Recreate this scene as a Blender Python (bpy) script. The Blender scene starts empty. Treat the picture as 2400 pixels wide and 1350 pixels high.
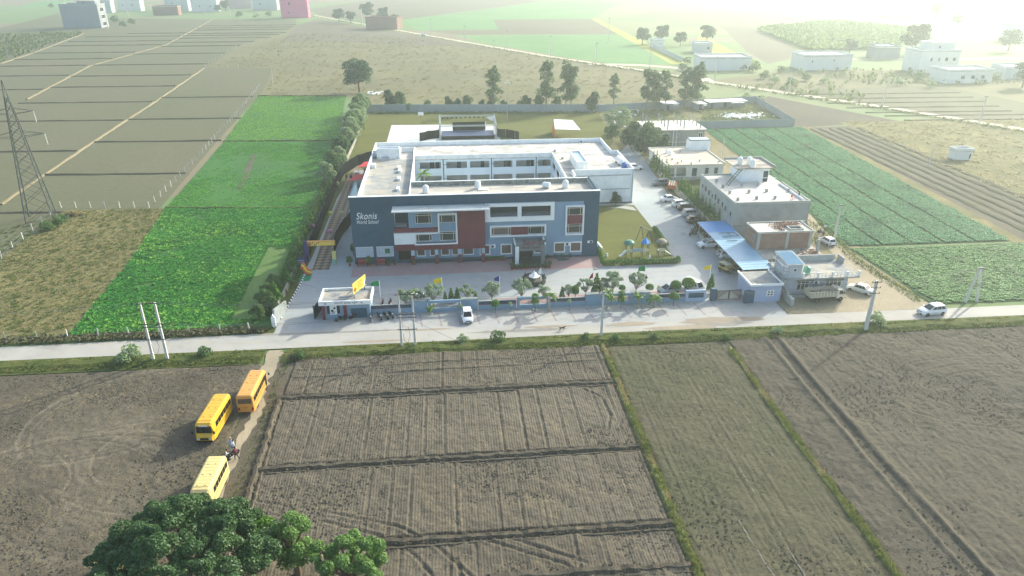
import bpy, math, random
import numpy as np
from mathutils import Vector, Matrix
R = math.radians
rnd = random.Random(7)
rng = np.random.default_rng(11)
sc = bpy.context.scene
COL = sc.collection

# ------------------------------------------------------------------ camera, sky, sun, exposure
# world axes: X runs along the school front, Y goes back from it, origin at the left foot of the front
FOC, PITCH, CAMH, YAW = 1682.0, R(24.9), 51.4, R(5.2)
SP, CP = math.sin(PITCH), math.cos(PITCH)
CA, SA = math.cos(YAW), math.sin(YAW)
CX, CY = 28.7*CA - 120.9*SA, -28.7*SA - 120.9*CA
cam = bpy.data.objects.new('camera', bpy.data.cameras.new('camera')); COL.objects.link(cam)
cam.location = (CX, CY, CAMH)
cam.rotation_euler = (R(90) - PITCH, 0, -YAW)
cam.data.sensor_width = 36; cam.data.lens = FOC/2400*36
cam.data.clip_start = 1; cam.data.clip_end = 12000
sc.camera = cam

SUN_AZ, SUN_EL = R(52), R(25)          # azimuth from +Y towards +X
world = bpy.data.worlds.new('World'); sc.world = world; world.use_nodes = True
wn = world.node_tree.nodes; wl = world.node_tree.links
sky = wn.new('ShaderNodeTexSky'); sky.sky_type = 'NISHITA'; sky.sun_disc = False
sky.sun_elevation = SUN_EL; sky.sun_rotation = SUN_AZ
sky.dust_density = 3.0; sky.air_density = 1.0; sky.ozone_density = 1.0
wn['Background'].inputs['Strength'].default_value = 0.15
wl.new(sky.outputs[0], wn['Background'].inputs['Color'])
sun = bpy.data.objects.new('sun', bpy.data.lights.new('sun', 'SUN')); COL.objects.link(sun)
sun.data.energy = 2.8; sun.data.angle = R(0.6); sun.data.color = (0.98, 0.96, 0.84)
sd = Vector((math.sin(SUN_AZ)*math.cos(SUN_EL), math.cos(SUN_AZ)*math.cos(SUN_EL), math.sin(SUN_EL)))
sun.rotation_euler = sd.to_track_quat('Z', 'Y').to_euler()
sun.location = (60, 60, 200)
vs = sc.view_settings
vs.view_transform = 'Standard'; vs.look = 'None'; vs.gamma = 1; vs.use_curve_mapping = False
vs.exposure = 1.3
sc.render.engine = 'CYCLES'
sc.cycles.max_bounces = 6; sc.cycles.diffuse_bounces = 2; sc.cycles.glossy_bounces = 2
sc.cycles.transmission_bounces = 3; sc.cycles.transparent_max_bounces = 4; sc.cycles.volume_bounces = 0

def S(px, py, z=0.0):
    """place on the site seen at that spot of the survey photograph, at height z"""
    a = (px-1200)/FOC; b = (py-675)/FOC
    d = (a, CP - b*SP, -SP - b*CP); t = (z-CAMH)/d[2]
    x, y = d[0]*t, d[1]*t
    return (CX + x*CA + y*SA, CY - x*SA + y*CA)
def HT(px, py, top):
    x, y = S(px, py); dx, dy = x-CX, y-CY
    Y = dx*SA + dy*CA; k = (675-top)/FOC
    return (k*Y*CP - Y*SP)/(CP + k*SP) + CAMH

# ------------------------------------------------------------------ materials
def lin(h):
    if not isinstance(h, str): return tuple(h)[:3]
    h = h.lstrip('#'); o = []
    for i in (0, 2, 4):
        c = int(h[i:i+2], 16)/255
        o.append(c/12.92 if c <= 0.04045 else ((c+0.055)/1.055)**2.4)
    return tuple(o)
MATS = {}
class NT:
    def __init__(s, name):
        s.m = bpy.data.materials.new(name); s.m.use_nodes = True
        s.n = s.m.node_tree.nodes; s.l = s.m.node_tree.links
        s.b = s.n['Principled BSDF']; s.b.inputs['Specular IOR Level'].default_value = 0.25
    def new(s, t, **k):
        n = s.n.new(t)
        for a, v in k.items():
            if a.startswith('i_'): n.inputs[a[2:].replace('_', ' ')].default_value = v
            else: setattr(n, a, v)
        return n
    def co(s, rot=0, scale=(1, 1, 1), kind='Object'):
        t = s.new('ShaderNodeTexCoord'); mp = s.new('ShaderNodeMapping')
        mp.inputs['Rotation'].default_value = (0, 0, rot); mp.inputs['Scale'].default_value = scale
        s.l.new(t.outputs[kind], mp.inputs['Vector']); return mp.outputs[0]
    def noise(s, v, scale, detail=4, rough=0.6, dist=0.0):
        n = s.new('ShaderNodeTexNoise', i_Scale=scale, i_Detail=detail, i_Roughness=rough, i_Distortion=dist)
        s.l.new(v, n.inputs['Vector']); return n.outputs['Fac']
    def ramp(s, f, lo, hi, a=0.0, b=1.0):
        n = s.new('ShaderNodeMapRange'); n.inputs[1].default_value = lo; n.inputs[2].default_value = hi
        n.inputs[3].default_value = a; n.inputs[4].default_value = b; s.l.new(f, n.inputs[0]); return n.outputs[0]
    def mix(s, f, a, b):
        n = s.new('ShaderNodeMix', data_type='RGBA')
        if isinstance(f, (int, float)): n.inputs['Factor'].default_value = f
        else: s.l.new(f, n.inputs['Factor'])
        for k, v in ((6, a), (7, b)):
            if isinstance(v, (tuple, str)): n.inputs[k].default_value = (*lin(v), 1)
            else: s.l.new(v, n.inputs[k])
        return n.outputs[2]
    def math(s, op, a, b=0.0):
        n = s.new('ShaderNodeMath', operation=op)
        for k, v in ((0, a), (1, b)):
            if isinstance(v, (int, float)): n.inputs[k].default_value = v
            else: s.l.new(v, n.inputs[k])
        return n.outputs[0]
    def bump(s, h, strength, dist=0.1):
        n = s.new('ShaderNodeBump', i_Strength=strength, i_Distance=dist)
        s.l.new(h, n.inputs['Height']); s.l.new(n.outputs[0], s.b.inputs['Normal'])
    def base(s, c, rough=0.9):
        if isinstance(c, (tuple, str)): s.b.inputs['Base Color'].default_value = (*lin(c), 1)
        else: s.l.new(c, s.b.inputs['Base Color'])
        s.b.inputs['Roughness'].default_value = rough
        return s.m
def paint(name, c, rough=0.55, var=0.12, sc_=0.6, metal=0.0, bump=0.0):
    """painted or plain solid with faint weathering"""
    if name in MATS: return MATS[name]
    t = NT(name); c = lin(c); v = t.co()
    n = t.noise(v, sc_, 5, 0.65)
    d = tuple(x*(1-var) for x in c); e = tuple(min(1, x*(1+var*0.6)) for x in c)
    t.base(t.mix(t.ramp(n, 0.3, 0.7), d, e), rough); t.b.inputs['Metallic'].default_value = metal
    if bump: t.bump(t.noise(v, sc_*12, 3), bump, 0.02)
    MATS[name] = t.m; return t.m
def grime(name, c, dirt, amount=0.5, scale=0.35, rough=0.85, streak=True):
    """plaster or concrete with blotches and rain streaks"""
    if name in MATS: return MATS[name]
    t = NT(name); v = t.co(); n = t.noise(v, scale, 7, 0.7, 0.6)
    f = t.ramp(n, 0.42, 0.72, 0, amount)
    if streak:
        v2 = t.co(scale=(2.2, 2.2, 0.12)); f = t.math('MAXIMUM', f, t.ramp(t.noise(v2, 1.0, 4, 0.6), 0.55, 0.8, 0, amount))
    t.base(t.mix(f, c, dirt), rough); t.bump(t.noise(v, 9, 4), 0.15, 0.03)
    MATS[name] = t.m; return t.m
def rooftop(name, c, pale, dark):
    if name in MATS: return MATS[name]
    t = NT(name); v = t.co(scale=(0.6, 1, 1)); n = t.noise(v, 0.22, 8, 0.65, 1.6); n2 = t.noise(v, 0.55, 8, 0.72, 1.0)
    a = t.mix(t.ramp(n, 0.44, 0.56), c, pale)
    a = t.mix(t.ramp(n2, 0.5, 0.66, 0, 0.85), a, dark)
    a = t.mix(t.ramp(t.noise(v, 2.6, 4, 0.7), 0.58, 0.72, 0, 0.6), a, dark)
    t.base(a, 0.9); t.bump(n2, 0.2, 0.05); MATS[name] = t.m; return t.m
def foliage(name, c1, c2, c3, tr=0.35, spread=1.2, gloss=0.12):
    if name in MATS: return MATS[name]
    t = NT(name); g = t.new('ShaderNodeNewGeometry')
    v = t.co(); n = t.noise(v, spread, 3)
    a = t.mix(g.outputs['Random Per Island'], c1, c2)
    a = t.mix(t.ramp(n, 0.5, 0.75, 0, 0.8), a, c3)
    t.base(a, 0.7 - gloss*.6); t.b.inputs['Specular IOR Level'].default_value = gloss
    tl = t.new('ShaderNodeBsdfTranslucent'); ms = t.new('ShaderNodeMixShader'); ms.inputs[0].default_value = tr
    t.l.new(a, tl.inputs[0]); t.l.new(t.b.outputs[0], ms.inputs[1]); t.l.new(tl.outputs[0], ms.inputs[2])
    t.l.new(ms.outputs[0], t.n['Material Output'].inputs['Surface'])
    MATS[name] = t.m; return t.m
def glassy(name, c, rough=0.12):
    if name in MATS: return MATS[name]
    t = NT(name); t.base(c, rough); t.b.inputs['Specular IOR Level'].default_value = 0.6; MATS[name] = t.m; return t.m
def soil(name, c1, c2, c3, straw=None, row=0.0, rowrot=0.0, rowamt=0.5, patch=0.05, clod=0.5, bump=0.6, wear=None):
    """tilled earth: broad damp and dry patches, clods, straw, drill rows"""
    t = NT(name); v = t.co(); n = t.noise(v, patch, 6, 0.6, 0.4); n2 = t.noise(v, clod*6, 5, 0.75)
    a = t.mix(t.ramp(n, 0.38, 0.64), c1, c2)
    a = t.mix(t.ramp(n2, 0.45, 0.72, 0, 0.7), a, c3)
    h = n2
    if row:
        vr = t.co(rot=rowrot); w = t.new('ShaderNodeTexWave', wave_type='BANDS', bands_direction='X', i_Scale=0.314/row, i_Distortion=2.5, i_Detail=3.0)
        w.inputs['Detail Scale'].default_value = 0.6
        t.l.new(vr, w.inputs['Vector']); h = t.math('ADD', t.math('MULTIPLY', w.outputs['Fac'], rowamt), n2)
        a = t.mix(t.math('MULTIPLY', w.outputs['Fac'], 0.25*rowamt), a, c3)
    if straw:
        vs_ = t.co(rot=rowrot, scale=(1, 0.35, 1)); s_ = t.noise(vs_, 3.0, 3, 0.8); p_ = t.noise(v, 0.16, 3)
        a = t.mix(t.math('MULTIPLY', t.ramp(s_, 0.55, 0.7), t.ramp(p_, 0.45, 0.65, 0.05, 0.75)), a, straw)
    if wear:
        at = t.new('ShaderNodeAttribute', attribute_name='wear'); a = t.mix(t.math('MULTIPLY', at.outputs['Fac'], t.ramp(n2, .3, .6, .35, 1)), a, wear)
    t.base(a, 0.95); t.b.inputs['Specular IOR Level'].default_value = 0.1; t.bump(h, bump, 0.12)
    MATS[name] = t.m; return t.m
def turf(name, c1, c2, c3, p=0.12, f=1.5, bump=0.4, stretch=(1, 1, 1)):
    if name in MATS: return MATS[name]
    t = NT(name); v = t.co(scale=stretch); n = t.noise(v, p, 6, 0.65, 0.5); n2 = t.noise(v, f, 5, 0.75)
    a = t.mix(t.ramp(n, 0.38, 0.62), c1, c2); a = t.mix(t.ramp(n2, 0.48, 0.7, 0, 0.8), a, c3)
    t.base(a, 0.95); t.b.inputs['Specular IOR Level'].default_value = 0.1; t.bump(n2, bump, 0.15)
    MATS[name] = t.m; return t.m

# ------------------------------------------------------------------ meshes
class MB:
    def __init__(s): s.v = []; s.f = []
    def add(s, v, f):
        o = len(s.v); s.v += [tuple(p) for p in v]; s.f += [tuple(i+o for i in q) for q in f]; return s
    def box(s, x0, x1, y0, y1, z0, z1):
        return s.add([(x0,y0,z0),(x1,y0,z0),(x1,y1,z0),(x0,y1,z0),(x0,y0,z1),(x1,y0,z1),(x1,y1,z1),(x0,y1,z1)],
                     [(3,2,1,0),(4,5,6,7),(0,1,5,4),(1,2,6,5),(2,3,7,6),(3,0,4,7)])
    def ob(s, c, d, rz=0):
        m = Matrix.Rotation(rz, 3, 'Z'); n = MB(); n.box(-d[0]/2, d[0]/2, -d[1]/2, d[1]/2, -d[2]/2, d[2]/2)
        return s.add([m @ Vector(p) + Vector(c) for p in n.v], n.f)
    def loft(s, rings, caps=True):
        n = len(rings[0]); v = [p for r in rings for p in r]; f = []
        for i in range(len(rings)-1):
            for j in range(n): k = (j+1) % n; f.append((i*n+j, i*n+k, (i+1)*n+k, (i+1)*n+j))
        if caps: f.append(tuple(range(n-1, -1, -1))); f.append(tuple((len(rings)-1)*n+j for j in range(n)))
        return s.add(v, f)
    def tube(s, pts, r, n=6, r2=None):
        pts = [Vector(p) for p in pts]; rings = []; N = len(pts)
        for i, p in enumerate(pts):
            d = (pts[min(i+1, N-1)] - pts[max(i-1, 0)]).normalized()
            a = d.orthogonal().normalized() if abs(d.z) < 0.9 else (Vector((1,0,0)) - d*d.x).normalized()
            b = d.cross(a); rr = r if r2 is None else r + (r2-r)*i/(N-1)
            rings.append([p + (a*math.cos(2*math.pi*k/n) + b*math.sin(2*math.pi*k/n))*rr for k in range(n)])
        return s.loft(rings)
    def bar(s, p, q, w, h=None):
        p, q = Vector(p), Vector(q); h = h or w; d = (q-p).normalized()
        a = (d.cross(Vector((0,0,1))) if abs(d.z) < 0.95 else Vector((1,0,0))).normalized(); b = a.cross(d)
        return s.loft([[e + a*w/2*i + b*h/2*j for i, j in ((-1,-1),(1,-1),(1,1),(-1,1))] for e in (p, q)])
    def lathe(s, prof, n=12, c=(0,0,0), axis='z'):
        rings = []
        for r, z in prof:
            ring = []
            for k in range(n):
                a = 2*math.pi*k/n; p = (r*math.cos(a), r*math.sin(a), z)
                if axis == 'y': p = (p[0], p[2], p[1])
                if axis == 'x': p = (p[2], p[0], p[1])
                ring.append((p[0]+c[0], p[1]+c[1], p[2]+c[2]))
            rings.append(ring)
        return s.loft(rings)
    def ball(s, c, r, n=10, m=6):
        r = r if isinstance(r, tuple) else (r, r, r)
        return s.loft([[(c[0]+r[0]*math.sin(t)*math.cos(2*math.pi*k/n), c[1]+r[1]*math.sin(t)*math.sin(2*math.pi*k/n), c[2]-r[2]*math.cos(t)) for k in range(n)]
                       for t in [math.pi*(0.04+0.92*i/(m-1)) for i in range(m)]])
    def prism(s, poly, z0, z1):
        n = len(poly); v = [(x, y, z0) for x, y in poly] + [(x, y, z1) for x, y in poly]
        return s.add(v, [tuple(range(n-1,-1,-1)), tuple(range(n, 2*n))] + [(i, (i+1)%n, n+(i+1)%n, n+i) for i in range(n)])
    def quad(s, *p): return s.add(p, [tuple(range(len(p)))])
    def build(s, name, mat, parent=None, smooth=False, loc=None, rz=0):
        me = bpy.data.meshes.new(name); me.from_pydata(s.v, [], s.f); me.update()
        if smooth: me.polygons.foreach_set('use_smooth', [True]*len(me.polygons))
        return link(name, me, mat, parent, loc, rz)
def link(name, me, mat, parent=None, loc=None, rz=0):
    if mat is not None and not me.materials: me.materials.append(mat)
    o = bpy.data.objects.new(name, me); COL.objects.link(o)
    if parent is not None: o.parent = parent
    if loc is not None: o.location = loc
    if rz: o.rotation_euler = (0, 0, rz)
    return o
def npmesh(name, V, F, mat, parent=None, loc=None):
    V = np.ascontiguousarray(V, dtype=np.float32); F = np.ascontiguousarray(F, dtype=np.int32); k = F.shape[1]
    me = bpy.data.meshes.new(name); me.vertices.add(len(V)); me.vertices.foreach_set('co', V.ravel())
    me.loops.add(F.size); me.loops.foreach_set('vertex_index', F.ravel())
    me.polygons.add(len(F)); me.polygons.foreach_set('loop_start', np.arange(0, F.size, k, dtype=np.int32))
    me.update(calc_edges=True); return link(name, me, mat, parent, loc)
def tag(o, label, cat, group=None):
    o['label'] = label; o['category'] = cat
    if group: o['group'] = group
    return o
def struct(o, kind='structure'): o['kind'] = kind; return o
def thing(name, label, cat, loc=(0,0,0), rz=0, group=None):
    o = bpy.data.objects.new(name, None); COL.objects.link(o); o.empty_display_size = 0.3
    o.location = loc; o.rotation_euler = (0, 0, rz); return tag(o, label, cat, group)
def dup(root, loc, rz=0, label=None, group=None, scale=None):
    r = root.copy(); COL.objects.link(r); r.location = loc; r.rotation_euler = (0, 0, rz)
    if scale is not None: r.scale = scale if isinstance(scale, tuple) else (scale,)*3
    if label: r['label'] = label
    if group: r['group'] = group
    for ch in list(root.children):
        c = ch.copy(); COL.objects.link(c); c.parent = r
        for g in list(ch.children):
            d = g.copy(); COL.objects.link(d); d.parent = c
    return r
PROTO = {}
def place(key, maker, loc, rz=0, label='', group=None, scale=None):
    """first use builds the thing, later uses copy it with its parts"""
    if key not in PROTO:
        o = PROTO[key] = maker(); o.location = loc; o.rotation_euler = (0, 0, rz); o['label'] = label
        if group: o['group'] = group
        if scale is not None: o.scale = scale if isinstance(scale, tuple) else (scale,)*3
        return o
    return dup(PROTO[key], loc, rz, label, group, scale)
ORD = ['first','second','third','fourth','fifth','sixth','seventh','eighth','ninth','tenth','eleventh','twelfth','thirteenth','fourteenth','fifteenth','sixteenth','seventeenth','eighteenth','nineteenth','twentieth']
ORD += ['twenty-'+o for o in ORD[:9]] + ['thirtieth'] + ['thirty-'+o for o in ORD[:9]] + ['fortieth']

def lattice_noise(X, Y, cell, seed):
    g = np.random.default_rng(seed).random((257, 257)); x = X/cell; y = Y/cell
    xi = np.floor(x).astype(int); yi = np.floor(y).astype(int); fx = x-xi; fy = y-yi
    fx = fx*fx*(3-2*fx); fy = fy*fy*(3-2*fy); a = lambda i, j: g[(xi+i) % 257, (yi+j) % 257]
    return (a(0,0)*(1-fx)+a(1,0)*fx)*(1-fy) + (a(0,1)*(1-fx)+a(1,1)*fx)*fy
def inpoly(P, poly):
    x, y = P[:, 0], P[:, 1]; c = np.zeros(len(P), bool); n = len(poly)
    for i in range(n):
        (x1, y1), (x2, y2) = poly[i], poly[(i+1) % n]
        k = (y1 > y) != (y2 > y); c ^= k & (x < (x2-x1)*(y-y1)/((y2-y1) or 1e-9) + x1)
    return c
def sample(poly, density, n=None):
    a = np.array(poly); lo, hi = a.min(0), a.max(0); N = n or int((hi-lo).prod()*density)
    P = lo + rng.random((N, 2))*(hi-lo); return P[inpoly(P, poly)]
def scatter(name, P, tv, tf, size, mat, z=0.0, flat=1.0, parent=None, rot=None, kind='stuff'):
    """many small real tufts as one mesh of stuff"""
    N = len(P); tv = np.array(tv, float); tf = np.array(tf, int); n = len(tv)
    a = rng.random(N)*2*np.pi if rot is None else rot + rng.normal(0, 0.3, N)
    s = size[0] + rng.random(N)*(size[1]-size[0]); c, q = np.cos(a)*s, np.sin(a)*s
    V = np.empty((N, n, 3)); V[:, :, 0] = P[:, :1] + tv[:, 0]*c[:, None] - tv[:, 1]*q[:, None]
    V[:, :, 1] = P[:, 1:2] + tv[:, 0]*q[:, None] + tv[:, 1]*c[:, None]; V[:, :, 2] = z + tv[:, 2]*s[:, None]*flat
    F = (tf[None] + (np.arange(N)*n)[:, None, None]).reshape(-1, tf.shape[1])
    o = npmesh(name, V.reshape(-1, 3), F, mat, parent)
    if kind: o['kind'] = kind
    return o
def leafy_clump(k=6, seed=1, up=0.5):
    """k bent leaves growing from one root"""
    q = np.random.default_rng(seed); v, f = [], []
    for i in range(k):
        a = 2*math.pi*i/k + q.uniform(-.4, .4); l = q.uniform(.6, 1); h = up*q.uniform(.5, 1.2); w = 0.28*l
        d = np.array((math.cos(a), math.sin(a))); p = np.array((-d[1], d[0]))*w; b = q.uniform(.05, .3)
        o = len(v); m = d*l*0.6
        v += [(d[0]*.08, d[1]*.08, b*.5), (*(m-p), h), (*(m+p), h*1.05), (d[0]*l, d[1]*l, h*q.uniform(.5, .9))]
        f += [(o, o+1, o+3, o+2)]
    return v, f
def grass_tuft(k=5, seed=2, lean=0.5):
    q = np.random.default_rng(seed); v, f = [], []
    for i in range(k):
        a = q.uniform(0, 6.28); r = q.uniform(0, .25); x, y = r*math.cos(a), r*math.sin(a); w = q.uniform(.05, .1)
        b = q.uniform(0, 6.28); h = q.uniform(.6, 1); o = len(v)
        v += [(x-w*math.sin(b), y+w*math.cos(b), 0), (x+w*math.sin(b), y-w*math.cos(b), 0), (x+lean*h*math.cos(b), y+lean*h*math.sin(b), h)]
        f += [(o, o+1, o+2)]
    return v, f
ZL = [0.0]
def sheet(name, poly, mat, z=None, kind='structure'):
    """flat ground sheet, each one a little above the last"""
    if z is None: ZL[0] += 0.004 if ZL[0] >= 0 else 0.002; z = ZL[0]
    me = bpy.data.meshes.new(name); me.from_pydata([(x, y, z) for x, y in poly], [], [tuple(range(len(poly)))]); me.update()
    return struct(link(name, me, mat), kind)
def rect(x0, x1, y0, y1): return [(x0, y0), (x1, y0), (x1, y1), (x0, y1)]
def ridge(name, pts, w, h, mat, z=0.0, jit=0.25, step=1.0, seed=0):
    """uneven earth bank along a line"""
    q = random.Random(seed); P = [Vector((*p, 0)) for p in pts]; rings = []
    for a, b in zip(P, P[1:]):
        n = max(1, int((b-a).length/step)); d = (b-a).normalized(); s = Vector((-d.y, d.x, 0))
        for i in range(n + (b is P[-1])):
            c = a + (b-a)*i/n + s*q.uniform(-.12, .12)*w; k = 1+q.uniform(-jit, jit); l = 1+q.uniform(-jit, jit)
            rings.append([c - s*w/2*l + Vector((0,0,z-.05)), c - s*w*.22 + Vector((0,0,z+h*k*.85)), c + s*w*.15*l + Vector((0,0,z+h*k)), c + s*w/2*k + Vector((0,0,z-.05))])
    return struct(MB().loft(rings).build(name, mat))
def relief(name, x0, x1, y0, y1, step, fn, mat, z=0.0, wear=None):
    """ground modelled as a relief"""
    nx = int((x1-x0)/step)+1; ny = int((y1-y0)/step)+1
    X, Y = np.meshgrid(np.linspace(x0, x1, nx), np.linspace(y0, y1, ny)); Z = fn(X, Y) + z
    e = np.minimum(np.minimum(X-x0, x1-X), np.minimum(Y-y0, y1-Y)); Z = np.where(e < 1e-6, -0.02, Z)
    i = np.arange(nx*ny).reshape(ny, nx)
    F = np.stack([i[:-1,:-1], i[:-1,1:], i[1:,1:], i[1:,:-1]], -1).reshape(-1, 4)
    o = struct(npmesh(name, np.stack([X, Y, Z], -1).reshape(-1, 3), F, mat))
    if wear is not None: o.data.attributes.new('wear', 'FLOAT', 'POINT').data.foreach_set('value', np.ascontiguousarray(wear(X, Y), dtype=np.float32).ravel())
    return o
def linedist(X, Y, pts):
    d = np.full(X.shape, 1e9)
    for (ax, ay), (bx, by) in zip(pts, pts[1:]):
        l2 = (bx-ax)**2 + (by-ay)**2; t = np.clip(((X-ax)*(bx-ax) + (Y-ay)*(by-ay))/l2, 0, 1)
        d = np.minimum(d, np.hypot(X-ax-t*(bx-ax), Y-ay-t*(by-ay)))
    return d
def groove(X, Y, pts, w, depth):
    """wheel track or furrow along a polyline: a dip with raised lips"""
    d = np.full(X.shape, 1e9)
    for (ax, ay), (bx, by) in zip(pts, pts[1:]):
        l2 = (bx-ax)**2 + (by-ay)**2; t = np.clip(((X-ax)*(bx-ax) + (Y-ay)*(by-ay))/l2, 0, 1)
        d = np.minimum(d, np.hypot(X-ax-t*(bx-ax), Y-ay-t*(by-ay)))
    u = d/w; return depth*(-np.exp(-(u*1.6)**2) + 0.55*np.exp(-((u-1.35)*2.2)**2))

# ------------------------------------------------------------------ SETTING: ground, roads, fields
M_ = {}
soil_brown = soil('soil_brown', '#605a4d', '#6c6658', '#443f36', straw='#8f815e', row=0.3, rowamt=0.16, bump=1.0)
soil_stubble = soil('soil_stubble', '#676152', '#585246', '#433e35', straw='#9a8963', patch=0.07, bump=1.0, wear='#867e6c')
soil_green = soil('soil_green', '#5e5a49', '#545641', '#3f3c31', straw='#787052', row=0.9, rowamt=0.22, patch=0.06, bump=1.0)
soil_grey = soil('soil_grey', '#555147', '#5f5a4c', '#3e3b33', row=1.1, rowamt=0.15, patch=0.05, bump=1.0)
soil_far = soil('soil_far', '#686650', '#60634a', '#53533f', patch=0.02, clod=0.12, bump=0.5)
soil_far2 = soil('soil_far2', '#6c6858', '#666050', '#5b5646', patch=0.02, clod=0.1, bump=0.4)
bank = soil('bank_earth', '#565044', '#666052', '#403b32', straw='#8c8262', patch=0.3, bump=0.9)
dirt_path = soil('dirt_path', '#a39880', '#968b74', '#857a66', patch=0.15, clod=0.4, bump=0.3)
dry_turf = turf('dry_turf', '#7e7850', '#646440', '#545236', 0.09, 1.3)
dry_turf2 = turf('dry_turf_far', '#757152', '#66654b', '#6b6a4c', 0.035, 0.3, stretch=(0.5, 1, 1))
lawn_m = turf('lawn', '#5f6330', '#53592a', '#706a3c', 0.09, 2.0, 0.25, stretch=(0.5, 1, 1))
verge_m = turf('verge', '#46552a', '#5f6234', '#343e1f', 0.15, 1.4)
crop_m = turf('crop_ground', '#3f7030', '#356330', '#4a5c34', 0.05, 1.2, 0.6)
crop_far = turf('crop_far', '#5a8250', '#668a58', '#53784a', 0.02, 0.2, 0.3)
crop_bare = turf('crop_bare', '#5f7a42', '#55713a', '#75845a', 0.1, 1.6, 0.4)
potato_m = turf('potato_ground', '#3c5a34', '#334f2e', '#2c4428', 0.06, 1.1, 0.6)
mustard_m = turf('mustard', '#9a9a50', '#869048', '#a8a058', 0.04, 0.3, 0.3)

def concrete(name, c1, c2, c3, slab=None, patch=0.06):
    t = NT(name); v = t.co(); n = t.noise(v, patch, 7, 0.65, 0.8); n2 = t.noise(v, 0.7, 6, 0.75, 0.5)
    a = t.mix(t.ramp(n, 0.4, 0.62), c1, c2); a = t.mix(t.ramp(n2, 0.5, 0.7, 0, 0.75), a, c3)
    vs_ = t.co(scale=(0.04, 1.0, 1)); a = t.mix(t.ramp(t.noise(vs_, 1.0, 6, 0.75), 0.5, 0.68, 0, 0.6), a, c3)
    a = t.mix(t.ramp(t.noise(t.co(scale=(0.5, 1, 1)), 0.35, 8, 0.75, 1.2), 0.55, 0.66, 0, 0.4), a, '#7f7b72')
    t.base(a, 0.85); t.bump(n2, 0.15, 0.03); return t.m
road_m = concrete('road_surface', '#a5a49c', '#96958e', '#a99f8c')
fore_m = concrete('forecourt', '#9ca09e', '#a8a49b', '#908e86', patch=0.09)
pave_m = concrete('paving_grey', '#99a1a1', '#a3a4a0', '#8f9494', patch=0.05)
def blocks(name, c1, c2, c3, w, h):
    t = NT(name); v = t.co(); br = t.new('ShaderNodeTexBrick', i_Scale=1.0)
    br.inputs['Brick Width'].default_value = w; br.inputs['Row Height'].default_value = h; br.inputs['Mortar Size'].default_value = 0.012
    for k, c in (('Color1', c1), ('Color2', c2), ('Mortar', c3)): br.inputs[k].default_value = (*lin(c), 1)
    t.l.new(v, br.inputs['Vector']); a = t.mix(t.ramp(t.noise(v, 0.25, 6, 0.7), 0.45, 0.7, 0, 0.6), br.outputs['Color'], '#a59c96')
    t.base(a, 0.85); return t.m
pink_m = blocks('paving_pink', '#a68582', '#b08d88', '#8f7d78', 0.22, 0.11)
def harlequin(name):
    t = NT(name); v = t.co(rot=R(45), scale=(1.05, 1.05, 1)); c = t.new('ShaderNodeTexChecker', i_Scale=1.0)
    c.inputs['Color1'].default_value = (*lin('#8f7a5e'), 1); c.inputs['Color2'].default_value = (*lin('#3f3a35'), 1)
    t.l.new(v, c.inputs['Vector']); m = t.co(); b = t.noise(m, 3, 3)
    t.base(t.mix(t.ramp(b, 0.4, 0.7, 0, 0.35), c.outputs['Color'], '#a89a84'), 0.8); return t.m
tile_m = harlequin('paving_tiles')

def farmland():
    t = NT('farmland'); v = t.co(rot=0.35, scale=(0.006, 0.011, 1)); vo = t.new('ShaderNodeTexVoronoi', i_Scale=1.0, distance='CHEBYCHEV')
    t.l.new(v, vo.inputs['Vector']); sp = t.new('ShaderNodeSeparateColor'); t.l.new(vo.outputs['Color'], sp.inputs[0])
    a = t.mix(t.ramp(sp.outputs[0], 0.35, 0.4), '#6f7650', '#5f7848'); a = t.mix(t.ramp(sp.outputs[1], 0.6, 0.63), a, '#766c58')
    w = t.co(); a = t.mix(t.ramp(t.noise(w, 0.03, 6, 0.7), 0.45, 0.7, 0, 0.5), a, '#7d7a55')
    t.base(a, 0.95); return t.m
far_land = farmland()
ground = sheet('ground', rect(-4500, 4500, -2500, 7000), far_land, z=-0.09); ZL[0] = -0.085
def pxs(*p): return [S(*q) for q in p]

# farmland beyond the compound, far to near
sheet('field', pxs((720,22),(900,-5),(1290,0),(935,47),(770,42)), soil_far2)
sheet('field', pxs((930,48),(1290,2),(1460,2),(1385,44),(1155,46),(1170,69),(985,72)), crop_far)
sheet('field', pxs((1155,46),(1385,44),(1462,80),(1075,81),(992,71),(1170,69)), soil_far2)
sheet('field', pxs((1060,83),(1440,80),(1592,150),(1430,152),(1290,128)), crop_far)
sheet('field', pxs((1385,44),(1402,44),(1615,148),(1572,150)), mustard_m)
sheet('field', pxs((1640,80),(1790,155),(1745,155),(1625,118)), mustard_m)
sheet('field', pxs((1690,62),(1790,60),(1885,130),(1800,150),(1750,120)), soil_far2)
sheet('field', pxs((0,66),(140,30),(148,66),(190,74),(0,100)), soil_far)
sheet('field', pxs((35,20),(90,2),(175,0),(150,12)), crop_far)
sheet('field', pxs((-400,150),(0,82),(190,74),(198,80),(76,125),(0,152),(-400,330)), turf('scrub', '#5f7a45', '#7d7a4a', '#4a5f35', 0.05, 0.5))
# chequered fallow fields behind the pylon
sheet('field', [(-320, 40), (-47, 37), (-52, 100), (-57, 178), (-62, 240), (-75, 330), (-95, 470), (-110, 560), (-330, 600)], soil_far)
sheet('field', pxs((610,225),(640,160),(485,158),(555,110),(700,58),(960,82),(1590,172),(1605,243),(862,243),(812,226)), dry_turf2)
sheet('field', pxs((700,58),(745,44),(1000,88),(1150,112),(900,102),(720,96),(660,96)), soil_far2)
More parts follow.
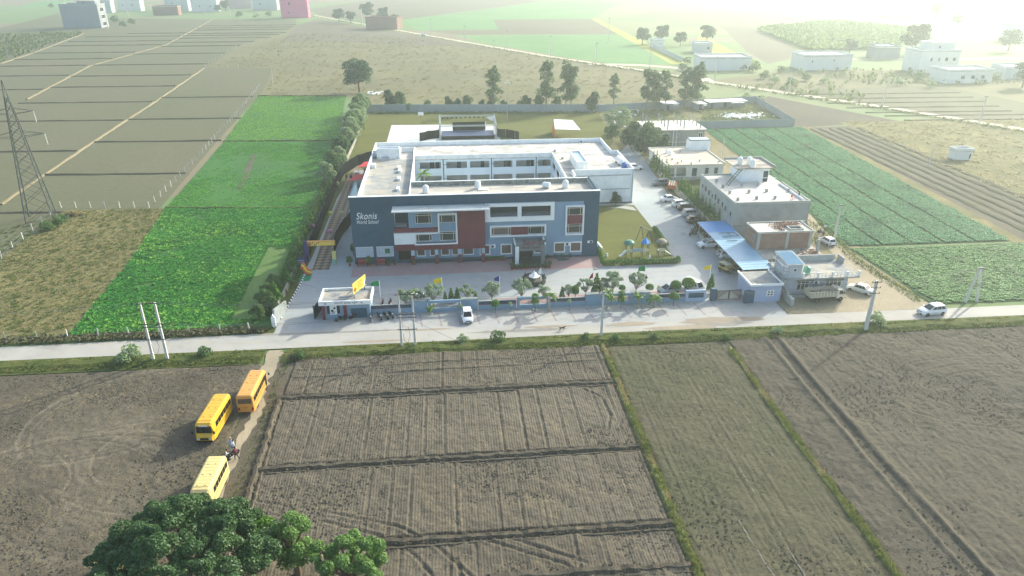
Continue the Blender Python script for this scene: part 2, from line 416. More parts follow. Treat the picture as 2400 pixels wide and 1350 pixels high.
# land right of the compound
sheet('field', pxs((1640,190),(2067,252),(2400,308),(2700,360),(2700,200),(2200,165),(1900,160)), dry_turf2)
sheet('field', pxs((1790,212),(2200,200),(2400,240),(2700,300),(2700,352),(2400,304),(2067,248)), soil_far)
sheet('field', pxs((1770,243),(1800,225),(2110,284),(1880,298),(1860,296)), soil_grey)
sheet('field', [(134, 104), (150, 104), (150, -24), (129, -1), (128, 0.4)], soil_brown)
sheet('field', [(150, 110), (360, 110), (360, -25), (150, -25)], dry_turf)
for k in range(6):
    ridge('bank', [(136+k*3.2, 101), (135+k*3.2, -20)], 2.2, 0.22, soil_green, seed=k, step=2.5)
sheet('path', [(134, 104), (137, 104), (131, -1), (128, 0)], dry_turf)

dark_bank = soil('bank_painted_shade', '#585641', '#625e48', '#48463a', patch=0.3)  # darker than the fields: shadow lines of the bunds put into their colour
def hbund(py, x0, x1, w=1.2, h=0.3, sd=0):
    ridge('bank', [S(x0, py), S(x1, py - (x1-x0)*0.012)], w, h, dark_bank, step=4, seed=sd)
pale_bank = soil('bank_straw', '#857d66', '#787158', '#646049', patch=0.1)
for k, pts in enumerate([[(63,233),(210,155),(390,105),(497,46)], [(0,480),(100,412),(230,325),(361,240),(478,160)], [(-150,200),(0,150),(76,125),(196,79)]]):
    ridge('bank', pxs(*pts), 1.15, 0.3, pale_bank, step=3, seed=k)
L1 = lambda y: np.interp(y, [46,105,155,233,262], [497,390,210,63,0])
L2 = lambda y: np.interp(y, [46,60,82,111,157,240,325,412,480], [740,697,665,555,480,361,230,100,0])
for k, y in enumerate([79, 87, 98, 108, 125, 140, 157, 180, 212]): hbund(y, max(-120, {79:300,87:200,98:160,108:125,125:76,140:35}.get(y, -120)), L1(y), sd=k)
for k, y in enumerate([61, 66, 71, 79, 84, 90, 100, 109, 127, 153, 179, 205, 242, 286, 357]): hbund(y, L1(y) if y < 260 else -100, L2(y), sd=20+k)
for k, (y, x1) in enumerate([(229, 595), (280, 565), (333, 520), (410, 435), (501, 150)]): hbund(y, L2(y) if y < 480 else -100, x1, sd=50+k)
for k, y in enumerate([222, 232, 242, 253, 264, 272, 282]): hbund(y, 1850+k*45, 2250+k*30, 1.2, 0.22, sd=70+k)
# far lane
lane_m = concrete('lane_surface', '#c2b6a2', '#b3a792', '#a39a86')
lane = pxs((735,36),(1000,83),(1290,133),(1530,168),(1640,188),(2067,250),(2400,304),(2800,368))
def strip(name, pts, w, mat, z=None):
    L = []; Rr = []
    for i, p in enumerate(pts):
        a = Vector(pts[max(i-1, 0)]); b = Vector(pts[min(i+1, len(pts)-1)]); d = (b-a).normalized(); n = Vector((-d.y, d.x))*w/2
        L.append((p[0]+n.x, p[1]+n.y)); Rr.append((p[0]-n.x, p[1]-n.y))
    return sheet(name, L + Rr[::-1], mat, z)
strip('lane', lane, 5.0, lane_m); strip('lane', pxs((1380,150),(1500,152),(1600,160),(1660,190)), 6, lane_m)
strip('lane', pxs((1900,138),(2150,138),(2420,136)), 5, lane_m)

# green crops along the left of the compound
ZL[0] = 0.0
sheet('verge', rect(-16, -8, -25.5, 142), verge_m)
sheet('crop_field', [(-57, 178), (-22, 175), (-15.6, 98.5), (-50, 100.6)], crop_m)
sheet('crop_field', [(-49.8, 100.2), (-15.5, 98), (-13, 33.2), (-45.5, 36.5)], crop_m)
sheet('crop_field', [(-45.5, 36.2), (-11.5, 33), (-9.8, -23.6), (-39.5, -23.6), (-41.5, 4)], crop_m)
sheet('crop_strip', [(-16.9, -20), (-17.6, 10), (-13.4, 11), (-11.6, -21)], crop_bare)
sheet('field', [(-120, -25.5), (-39.3, -23.7), (-41.4, 4), (-45, 36.4), (-67.4, 37), (-66, 8), (-120, -4)], dry_turf)
sheet('field', [(-300, 36), (-67.4, 37.5), (-66, 8.5), (-120, -4), (-300, -4)], soil_far)
for pts in ([(-50, 100.4), (-15.6, 98.2)], [(-45.6, 36.4), (-12.6, 33.1)], [(-57.2, 178.5), (-21.8, 175.3)]): ridge('bank', pts, 1.0, .35, verge_m, seed=int(pts[0][1]))
sheet('crop_strip', [(-37.6, 84), (-36.6, 83), (-33, 60), (-32, 50), (-33.4, 49), (-34.8, 60)], bank, .05)
# potato field on the right
ZL[0] = 0.0
sheet('potato_field', [(101, 103.5), (134, 103.5), (128, 0.4), (94.5, 0.4), (97, 20), (99, 54)], potato_m)
sheet('potato_field', [(93.8, -0.6), (180, -1), (180, -25), (95, -25.2)], potato_m)
sheet('seed_bed', [(96, 23), (101.5, 23), (95, 1), (93.4, 1)], potato_m)
# compound
ZL[0] = 0.004
sheet('ground', [(-11, 142), (78, 135), (136, 147), (132, 105), (101, 104), (74, 62), (68, 62), (59, 90), (-8, 88)], dry_turf)
sheet('back_lawn', [(-10.5, 140), (72, 133), (68, 90), (58, 62), (-3, 62), (-6.5, 70), (-9, 86)], lawn_m)
sheet('paving', [(-9.2, -24), (-8.4, 5), (-8.4, 40), (-7, 64), (-4, 64), (0, 62), (59.5, 62), (73.6, 90), (68.7, 31), (68.2, 10), (68.2, -20.5), (66, -26)], pave_m)
sheet('tile_path', [(-7.4, -2.0), (-4.4, -2.1), (-4.6, 30), (-5.2, 62), (-8.0, 62), (-8.0, 24)], tile_m)
sheet('pink_paving', [(-0.3, 0), (45, 0), (44.5, -5.5), (-0.2, -5.8)], pink_m)
sheet('pink_paving', [(24.5, -16.6), (58.5, -16.2), (58.5, -20.2), (24.5, -20.4)], pink_m)
sheet('pink_paving', [(60.6, -18), (66.5, -18), (66.5, -23.5), (60.6, -23.5)], pink_m)
sheet('lawn', [(45.2, 29.8), (59.2, 29), (59.3, 14), (59.1, -4.9), (45.0, -4.9)], lawn_m)
sheet('court', [(-0.6, 119), (33.7, 117), (34, 88), (-0.6, 88)], concrete('court_surface', '#cfcac0', '#c6cdcc', '#b9bfc0'))
# road and forecourt
ZL[0] = max(ZL[0], 0.036)
sheet('road', [(-600, -30.6), (-45, -30.6), (40, -30.1), (110, -30.3), (700, -31), (700, -26.6), (96, -26.8), (70, -26.6), (-9, -25.6), (-45, -26.3), (-600, -26.2)], road_m)
sheet('forecourt', [(-9.3, -26.4), (-9.3, -20), (60.5, -20.4), (70, -22), (70, -27.4), (30, -27), (5, -26.6)], fore_m)
sheet('side_path', [(77.5, -26.7), (95, -26.7), (92.2, -13), (93.2, 4), (96, 20), (93.8, 20), (90.8, 5), (88.5, -10), (84, -19)], dirt_path)
sheet('yard', [(70.2, -26.5), (78, -26.5), (84.8, -18), (70.2, -20)], soil('yard_earth', '#8d8370', '#7d7a62', '#6a6750', patch=0.2, clod=0.3))
redline = paint('paving_line', '#948987', 0.8, 0.2, 1.0)
for k in range(18):
    x = 9.2 + k*2.95
    sheet('bay_line', [(x, -21.3), (x+.28, -21.3), (x+.75, -25.6), (x+.45, -25.6)], redline, .056)
sand = soil('road_sand', '#94897a', '#a0947f', '#867c6c', patch=0.3, clod=0.5, bump=0.3)
def blot(name, cx, cy, rx, ry, mat, n=18, seed=0, z=.06):
    q = random.Random(seed); sheet(name, [(cx + rx*math.cos(2*math.pi*i/n)*q.uniform(.7, 1.1), cy + ry*math.sin(2*math.pi*i/n)*q.uniform(.7, 1.1)) for i in range(n)], mat, z)
for k, (px, py, rx, ry) in enumerate([(885,800,5,.35),(1000,773,4,.3),(1290,766,4,.45),(950,812,3,.5),(1600,768,6,.8),(1660,752,5,1.2),(1480,760,4,.7),(700,782,7,.2),(1750,748,3.5,.8)]):
    blot('sand_patch', *S(px, py), rx, ry, sand, seed=k, z=.06+.0015*k)
asphalt_patch = concrete('old_asphalt', '#8d8a82', '#817e76', '#77736a')
for k, (px, py, rx, ry) in enumerate([(1690,760,5,.9),(1230,775,8,.5),(870,776,6,.25)]): blot('road_patch', *S(px, py), rx, ry, asphalt_patch, seed=20+k, z=.0585)
# near fields: tilled earth as relief
q = random.Random(31); PL, PR = [], []
for k in range(36):
    y = -30.8-k*1.0; c = np.interp(-y, [30.8, 40, 46, 56, 66], [-7.9, -8.0, -7.1, -7.9, -7.5]); w = np.interp(-y, [30.8, 36, 44, 66], [1.6, 1.2, .7, .45])*q.uniform(.55, 1.25); c += q.uniform(-.15, .15); PL.append((c-w, y)); PR.append((c+w, y))
m = MB()
for k in range(35): m.quad((*PL[k], .03), (*PR[k], .03), (*PR[k+1], .03), (*PL[k+1], .03))
struct(m.build('path', dirt_path))
def clods(X, Y, s, a=0.10): return a*(lattice_noise(X, Y, .45, s)-.5) + a*1.3*(lattice_noise(X, Y, 1.5, s+1)-.5) + a*2*(lattice_noise(X, Y, 7, s+2)-.5)
def plot_fn(seed, tr):
    def fn(X, Y):
        Z = clods(X, Y, seed, .11) + .12
        q = random.Random(seed); x = -4.2
        while x < 38.5:
            x += q.choice((2.1, 2.3, 2.6)); dx = q.uniform(-.2, .2)
            Z += groove(X, Y, [(x, -30), (x+dx, -50), (x-dx, -80)], .2, q.uniform(.03, .13))*(.4+lattice_noise(X, Y, 5, seed+9))
        for p in tr: Z += groove(X, Y, p, .24, .15)
        return np.maximum(Z, 0.02)
    return fn
tracks = [[(-3.8,-62.6),(4,-65),(11,-67.6),(15,-70.5),(20,-77)], [(-3.8,-64.2),(4,-66.4),(9.5,-68.8),(13,-71.5),(17,-78)],
          [(20,-70.5),(27,-74),(33,-80)], [(22,-70.2),(29,-74)]]
relief('ploughed_plot', -4.6, 38.4, -43.0, -33.6, .16, plot_fn(1, [[(-4,-37),(38,-36)], [(-4,-39),(38,-38)]]), soil_brown)
relief('ploughed_plot', -4.2, 38.2, -57.0, -44.2, .16, plot_fn(2, [[(34,-45),(36,-47),(36.3,-51),(35,-55)]]), soil_brown)
relief('ploughed_plot', -3.9, 38.3, -69.2, -58.2, .16, plot_fn(3, tracks), soil_brown)
relief('ploughed_plot', -3.9, 38.4, -84, -70.3, .16, plot_fn(4, tracks+[[(14,-75),(17,-72.5),(18,-78)]]), soil_brown)
for k, pts in enumerate([[(-5.2,-43.6),(38.3,-43.6)], [(-4.4,-57.7),(38.4,-57.4)], [(-4.2,-69.8),(38.5,-69.8)], [(20,-75.0),(38.6,-75.2)], [(-4.9,-43.4),(-4.6,-58),(-4.3,-72),(-4.2,-84)]]):
    ridge('bank', pts, 1.0, .42, bank, seed=90+k, step=.6, jit=.2)
    o = (0, .75) if k < 4 else (.75, 0)
    ridge('bank', [(x+o[0], y-o[1]) for x, y in pts], .5, .22, bank, seed=190+k, step=.5)
q = random.Random(3); LT = []
for k in range(22):
    a = q.uniform(0, 6.28); cx, cy = q.uniform(-50, -10), q.uniform(-74, -34); r = q.uniform(4, 20); b = q.uniform(.6, 2.2)*q.choice((-1, 1))
    for o in (0, 1.45): LT.append([(cx + (r+o)*math.cos(a+b*i/9), cy + .65*(r+o)*math.sin(a+b*i/9)) for i in range(10)])
def field_left(X, Y):
    Z = clods(X, Y, 11, .10) + .10
    for p in LT[::2]: Z += groove(X, Y, p, .2, .07)
    return np.maximum(Z, .02)
def wear_left(X, Y):
    W = np.zeros(X.shape)
    for k, p in enumerate(LT): W = np.maximum(W, np.exp(-(linedist(X, Y, p)/.24)**2)*(.15+.55*((k*37) % 10)/10))
    return W*np.clip(lattice_noise(X, Y, 3, 5)*1.8, 0, 1)
relief('stubble_field', -56, -8.9, -86, -34.6, .2, field_left, soil_stubble, 0, wear_left)
def field_mid(X, Y):
    Z = clods(X, Y, 21, .09) + .10; q = random.Random(9)
    for k in range(15):
        x = 39.8 + k*1.15 + q.uniform(-.3, .3); Z += groove(X, Y, [(x, -37-q.uniform(0, 8)), (x+q.uniform(-.4, .4), -60), (x+q.uniform(-.8, .8), -92)], .16, q.uniform(.02, .09))
    for r in (2.5, 4.2, 6): Z += groove(X, Y, [(49+r*2.2*math.cos(t), -38+r*.9*math.sin(t)) for t in np.linspace(.2, 2.9, 9)], .18, .06)
    return np.maximum(Z, .02)
relief('tilled_field', 39.4, 56.6, -90, -34.2, .18, field_mid, soil_green)
def field_right(X, Y):
    Z = clods(X, Y, 31, .13) + .12; q = random.Random(14)
    for k in range(26):
        x = 58 + k*1.9 + q.uniform(-.4, .4); Z += groove(X, Y, [(x, -36), (x+q.uniform(-.5, .5), -60), (x, -92)], .2, q.uniform(0, .07))
    Z += groove(X, Y, [(64.3,-33),(64,-45),(64,-63),(65,-90)], .75, .42)
    for r in (3, 4.6, 6.4, 8.4): Z += groove(X, Y, [(88+r*1.9*math.cos(t), -50+r*math.sin(t)) for t in np.linspace(1.2, 5, 14)], .22, .08)
    return np.maximum(Z, .02)
relief('tilled_field', 57.4, 106, -90, -33.6, .22, field_right, soil_grey)
pale = soil('pale_track', '#8f8878', '#837c6c', '#6f695b', patch=.6, clod=.5)
for k, pts in enumerate([[(52.6,-46.5),(52.8,-55),(53,-66)], [(48.2,-58),(48.4,-66),(48.6,-78)], [(45.2,-70),(45.6,-76),(46.5,-81)]]): ridge('wheel_track', pts, .3, .13, pale, step=.35, seed=k)
sheet('field', [(-300, -34.4), (-56, -34.4), (-56, -130), (-300, -130)], soil_stubble)
sheet('field', [(106, -33.5), (400, -33.5), (400, -130), (106, -130)], soil_grey)
sheet('field', [(-56, -86), (106, -86), (106, -130), (-56, -130)], soil_brown)
sheet('verge', [(-300, -33.4), (-9.3, -34.6), (-9.3, -30.4), (-300, -30.6)], verge_m)
sheet('verge', [(-6.6, -34.4), (8, -33.4), (38, -34), (60, -34), (106, -33.4), (300, -33.6), (300, -30.2), (106, -30.2), (40, -30.0), (-6.4, -30.6)], verge_m)
bank_v = turf('bank_turf', '#74754a', '#656c3c', '#8f8862', 0.5, 2.0)
ridge('bank', [(38.9,-33.6),(38.8,-56),(39.1,-92)], .8, .3, bank_v, seed=301, step=.6)
ridge('bank', [(57,-36),(56.6,-55),(57,-92)], .8, .3, bank_v, seed=302, step=.6)
ridge('bank', [(-300,-32),(-60,-32),(-9.6,-32.2)], 2.6, .35, verge_m, seed=303, step=1.5)
ridge('bank', [(-5,-32.6),(30,-31.8),(70,-32),(300,-31.9)], 2.6, .4, verge_m, seed=304, step=1.2)
# crown of the air
hz = MB().box(-3800, 3800, -1500, 6000, -1.2, 62).build('haze', None); struct(hz, 'stuff')
hm = bpy.data.materials.new('haze_air'); hm.use_nodes = True; hn = hm.node_tree.nodes; hn.remove(hn['Principled BSDF'])
hv = hn.new('ShaderNodeVolumePrincipled'); hv.inputs['Color'].default_value = (0.86, 1.0, 0.95, 1)
hv.inputs['Density'].default_value = 0.00052; hv.inputs['Anisotropy'].default_value = 0.54; hv.inputs['Density Attribute'].default_value = ''
hm.node_tree.links.new(hv.outputs[0], hn['Material Output'].inputs['Volume']); hz.data.materials.append(hm); hz.display_type = 'WIRE'

# ------------------------------------------------------------------ BUILDINGS
white = grime('white_wall', '#e9eeee', '#bcc4c4', 0.5, 0.4)
white_c = grime('white_parapet', '#e9ecea', '#b3b6b0', 0.55, 0.7)
court_w = grime('courtyard_wall', '#dbe8ec', '#c5d5da', 0.3, 0.2)
slate = grime('slate_cladding', '#2f5063', '#466474', 0.55, 0.3, 0.55)
slate_d = paint('slate_dark', '#33444c', 0.6)
sky_blue = grime('pale_blue_wall', '#7f99ac', '#70899b', 0.45, 0.25, 0.7)
maroon = grime('maroon_panel', '#6b2f37', '#7a474c', 0.5, 0.4, 0.55)
trimw = paint('white_trim', '#e6e8e4', 0.5, 0.06)
trimg = paint('cream_frame', '#cfcfc4', 0.5, 0.08)
glass = glassy('window_glass', '#1d2a2d')
glass2 = glassy('window_glass_curtained', '#5d5149', 0.25)
dark = paint('deep_recess', '#1c2426', 0.8)
greyw = paint('grey_inner_wall', '#a9b2b3', 0.8)
roof_m = rooftop('roof_screed', '#a9a69d', '#d3cec3', '#86847c')
roof_g = rooftop('roof_grey', '#8f9494', '#a8a294', '#6d706c')
cem = grime('cement_wall', '#9aa09d', '#6f7674', 0.75, 0.3)
cem_l = grime('cement_pale', '#a9aca5', '#8a8d86', 0.6, 0.2)
steel = paint('dark_steel', '#3a4145', 0.5, 0.2, 2)
galv = paint('galvanised', '#9aa1a1', 0.45, 0.15, 2, metal=0.4)
wood_r = paint('rust_red', '#b0534c', 0.6)
plastic_w = paint('tank_white', '#e4e6e2', 0.4, 0.05)

letw = paint('letter_white', '#f2f4f2', .4, .02)
def holes_wall(x0, x1, z0, z1, y0, y1, holes):
    m = MB(); xs = sorted({x0, x1, *[h[i] for h in holes for i in (0, 1)]}); zs = sorted({z0, z1, *[h[i] for h in holes for i in (2, 3)]})
    for a, b in zip(xs, xs[1:]):
        run = None
        for c, d in zip(zs, zs[1:]):
            hit = any(h[0] < (a+b)/2 < h[1] and h[2] < (c+d)/2 < h[3] for h in holes)
            if hit:
                if run: m.box(a, b, y0, y1, *run); run = None
            else: run = (run[0], d) if run else (c, d)
        if run: m.box(a, b, y0, y1, *run)
    return m
def window(root, x, y, z, w, h, fm=None, gm=None, bar=.07, cols=(), rows=(), rz=0, depth=.1):
    """frame of bars standing proud with a pane set in it; looks towards -y before turning"""
    m = MB()
    for a, b, c, d in ((0, w, 0, bar), (0, w, h-bar, h), (0, bar, bar, h-bar), (w-bar, w, bar, h-bar)): m.box(a, b, -depth, .03, c, d)
    for c in cols: m.box(c*w-bar/2, c*w+bar/2, -depth*.8, .02, bar, h-bar)
    for r in rows: m.box(bar, w-bar, -depth*.7, .02, r*h-bar/2, r*h+bar/2)
    f = m.build('window', fm or trimg, root, loc=(x, y, z), rz=rz)
    MB().box(bar, w-bar, -.03, .012, bar, h-bar).build('pane', gm or glass, f)
    return f
def boxpart(name, mat, root, *a): return MB().box(*a).build(name, mat, root)
def frame_ring(root, x0, x1, z0, z1, y, d, bar=.25, name='window_surround', mat=None):
    m = MB()
    for a in ((x0, x1, z0, z0+bar), (x0, x1, z1-bar, z1), (x0, x0+bar, z0+bar, z1-bar), (x1-bar, x1, z0+bar, z1-bar)): m.box(a[0], a[1], y-d, y, a[2], a[3])
    return m.build(name, mat or trimw, root)
def text(root, s, size, mat, loc, rot=(R(90), 0, 0), ext=.05, shear=0.0, name='lettering', align='LEFT', sx=1.0, width=None):
    c = bpy.data.curves.new(name, 'FONT'); c.body = s; c.size = size; c.extrude = ext; c.shear = shear; c.align_x = align; c.offset = 0; c.space_character = 1.08
    t = bpy.data.objects.new('type', c); COL.objects.link(t); bpy.context.view_layer.update()
    me = bpy.data.meshes.new_from_object(t.evaluated_get(bpy.context.evaluated_depsgraph_get())); bpy.data.objects.remove(t); me.materials.clear()
    if width: sx = width/max(v.co.x for v in me.vertices)
    o = link(name, me, mat, root); o.location = loc; o.rotation_euler = rot; o.scale = (sx, 1, 1)
    return o

school = thing('school_building', 'three storey slate blue and maroon school around an open white courtyard', 'school', (0, 0, 0))
B = lambda n, m, *a: boxpart(n, m, school, *a)
holes_wall(0, 44.8, 0, 12.75, 0, .4, [(7.7,10.2,6.9,10.7), (24.84,29.8,8.4,10.4), (30.5,35.83,8.4,10.4), (8,10.2,.3,2.8)]).build('front_wall', slate, school)
m = MB(); x = .2
while x < 44.6: m.box(x, x+.09, -.05, 0.002, 11.0 if 7 < x < 24.8 or x > 24 else 9.9, 12.7); x += .3
o = m.build('cladding_rib', slate, school); o['kind'] = 'stuff'
B('coping', trimw, -.08, 44.9, -.07, .46, 12.75, 12.86)
# blocks behind the front
B('side_wall', slate, 44.4, 44.79, .4, 9.5, 0, 12.74); B('inner_wall', white, 10.5, 44.4, 9.2, 9.5, 0, 11.6); B('inner_wall', white, 10.5, 10.8, .4, 9.2, 0, 11.6)
B('front_roof', rooftop('roof_front', '#a9a59a', '#c4bcab', '#86837a'), 10.5, 44.4, .4, 9.5, 11.4, 11.7)
stain = grime('stained_parapet', '#94988f', '#3f4341', 0.9, 0.8)
B('front_parapet', stain, 10.5, 44.4, 9.25, 9.5, 11.7, 12.5); B('front_parapet', cem, 44.15, 44.4, .4, 9.25, 11.7, 12.5); B('parapet_rail', trimw, 10.5, 44.4, 9.22, 9.52, 12.5, 12.6)
B('balcony_back', slate_d, 24.6, 36.2, 2.4, 2.55, 7.4, 10.8); B('balcony_back', slate_d, 7.6, 10.4, 2.4, 2.55, 6.6, 10.8); B('balcony_floor', greyw, 24.6, 36.2, .4, 2.4, 8.2, 8.38); B('door_recess', dark, 7.9, 10.3, 1.6, 1.8, 0, 3)
B('balcony_floor', slate_d, 7.6, 10.3, .4, 2.4, 6.6, 6.88)
# pale blue right half
holes_wall(23.85, 41.9, .5, 10.9, -.06, 0.004, [(24.84,29.8,8.4,10.4), (30.5,35.83,8.4,10.4)]).build('blue_wall', sky_blue, school)
holes_wall(23.9, 36.5, 7.6, 11.0, -.5, -.07, [(24.84,29.8,8.45,10.4), (30.5,35.83,8.45,10.4)]).build('balcony_surround', trimw, school)
frame_ring(school, 38.6, 42.0, 4.6, 10.25, -.06, .55); B('spandrel', maroon, 38.85, 41.75, -.22, -.062, 6.65, 8.35)
window(school, 38.85, -.08, 8.35, 2.9, 1.65, cols=(.14, .86), rows=(.8,)); window(school, 38.85, -.08, 4.95, 2.9, 1.7, cols=(.14, .86), rows=(.75,)); B('sill', greyw, 38.85, 41.75, -.3, -.062, 4.85, 4.95)
frame_ring(school, 24.75, 35.05, 4.65, 6.8, -.06, .5); B('spandrel', maroon, 28.6, 31.75, -.22, -.062, 4.9, 6.55)
window(school, 25.0, -.08, 4.95, 3.6, 1.55, gm=glass2, cols=(.12, .86), rows=(.85,)); window(school, 31.75, -.08, 4.95, 3.05, 1.55, cols=(.14, .84), rows=(.85,))
for a, b in ((22.8, 24.8), (26.7, 28.8), (32.9, 35), (36.6, 38.7), (39.6, 41.8)):
    window(school, a, -.06, 1.1, b-a, 2.05, trimw, glass2, bar=.2, depth=.2)
# maroon and blue left half, stepping 1 m forward on pillars
B('maroon_block', maroon, 18.8, 23.85, -1.0, -.004, 2.8, 10.75); B('maroon_band', maroon, 7.56, 18.79, -1.0, -.004, 2.8, 4.1); B('maroon_band', maroon, 7.56, 15.3, -1.0, -.004, 6.25, 6.95)
m = MB(); x = 18.95
while x < 23.8: m.box(x, x+.07, -1.04, -.998, 8.5, 10.7); x += .25
o = m.build('panel_rib', maroon, school); o['kind'] = 'stuff'
B('blue_wall', sky_blue, 10.2, 15.4, -.6, -.004, 6.96, 10.7); B('blue_wall', sky_blue, 15.4, 18.79, -.6, -.004, 4.11, 10.7); B('blue_wall', sky_blue, 11.1, 15.39, -.6, -.004, 4.11, 6.24)
B('white_panel', trimw, 7.5, 11.08, -1.3, -.004, 4.12, 6.24)
W3 = dict(cols=(.15, .85), rows=(.78,), bar=.09)
window(school, 11.4, -.62, 7.8, 2.9, 1.95, **W3); window(school, 15.65, -.62, 7.85, 2.95, 1.75, **W3); window(school, 11.4, -.62, 4.4, 2.85, 1.6, **W3); window(school, 15.65, -.62, 4.4, 2.9, 1.75, **W3)
m = MB()
for a in ((11.1, 18.85, 3.85, 4.1), (18.6, 18.85, 4.1, 9.75), (15.4, 18.6, 9.5, 9.75), (15.4, 15.65, 6.1, 9.5), (11.1, 15.4, 5.95, 6.2), (11.1, 11.35, 4.1, 5.95)): m.box(a[0], a[1], -1.25, -.61, a[2], a[3])
m.build('window_surround', trimw, school)
B('canopy', rooftop('canopy_top', '#b4bdbb', '#c6cac2', '#8f9a98'), 7.5, 24.6, -3.0, -.002, 10.78, 10.95); B('canopy_edge', trimw, 7.45, 24.65, -3.06, -3.0, 10.74, 10.99)
B('wall_band', sky_blue, 10.3, 23.84, -.05, -.003, .75, 2.79); B('plinth', slate_d, 10.3, 23.84, -.4, -.002, .02, .72)
for x in (10.35, 14.62, 18.88, 23.15):
    B('pillar', maroon, x, x+.62, -1.0, -.4, .02, 1.75); B('pillar_head', paint('pillar_blue', '#a9bac6', .6), x, x+.62, -.98, -.42, 1.75, 2.79)
for a, b in ((11.3, 12.9), (13.7, 15.2), (15.75, 17.3), (17.7, 18.9), (19.75, 21.75)): window(school, a, -.05, 1.25, b-a, 1.4, trimw, glass2, bar=.14, depth=.15)
# white jaali screens
for x0, x1 in ((.4, 3.5), (4.1, 7.15)):
    B('screen_back', paint('screen_grey', '#93a4ab', .7), x0, x1, -.03, -.003, 1.45, 3.4)
    f = frame_ring(school, x0, x1, 1.45, 3.4, -.031, .1, .07, 'screen', trimw); m = MB(); n = 10
    for k in range(1, n): m.box(x0+(x1-x0)*k/n-.05, x0+(x1-x0)*k/n+.05, -.08, -.031, 1.52, 3.33)
    for k in range(1, 8): m.box(x0+.07, x1-.07, -.075, -.031, 1.45+1.95*k/8-.05, 1.45+1.95*k/8+.05)
    m.build('screen_lattice', paint('lattice_white', '#c3ccd0', .6), f)
B('notice', paint('notice_green', '#2f6a4a', .6), 5.6, 6.5, -.13, -.08, 2.05, 2.95)
B('vent', trimw, 42.9, 43.9, -.12, -.003, 2.75, 3.2); B('vent_fan', dark, 43.35, 43.8, -.14, -.12, 2.8, 3.15)
text(school, 'Skonis', 1.75, letw, (.95, -.12, 8.75), width=3.75, shear=.28, ext=.03); text(school, 'World School', 1.0, letw, (.95, -.12, 7.85), width=3.95, shear=.28, ext=.03)
# entrance porch
P_ = lambda n, m, *a: boxpart(n, m, school, *a)
porch_g = paint('porch_grey', '#6d7676', .6)
P_('porch_roof', porch_g, 29.1, 34.5, -3.6, -.064, 3.9, 4.1); P_('porch_kerb', trimw, 29.0, 29.2, -3.6, -.064, 4.1, 4.4); P_('porch_kerb', trimw, 34.4, 34.6, -3.6, -.064, 4.1, 4.4)
P_('porch_pillar', trimw, 29.1, 29.75, -3.58, -2.9, .32, 3.9); P_('porch_pillar', porch_g, 33.8, 34.5, -3.58, -2.9, .32, 3.9); P_('porch_beam', porch_g, 29.75, 33.8, -3.56, -3.2, 3.0, 3.9)
P_('porch_step', paint('granite_dark', '#3b4343', .35), 28.7, 34.9, -4.0, -.065, .03, .32); P_('porch_step', paint('granite_dark', '#3b4343', .35), 28.4, 35.2, -4.5, -4.0, .03, .17)
P_('entrance_door', dark, 30.3, 32.6, -.25, -.062, .33, 2.9); P_('porch_wall', slate_d, 29.2, 30.2, -.3, -.063, .33, 3.9)
red_l = paint('letter_red', '#7c2f38', .4)
text(school, 'Skonis', 1.5, red_l, (30.4, -3.45, 4.12), width=3.6, shear=.28); text(school, 'WORLD', .5, red_l, (30.2, -3.6, 3.45), width=1.65); text(school, 'SCHOOL', .5, red_l, (32.1, -3.6, 3.45), width=1.8)
m = MB()
for s in (-1, 1): m.quad((33.9, -3.4, 4.35), (33.9+s*.75, -3.4, 4.6), (33.9+s*.8, -3.4, 5.05), (33.9, -3.4, 4.8))
m.box(33.88, 33.92, -3.42, -3.38, 4.1, 4.8); m.build('book_emblem', paint('emblem_dark', '#3c4a4c', .4), school)
# two storey rear ring, roof at 7 m
B('side_wall', slate, .01, .39, .41, 9.5, 0, 12.74); B('outer_wall', white, -.6, -.3, 9.5, 61, 0, 8); B('outer_wall', white, -.3, .4, 9.5, 9.7, 0, 8); B('rear_wall', white, -.3, 57.7, 60.75, 61, 0, 8)
B('outer_wall', white, 57.45, 57.7, 47.8, 60.75, 0, 8); B('outer_wall', white, 57.7, 59.2, 47.55, 47.8, 0, 8); B('outer_wall', white, 58.95, 59.2, 31.25, 47.55, 0, 8); B('wing_front_wall', white, 45, 59.2, 31, 31.25, .25, 8); B('wall_base', dark, 45, 59.25, 30.96, 31.25, 0, .25)
B('side_wall', white, 45, 45.25, 9.5, 31, 0, 7.1)
B('wing_roof', roof_g, -.3, 9.8, .4, 47, 6.75, 7); B('rear_roof', roof_m, -.3, 57.45, 47, 60.75, 6.75, 7.003); B('wing_roof', roof_m, 42.8, 58.95, 31.25, 47, 6.75, 7); B('wing_roof', roof_m, 42.8, 45, 9.5, 31.25, 6.75, 6.997)
B('wing_roof', roof_m, 57.45, 58.95, 47, 47.55, 6.75, 6.99)
B('inner_parapet', white_c, 9.55, 9.8, 9.5, 46.75, 7, 8); B('inner_parapet', white_c, 42.8, 43.05, 9.5, 46.7, 7, 8); B('inner_parapet', white_c, 9.55, 43.05, 46.75, 47.0, 7.003, 8)
B('wing_parapet', white_c, 45.0, 45.25, 27, 31, 7.1, 8)
B('roof_partition', white_c, -.3, 6.3, 50.2, 50.45, 7.003, 8.6); B('roof_partition', white_c, 6.3, 9.6, 54.5, 54.7, 7.003, 8.2); B('roof_partition', white_c, 9.4, 9.6, 47.0, 54.5, 7.003, 8.0)
for z in (3.35, 6.55): MB().tube([(46 if z > 6 else 45.3, 30.88, z), (58.4, 30.88, z+.06)], .09).build('pipe', galv, school)
MB().tube([(58.9, 30.88, .3), (58.9, 30.88, 7.9)], .07).build('pipe', galv, school)
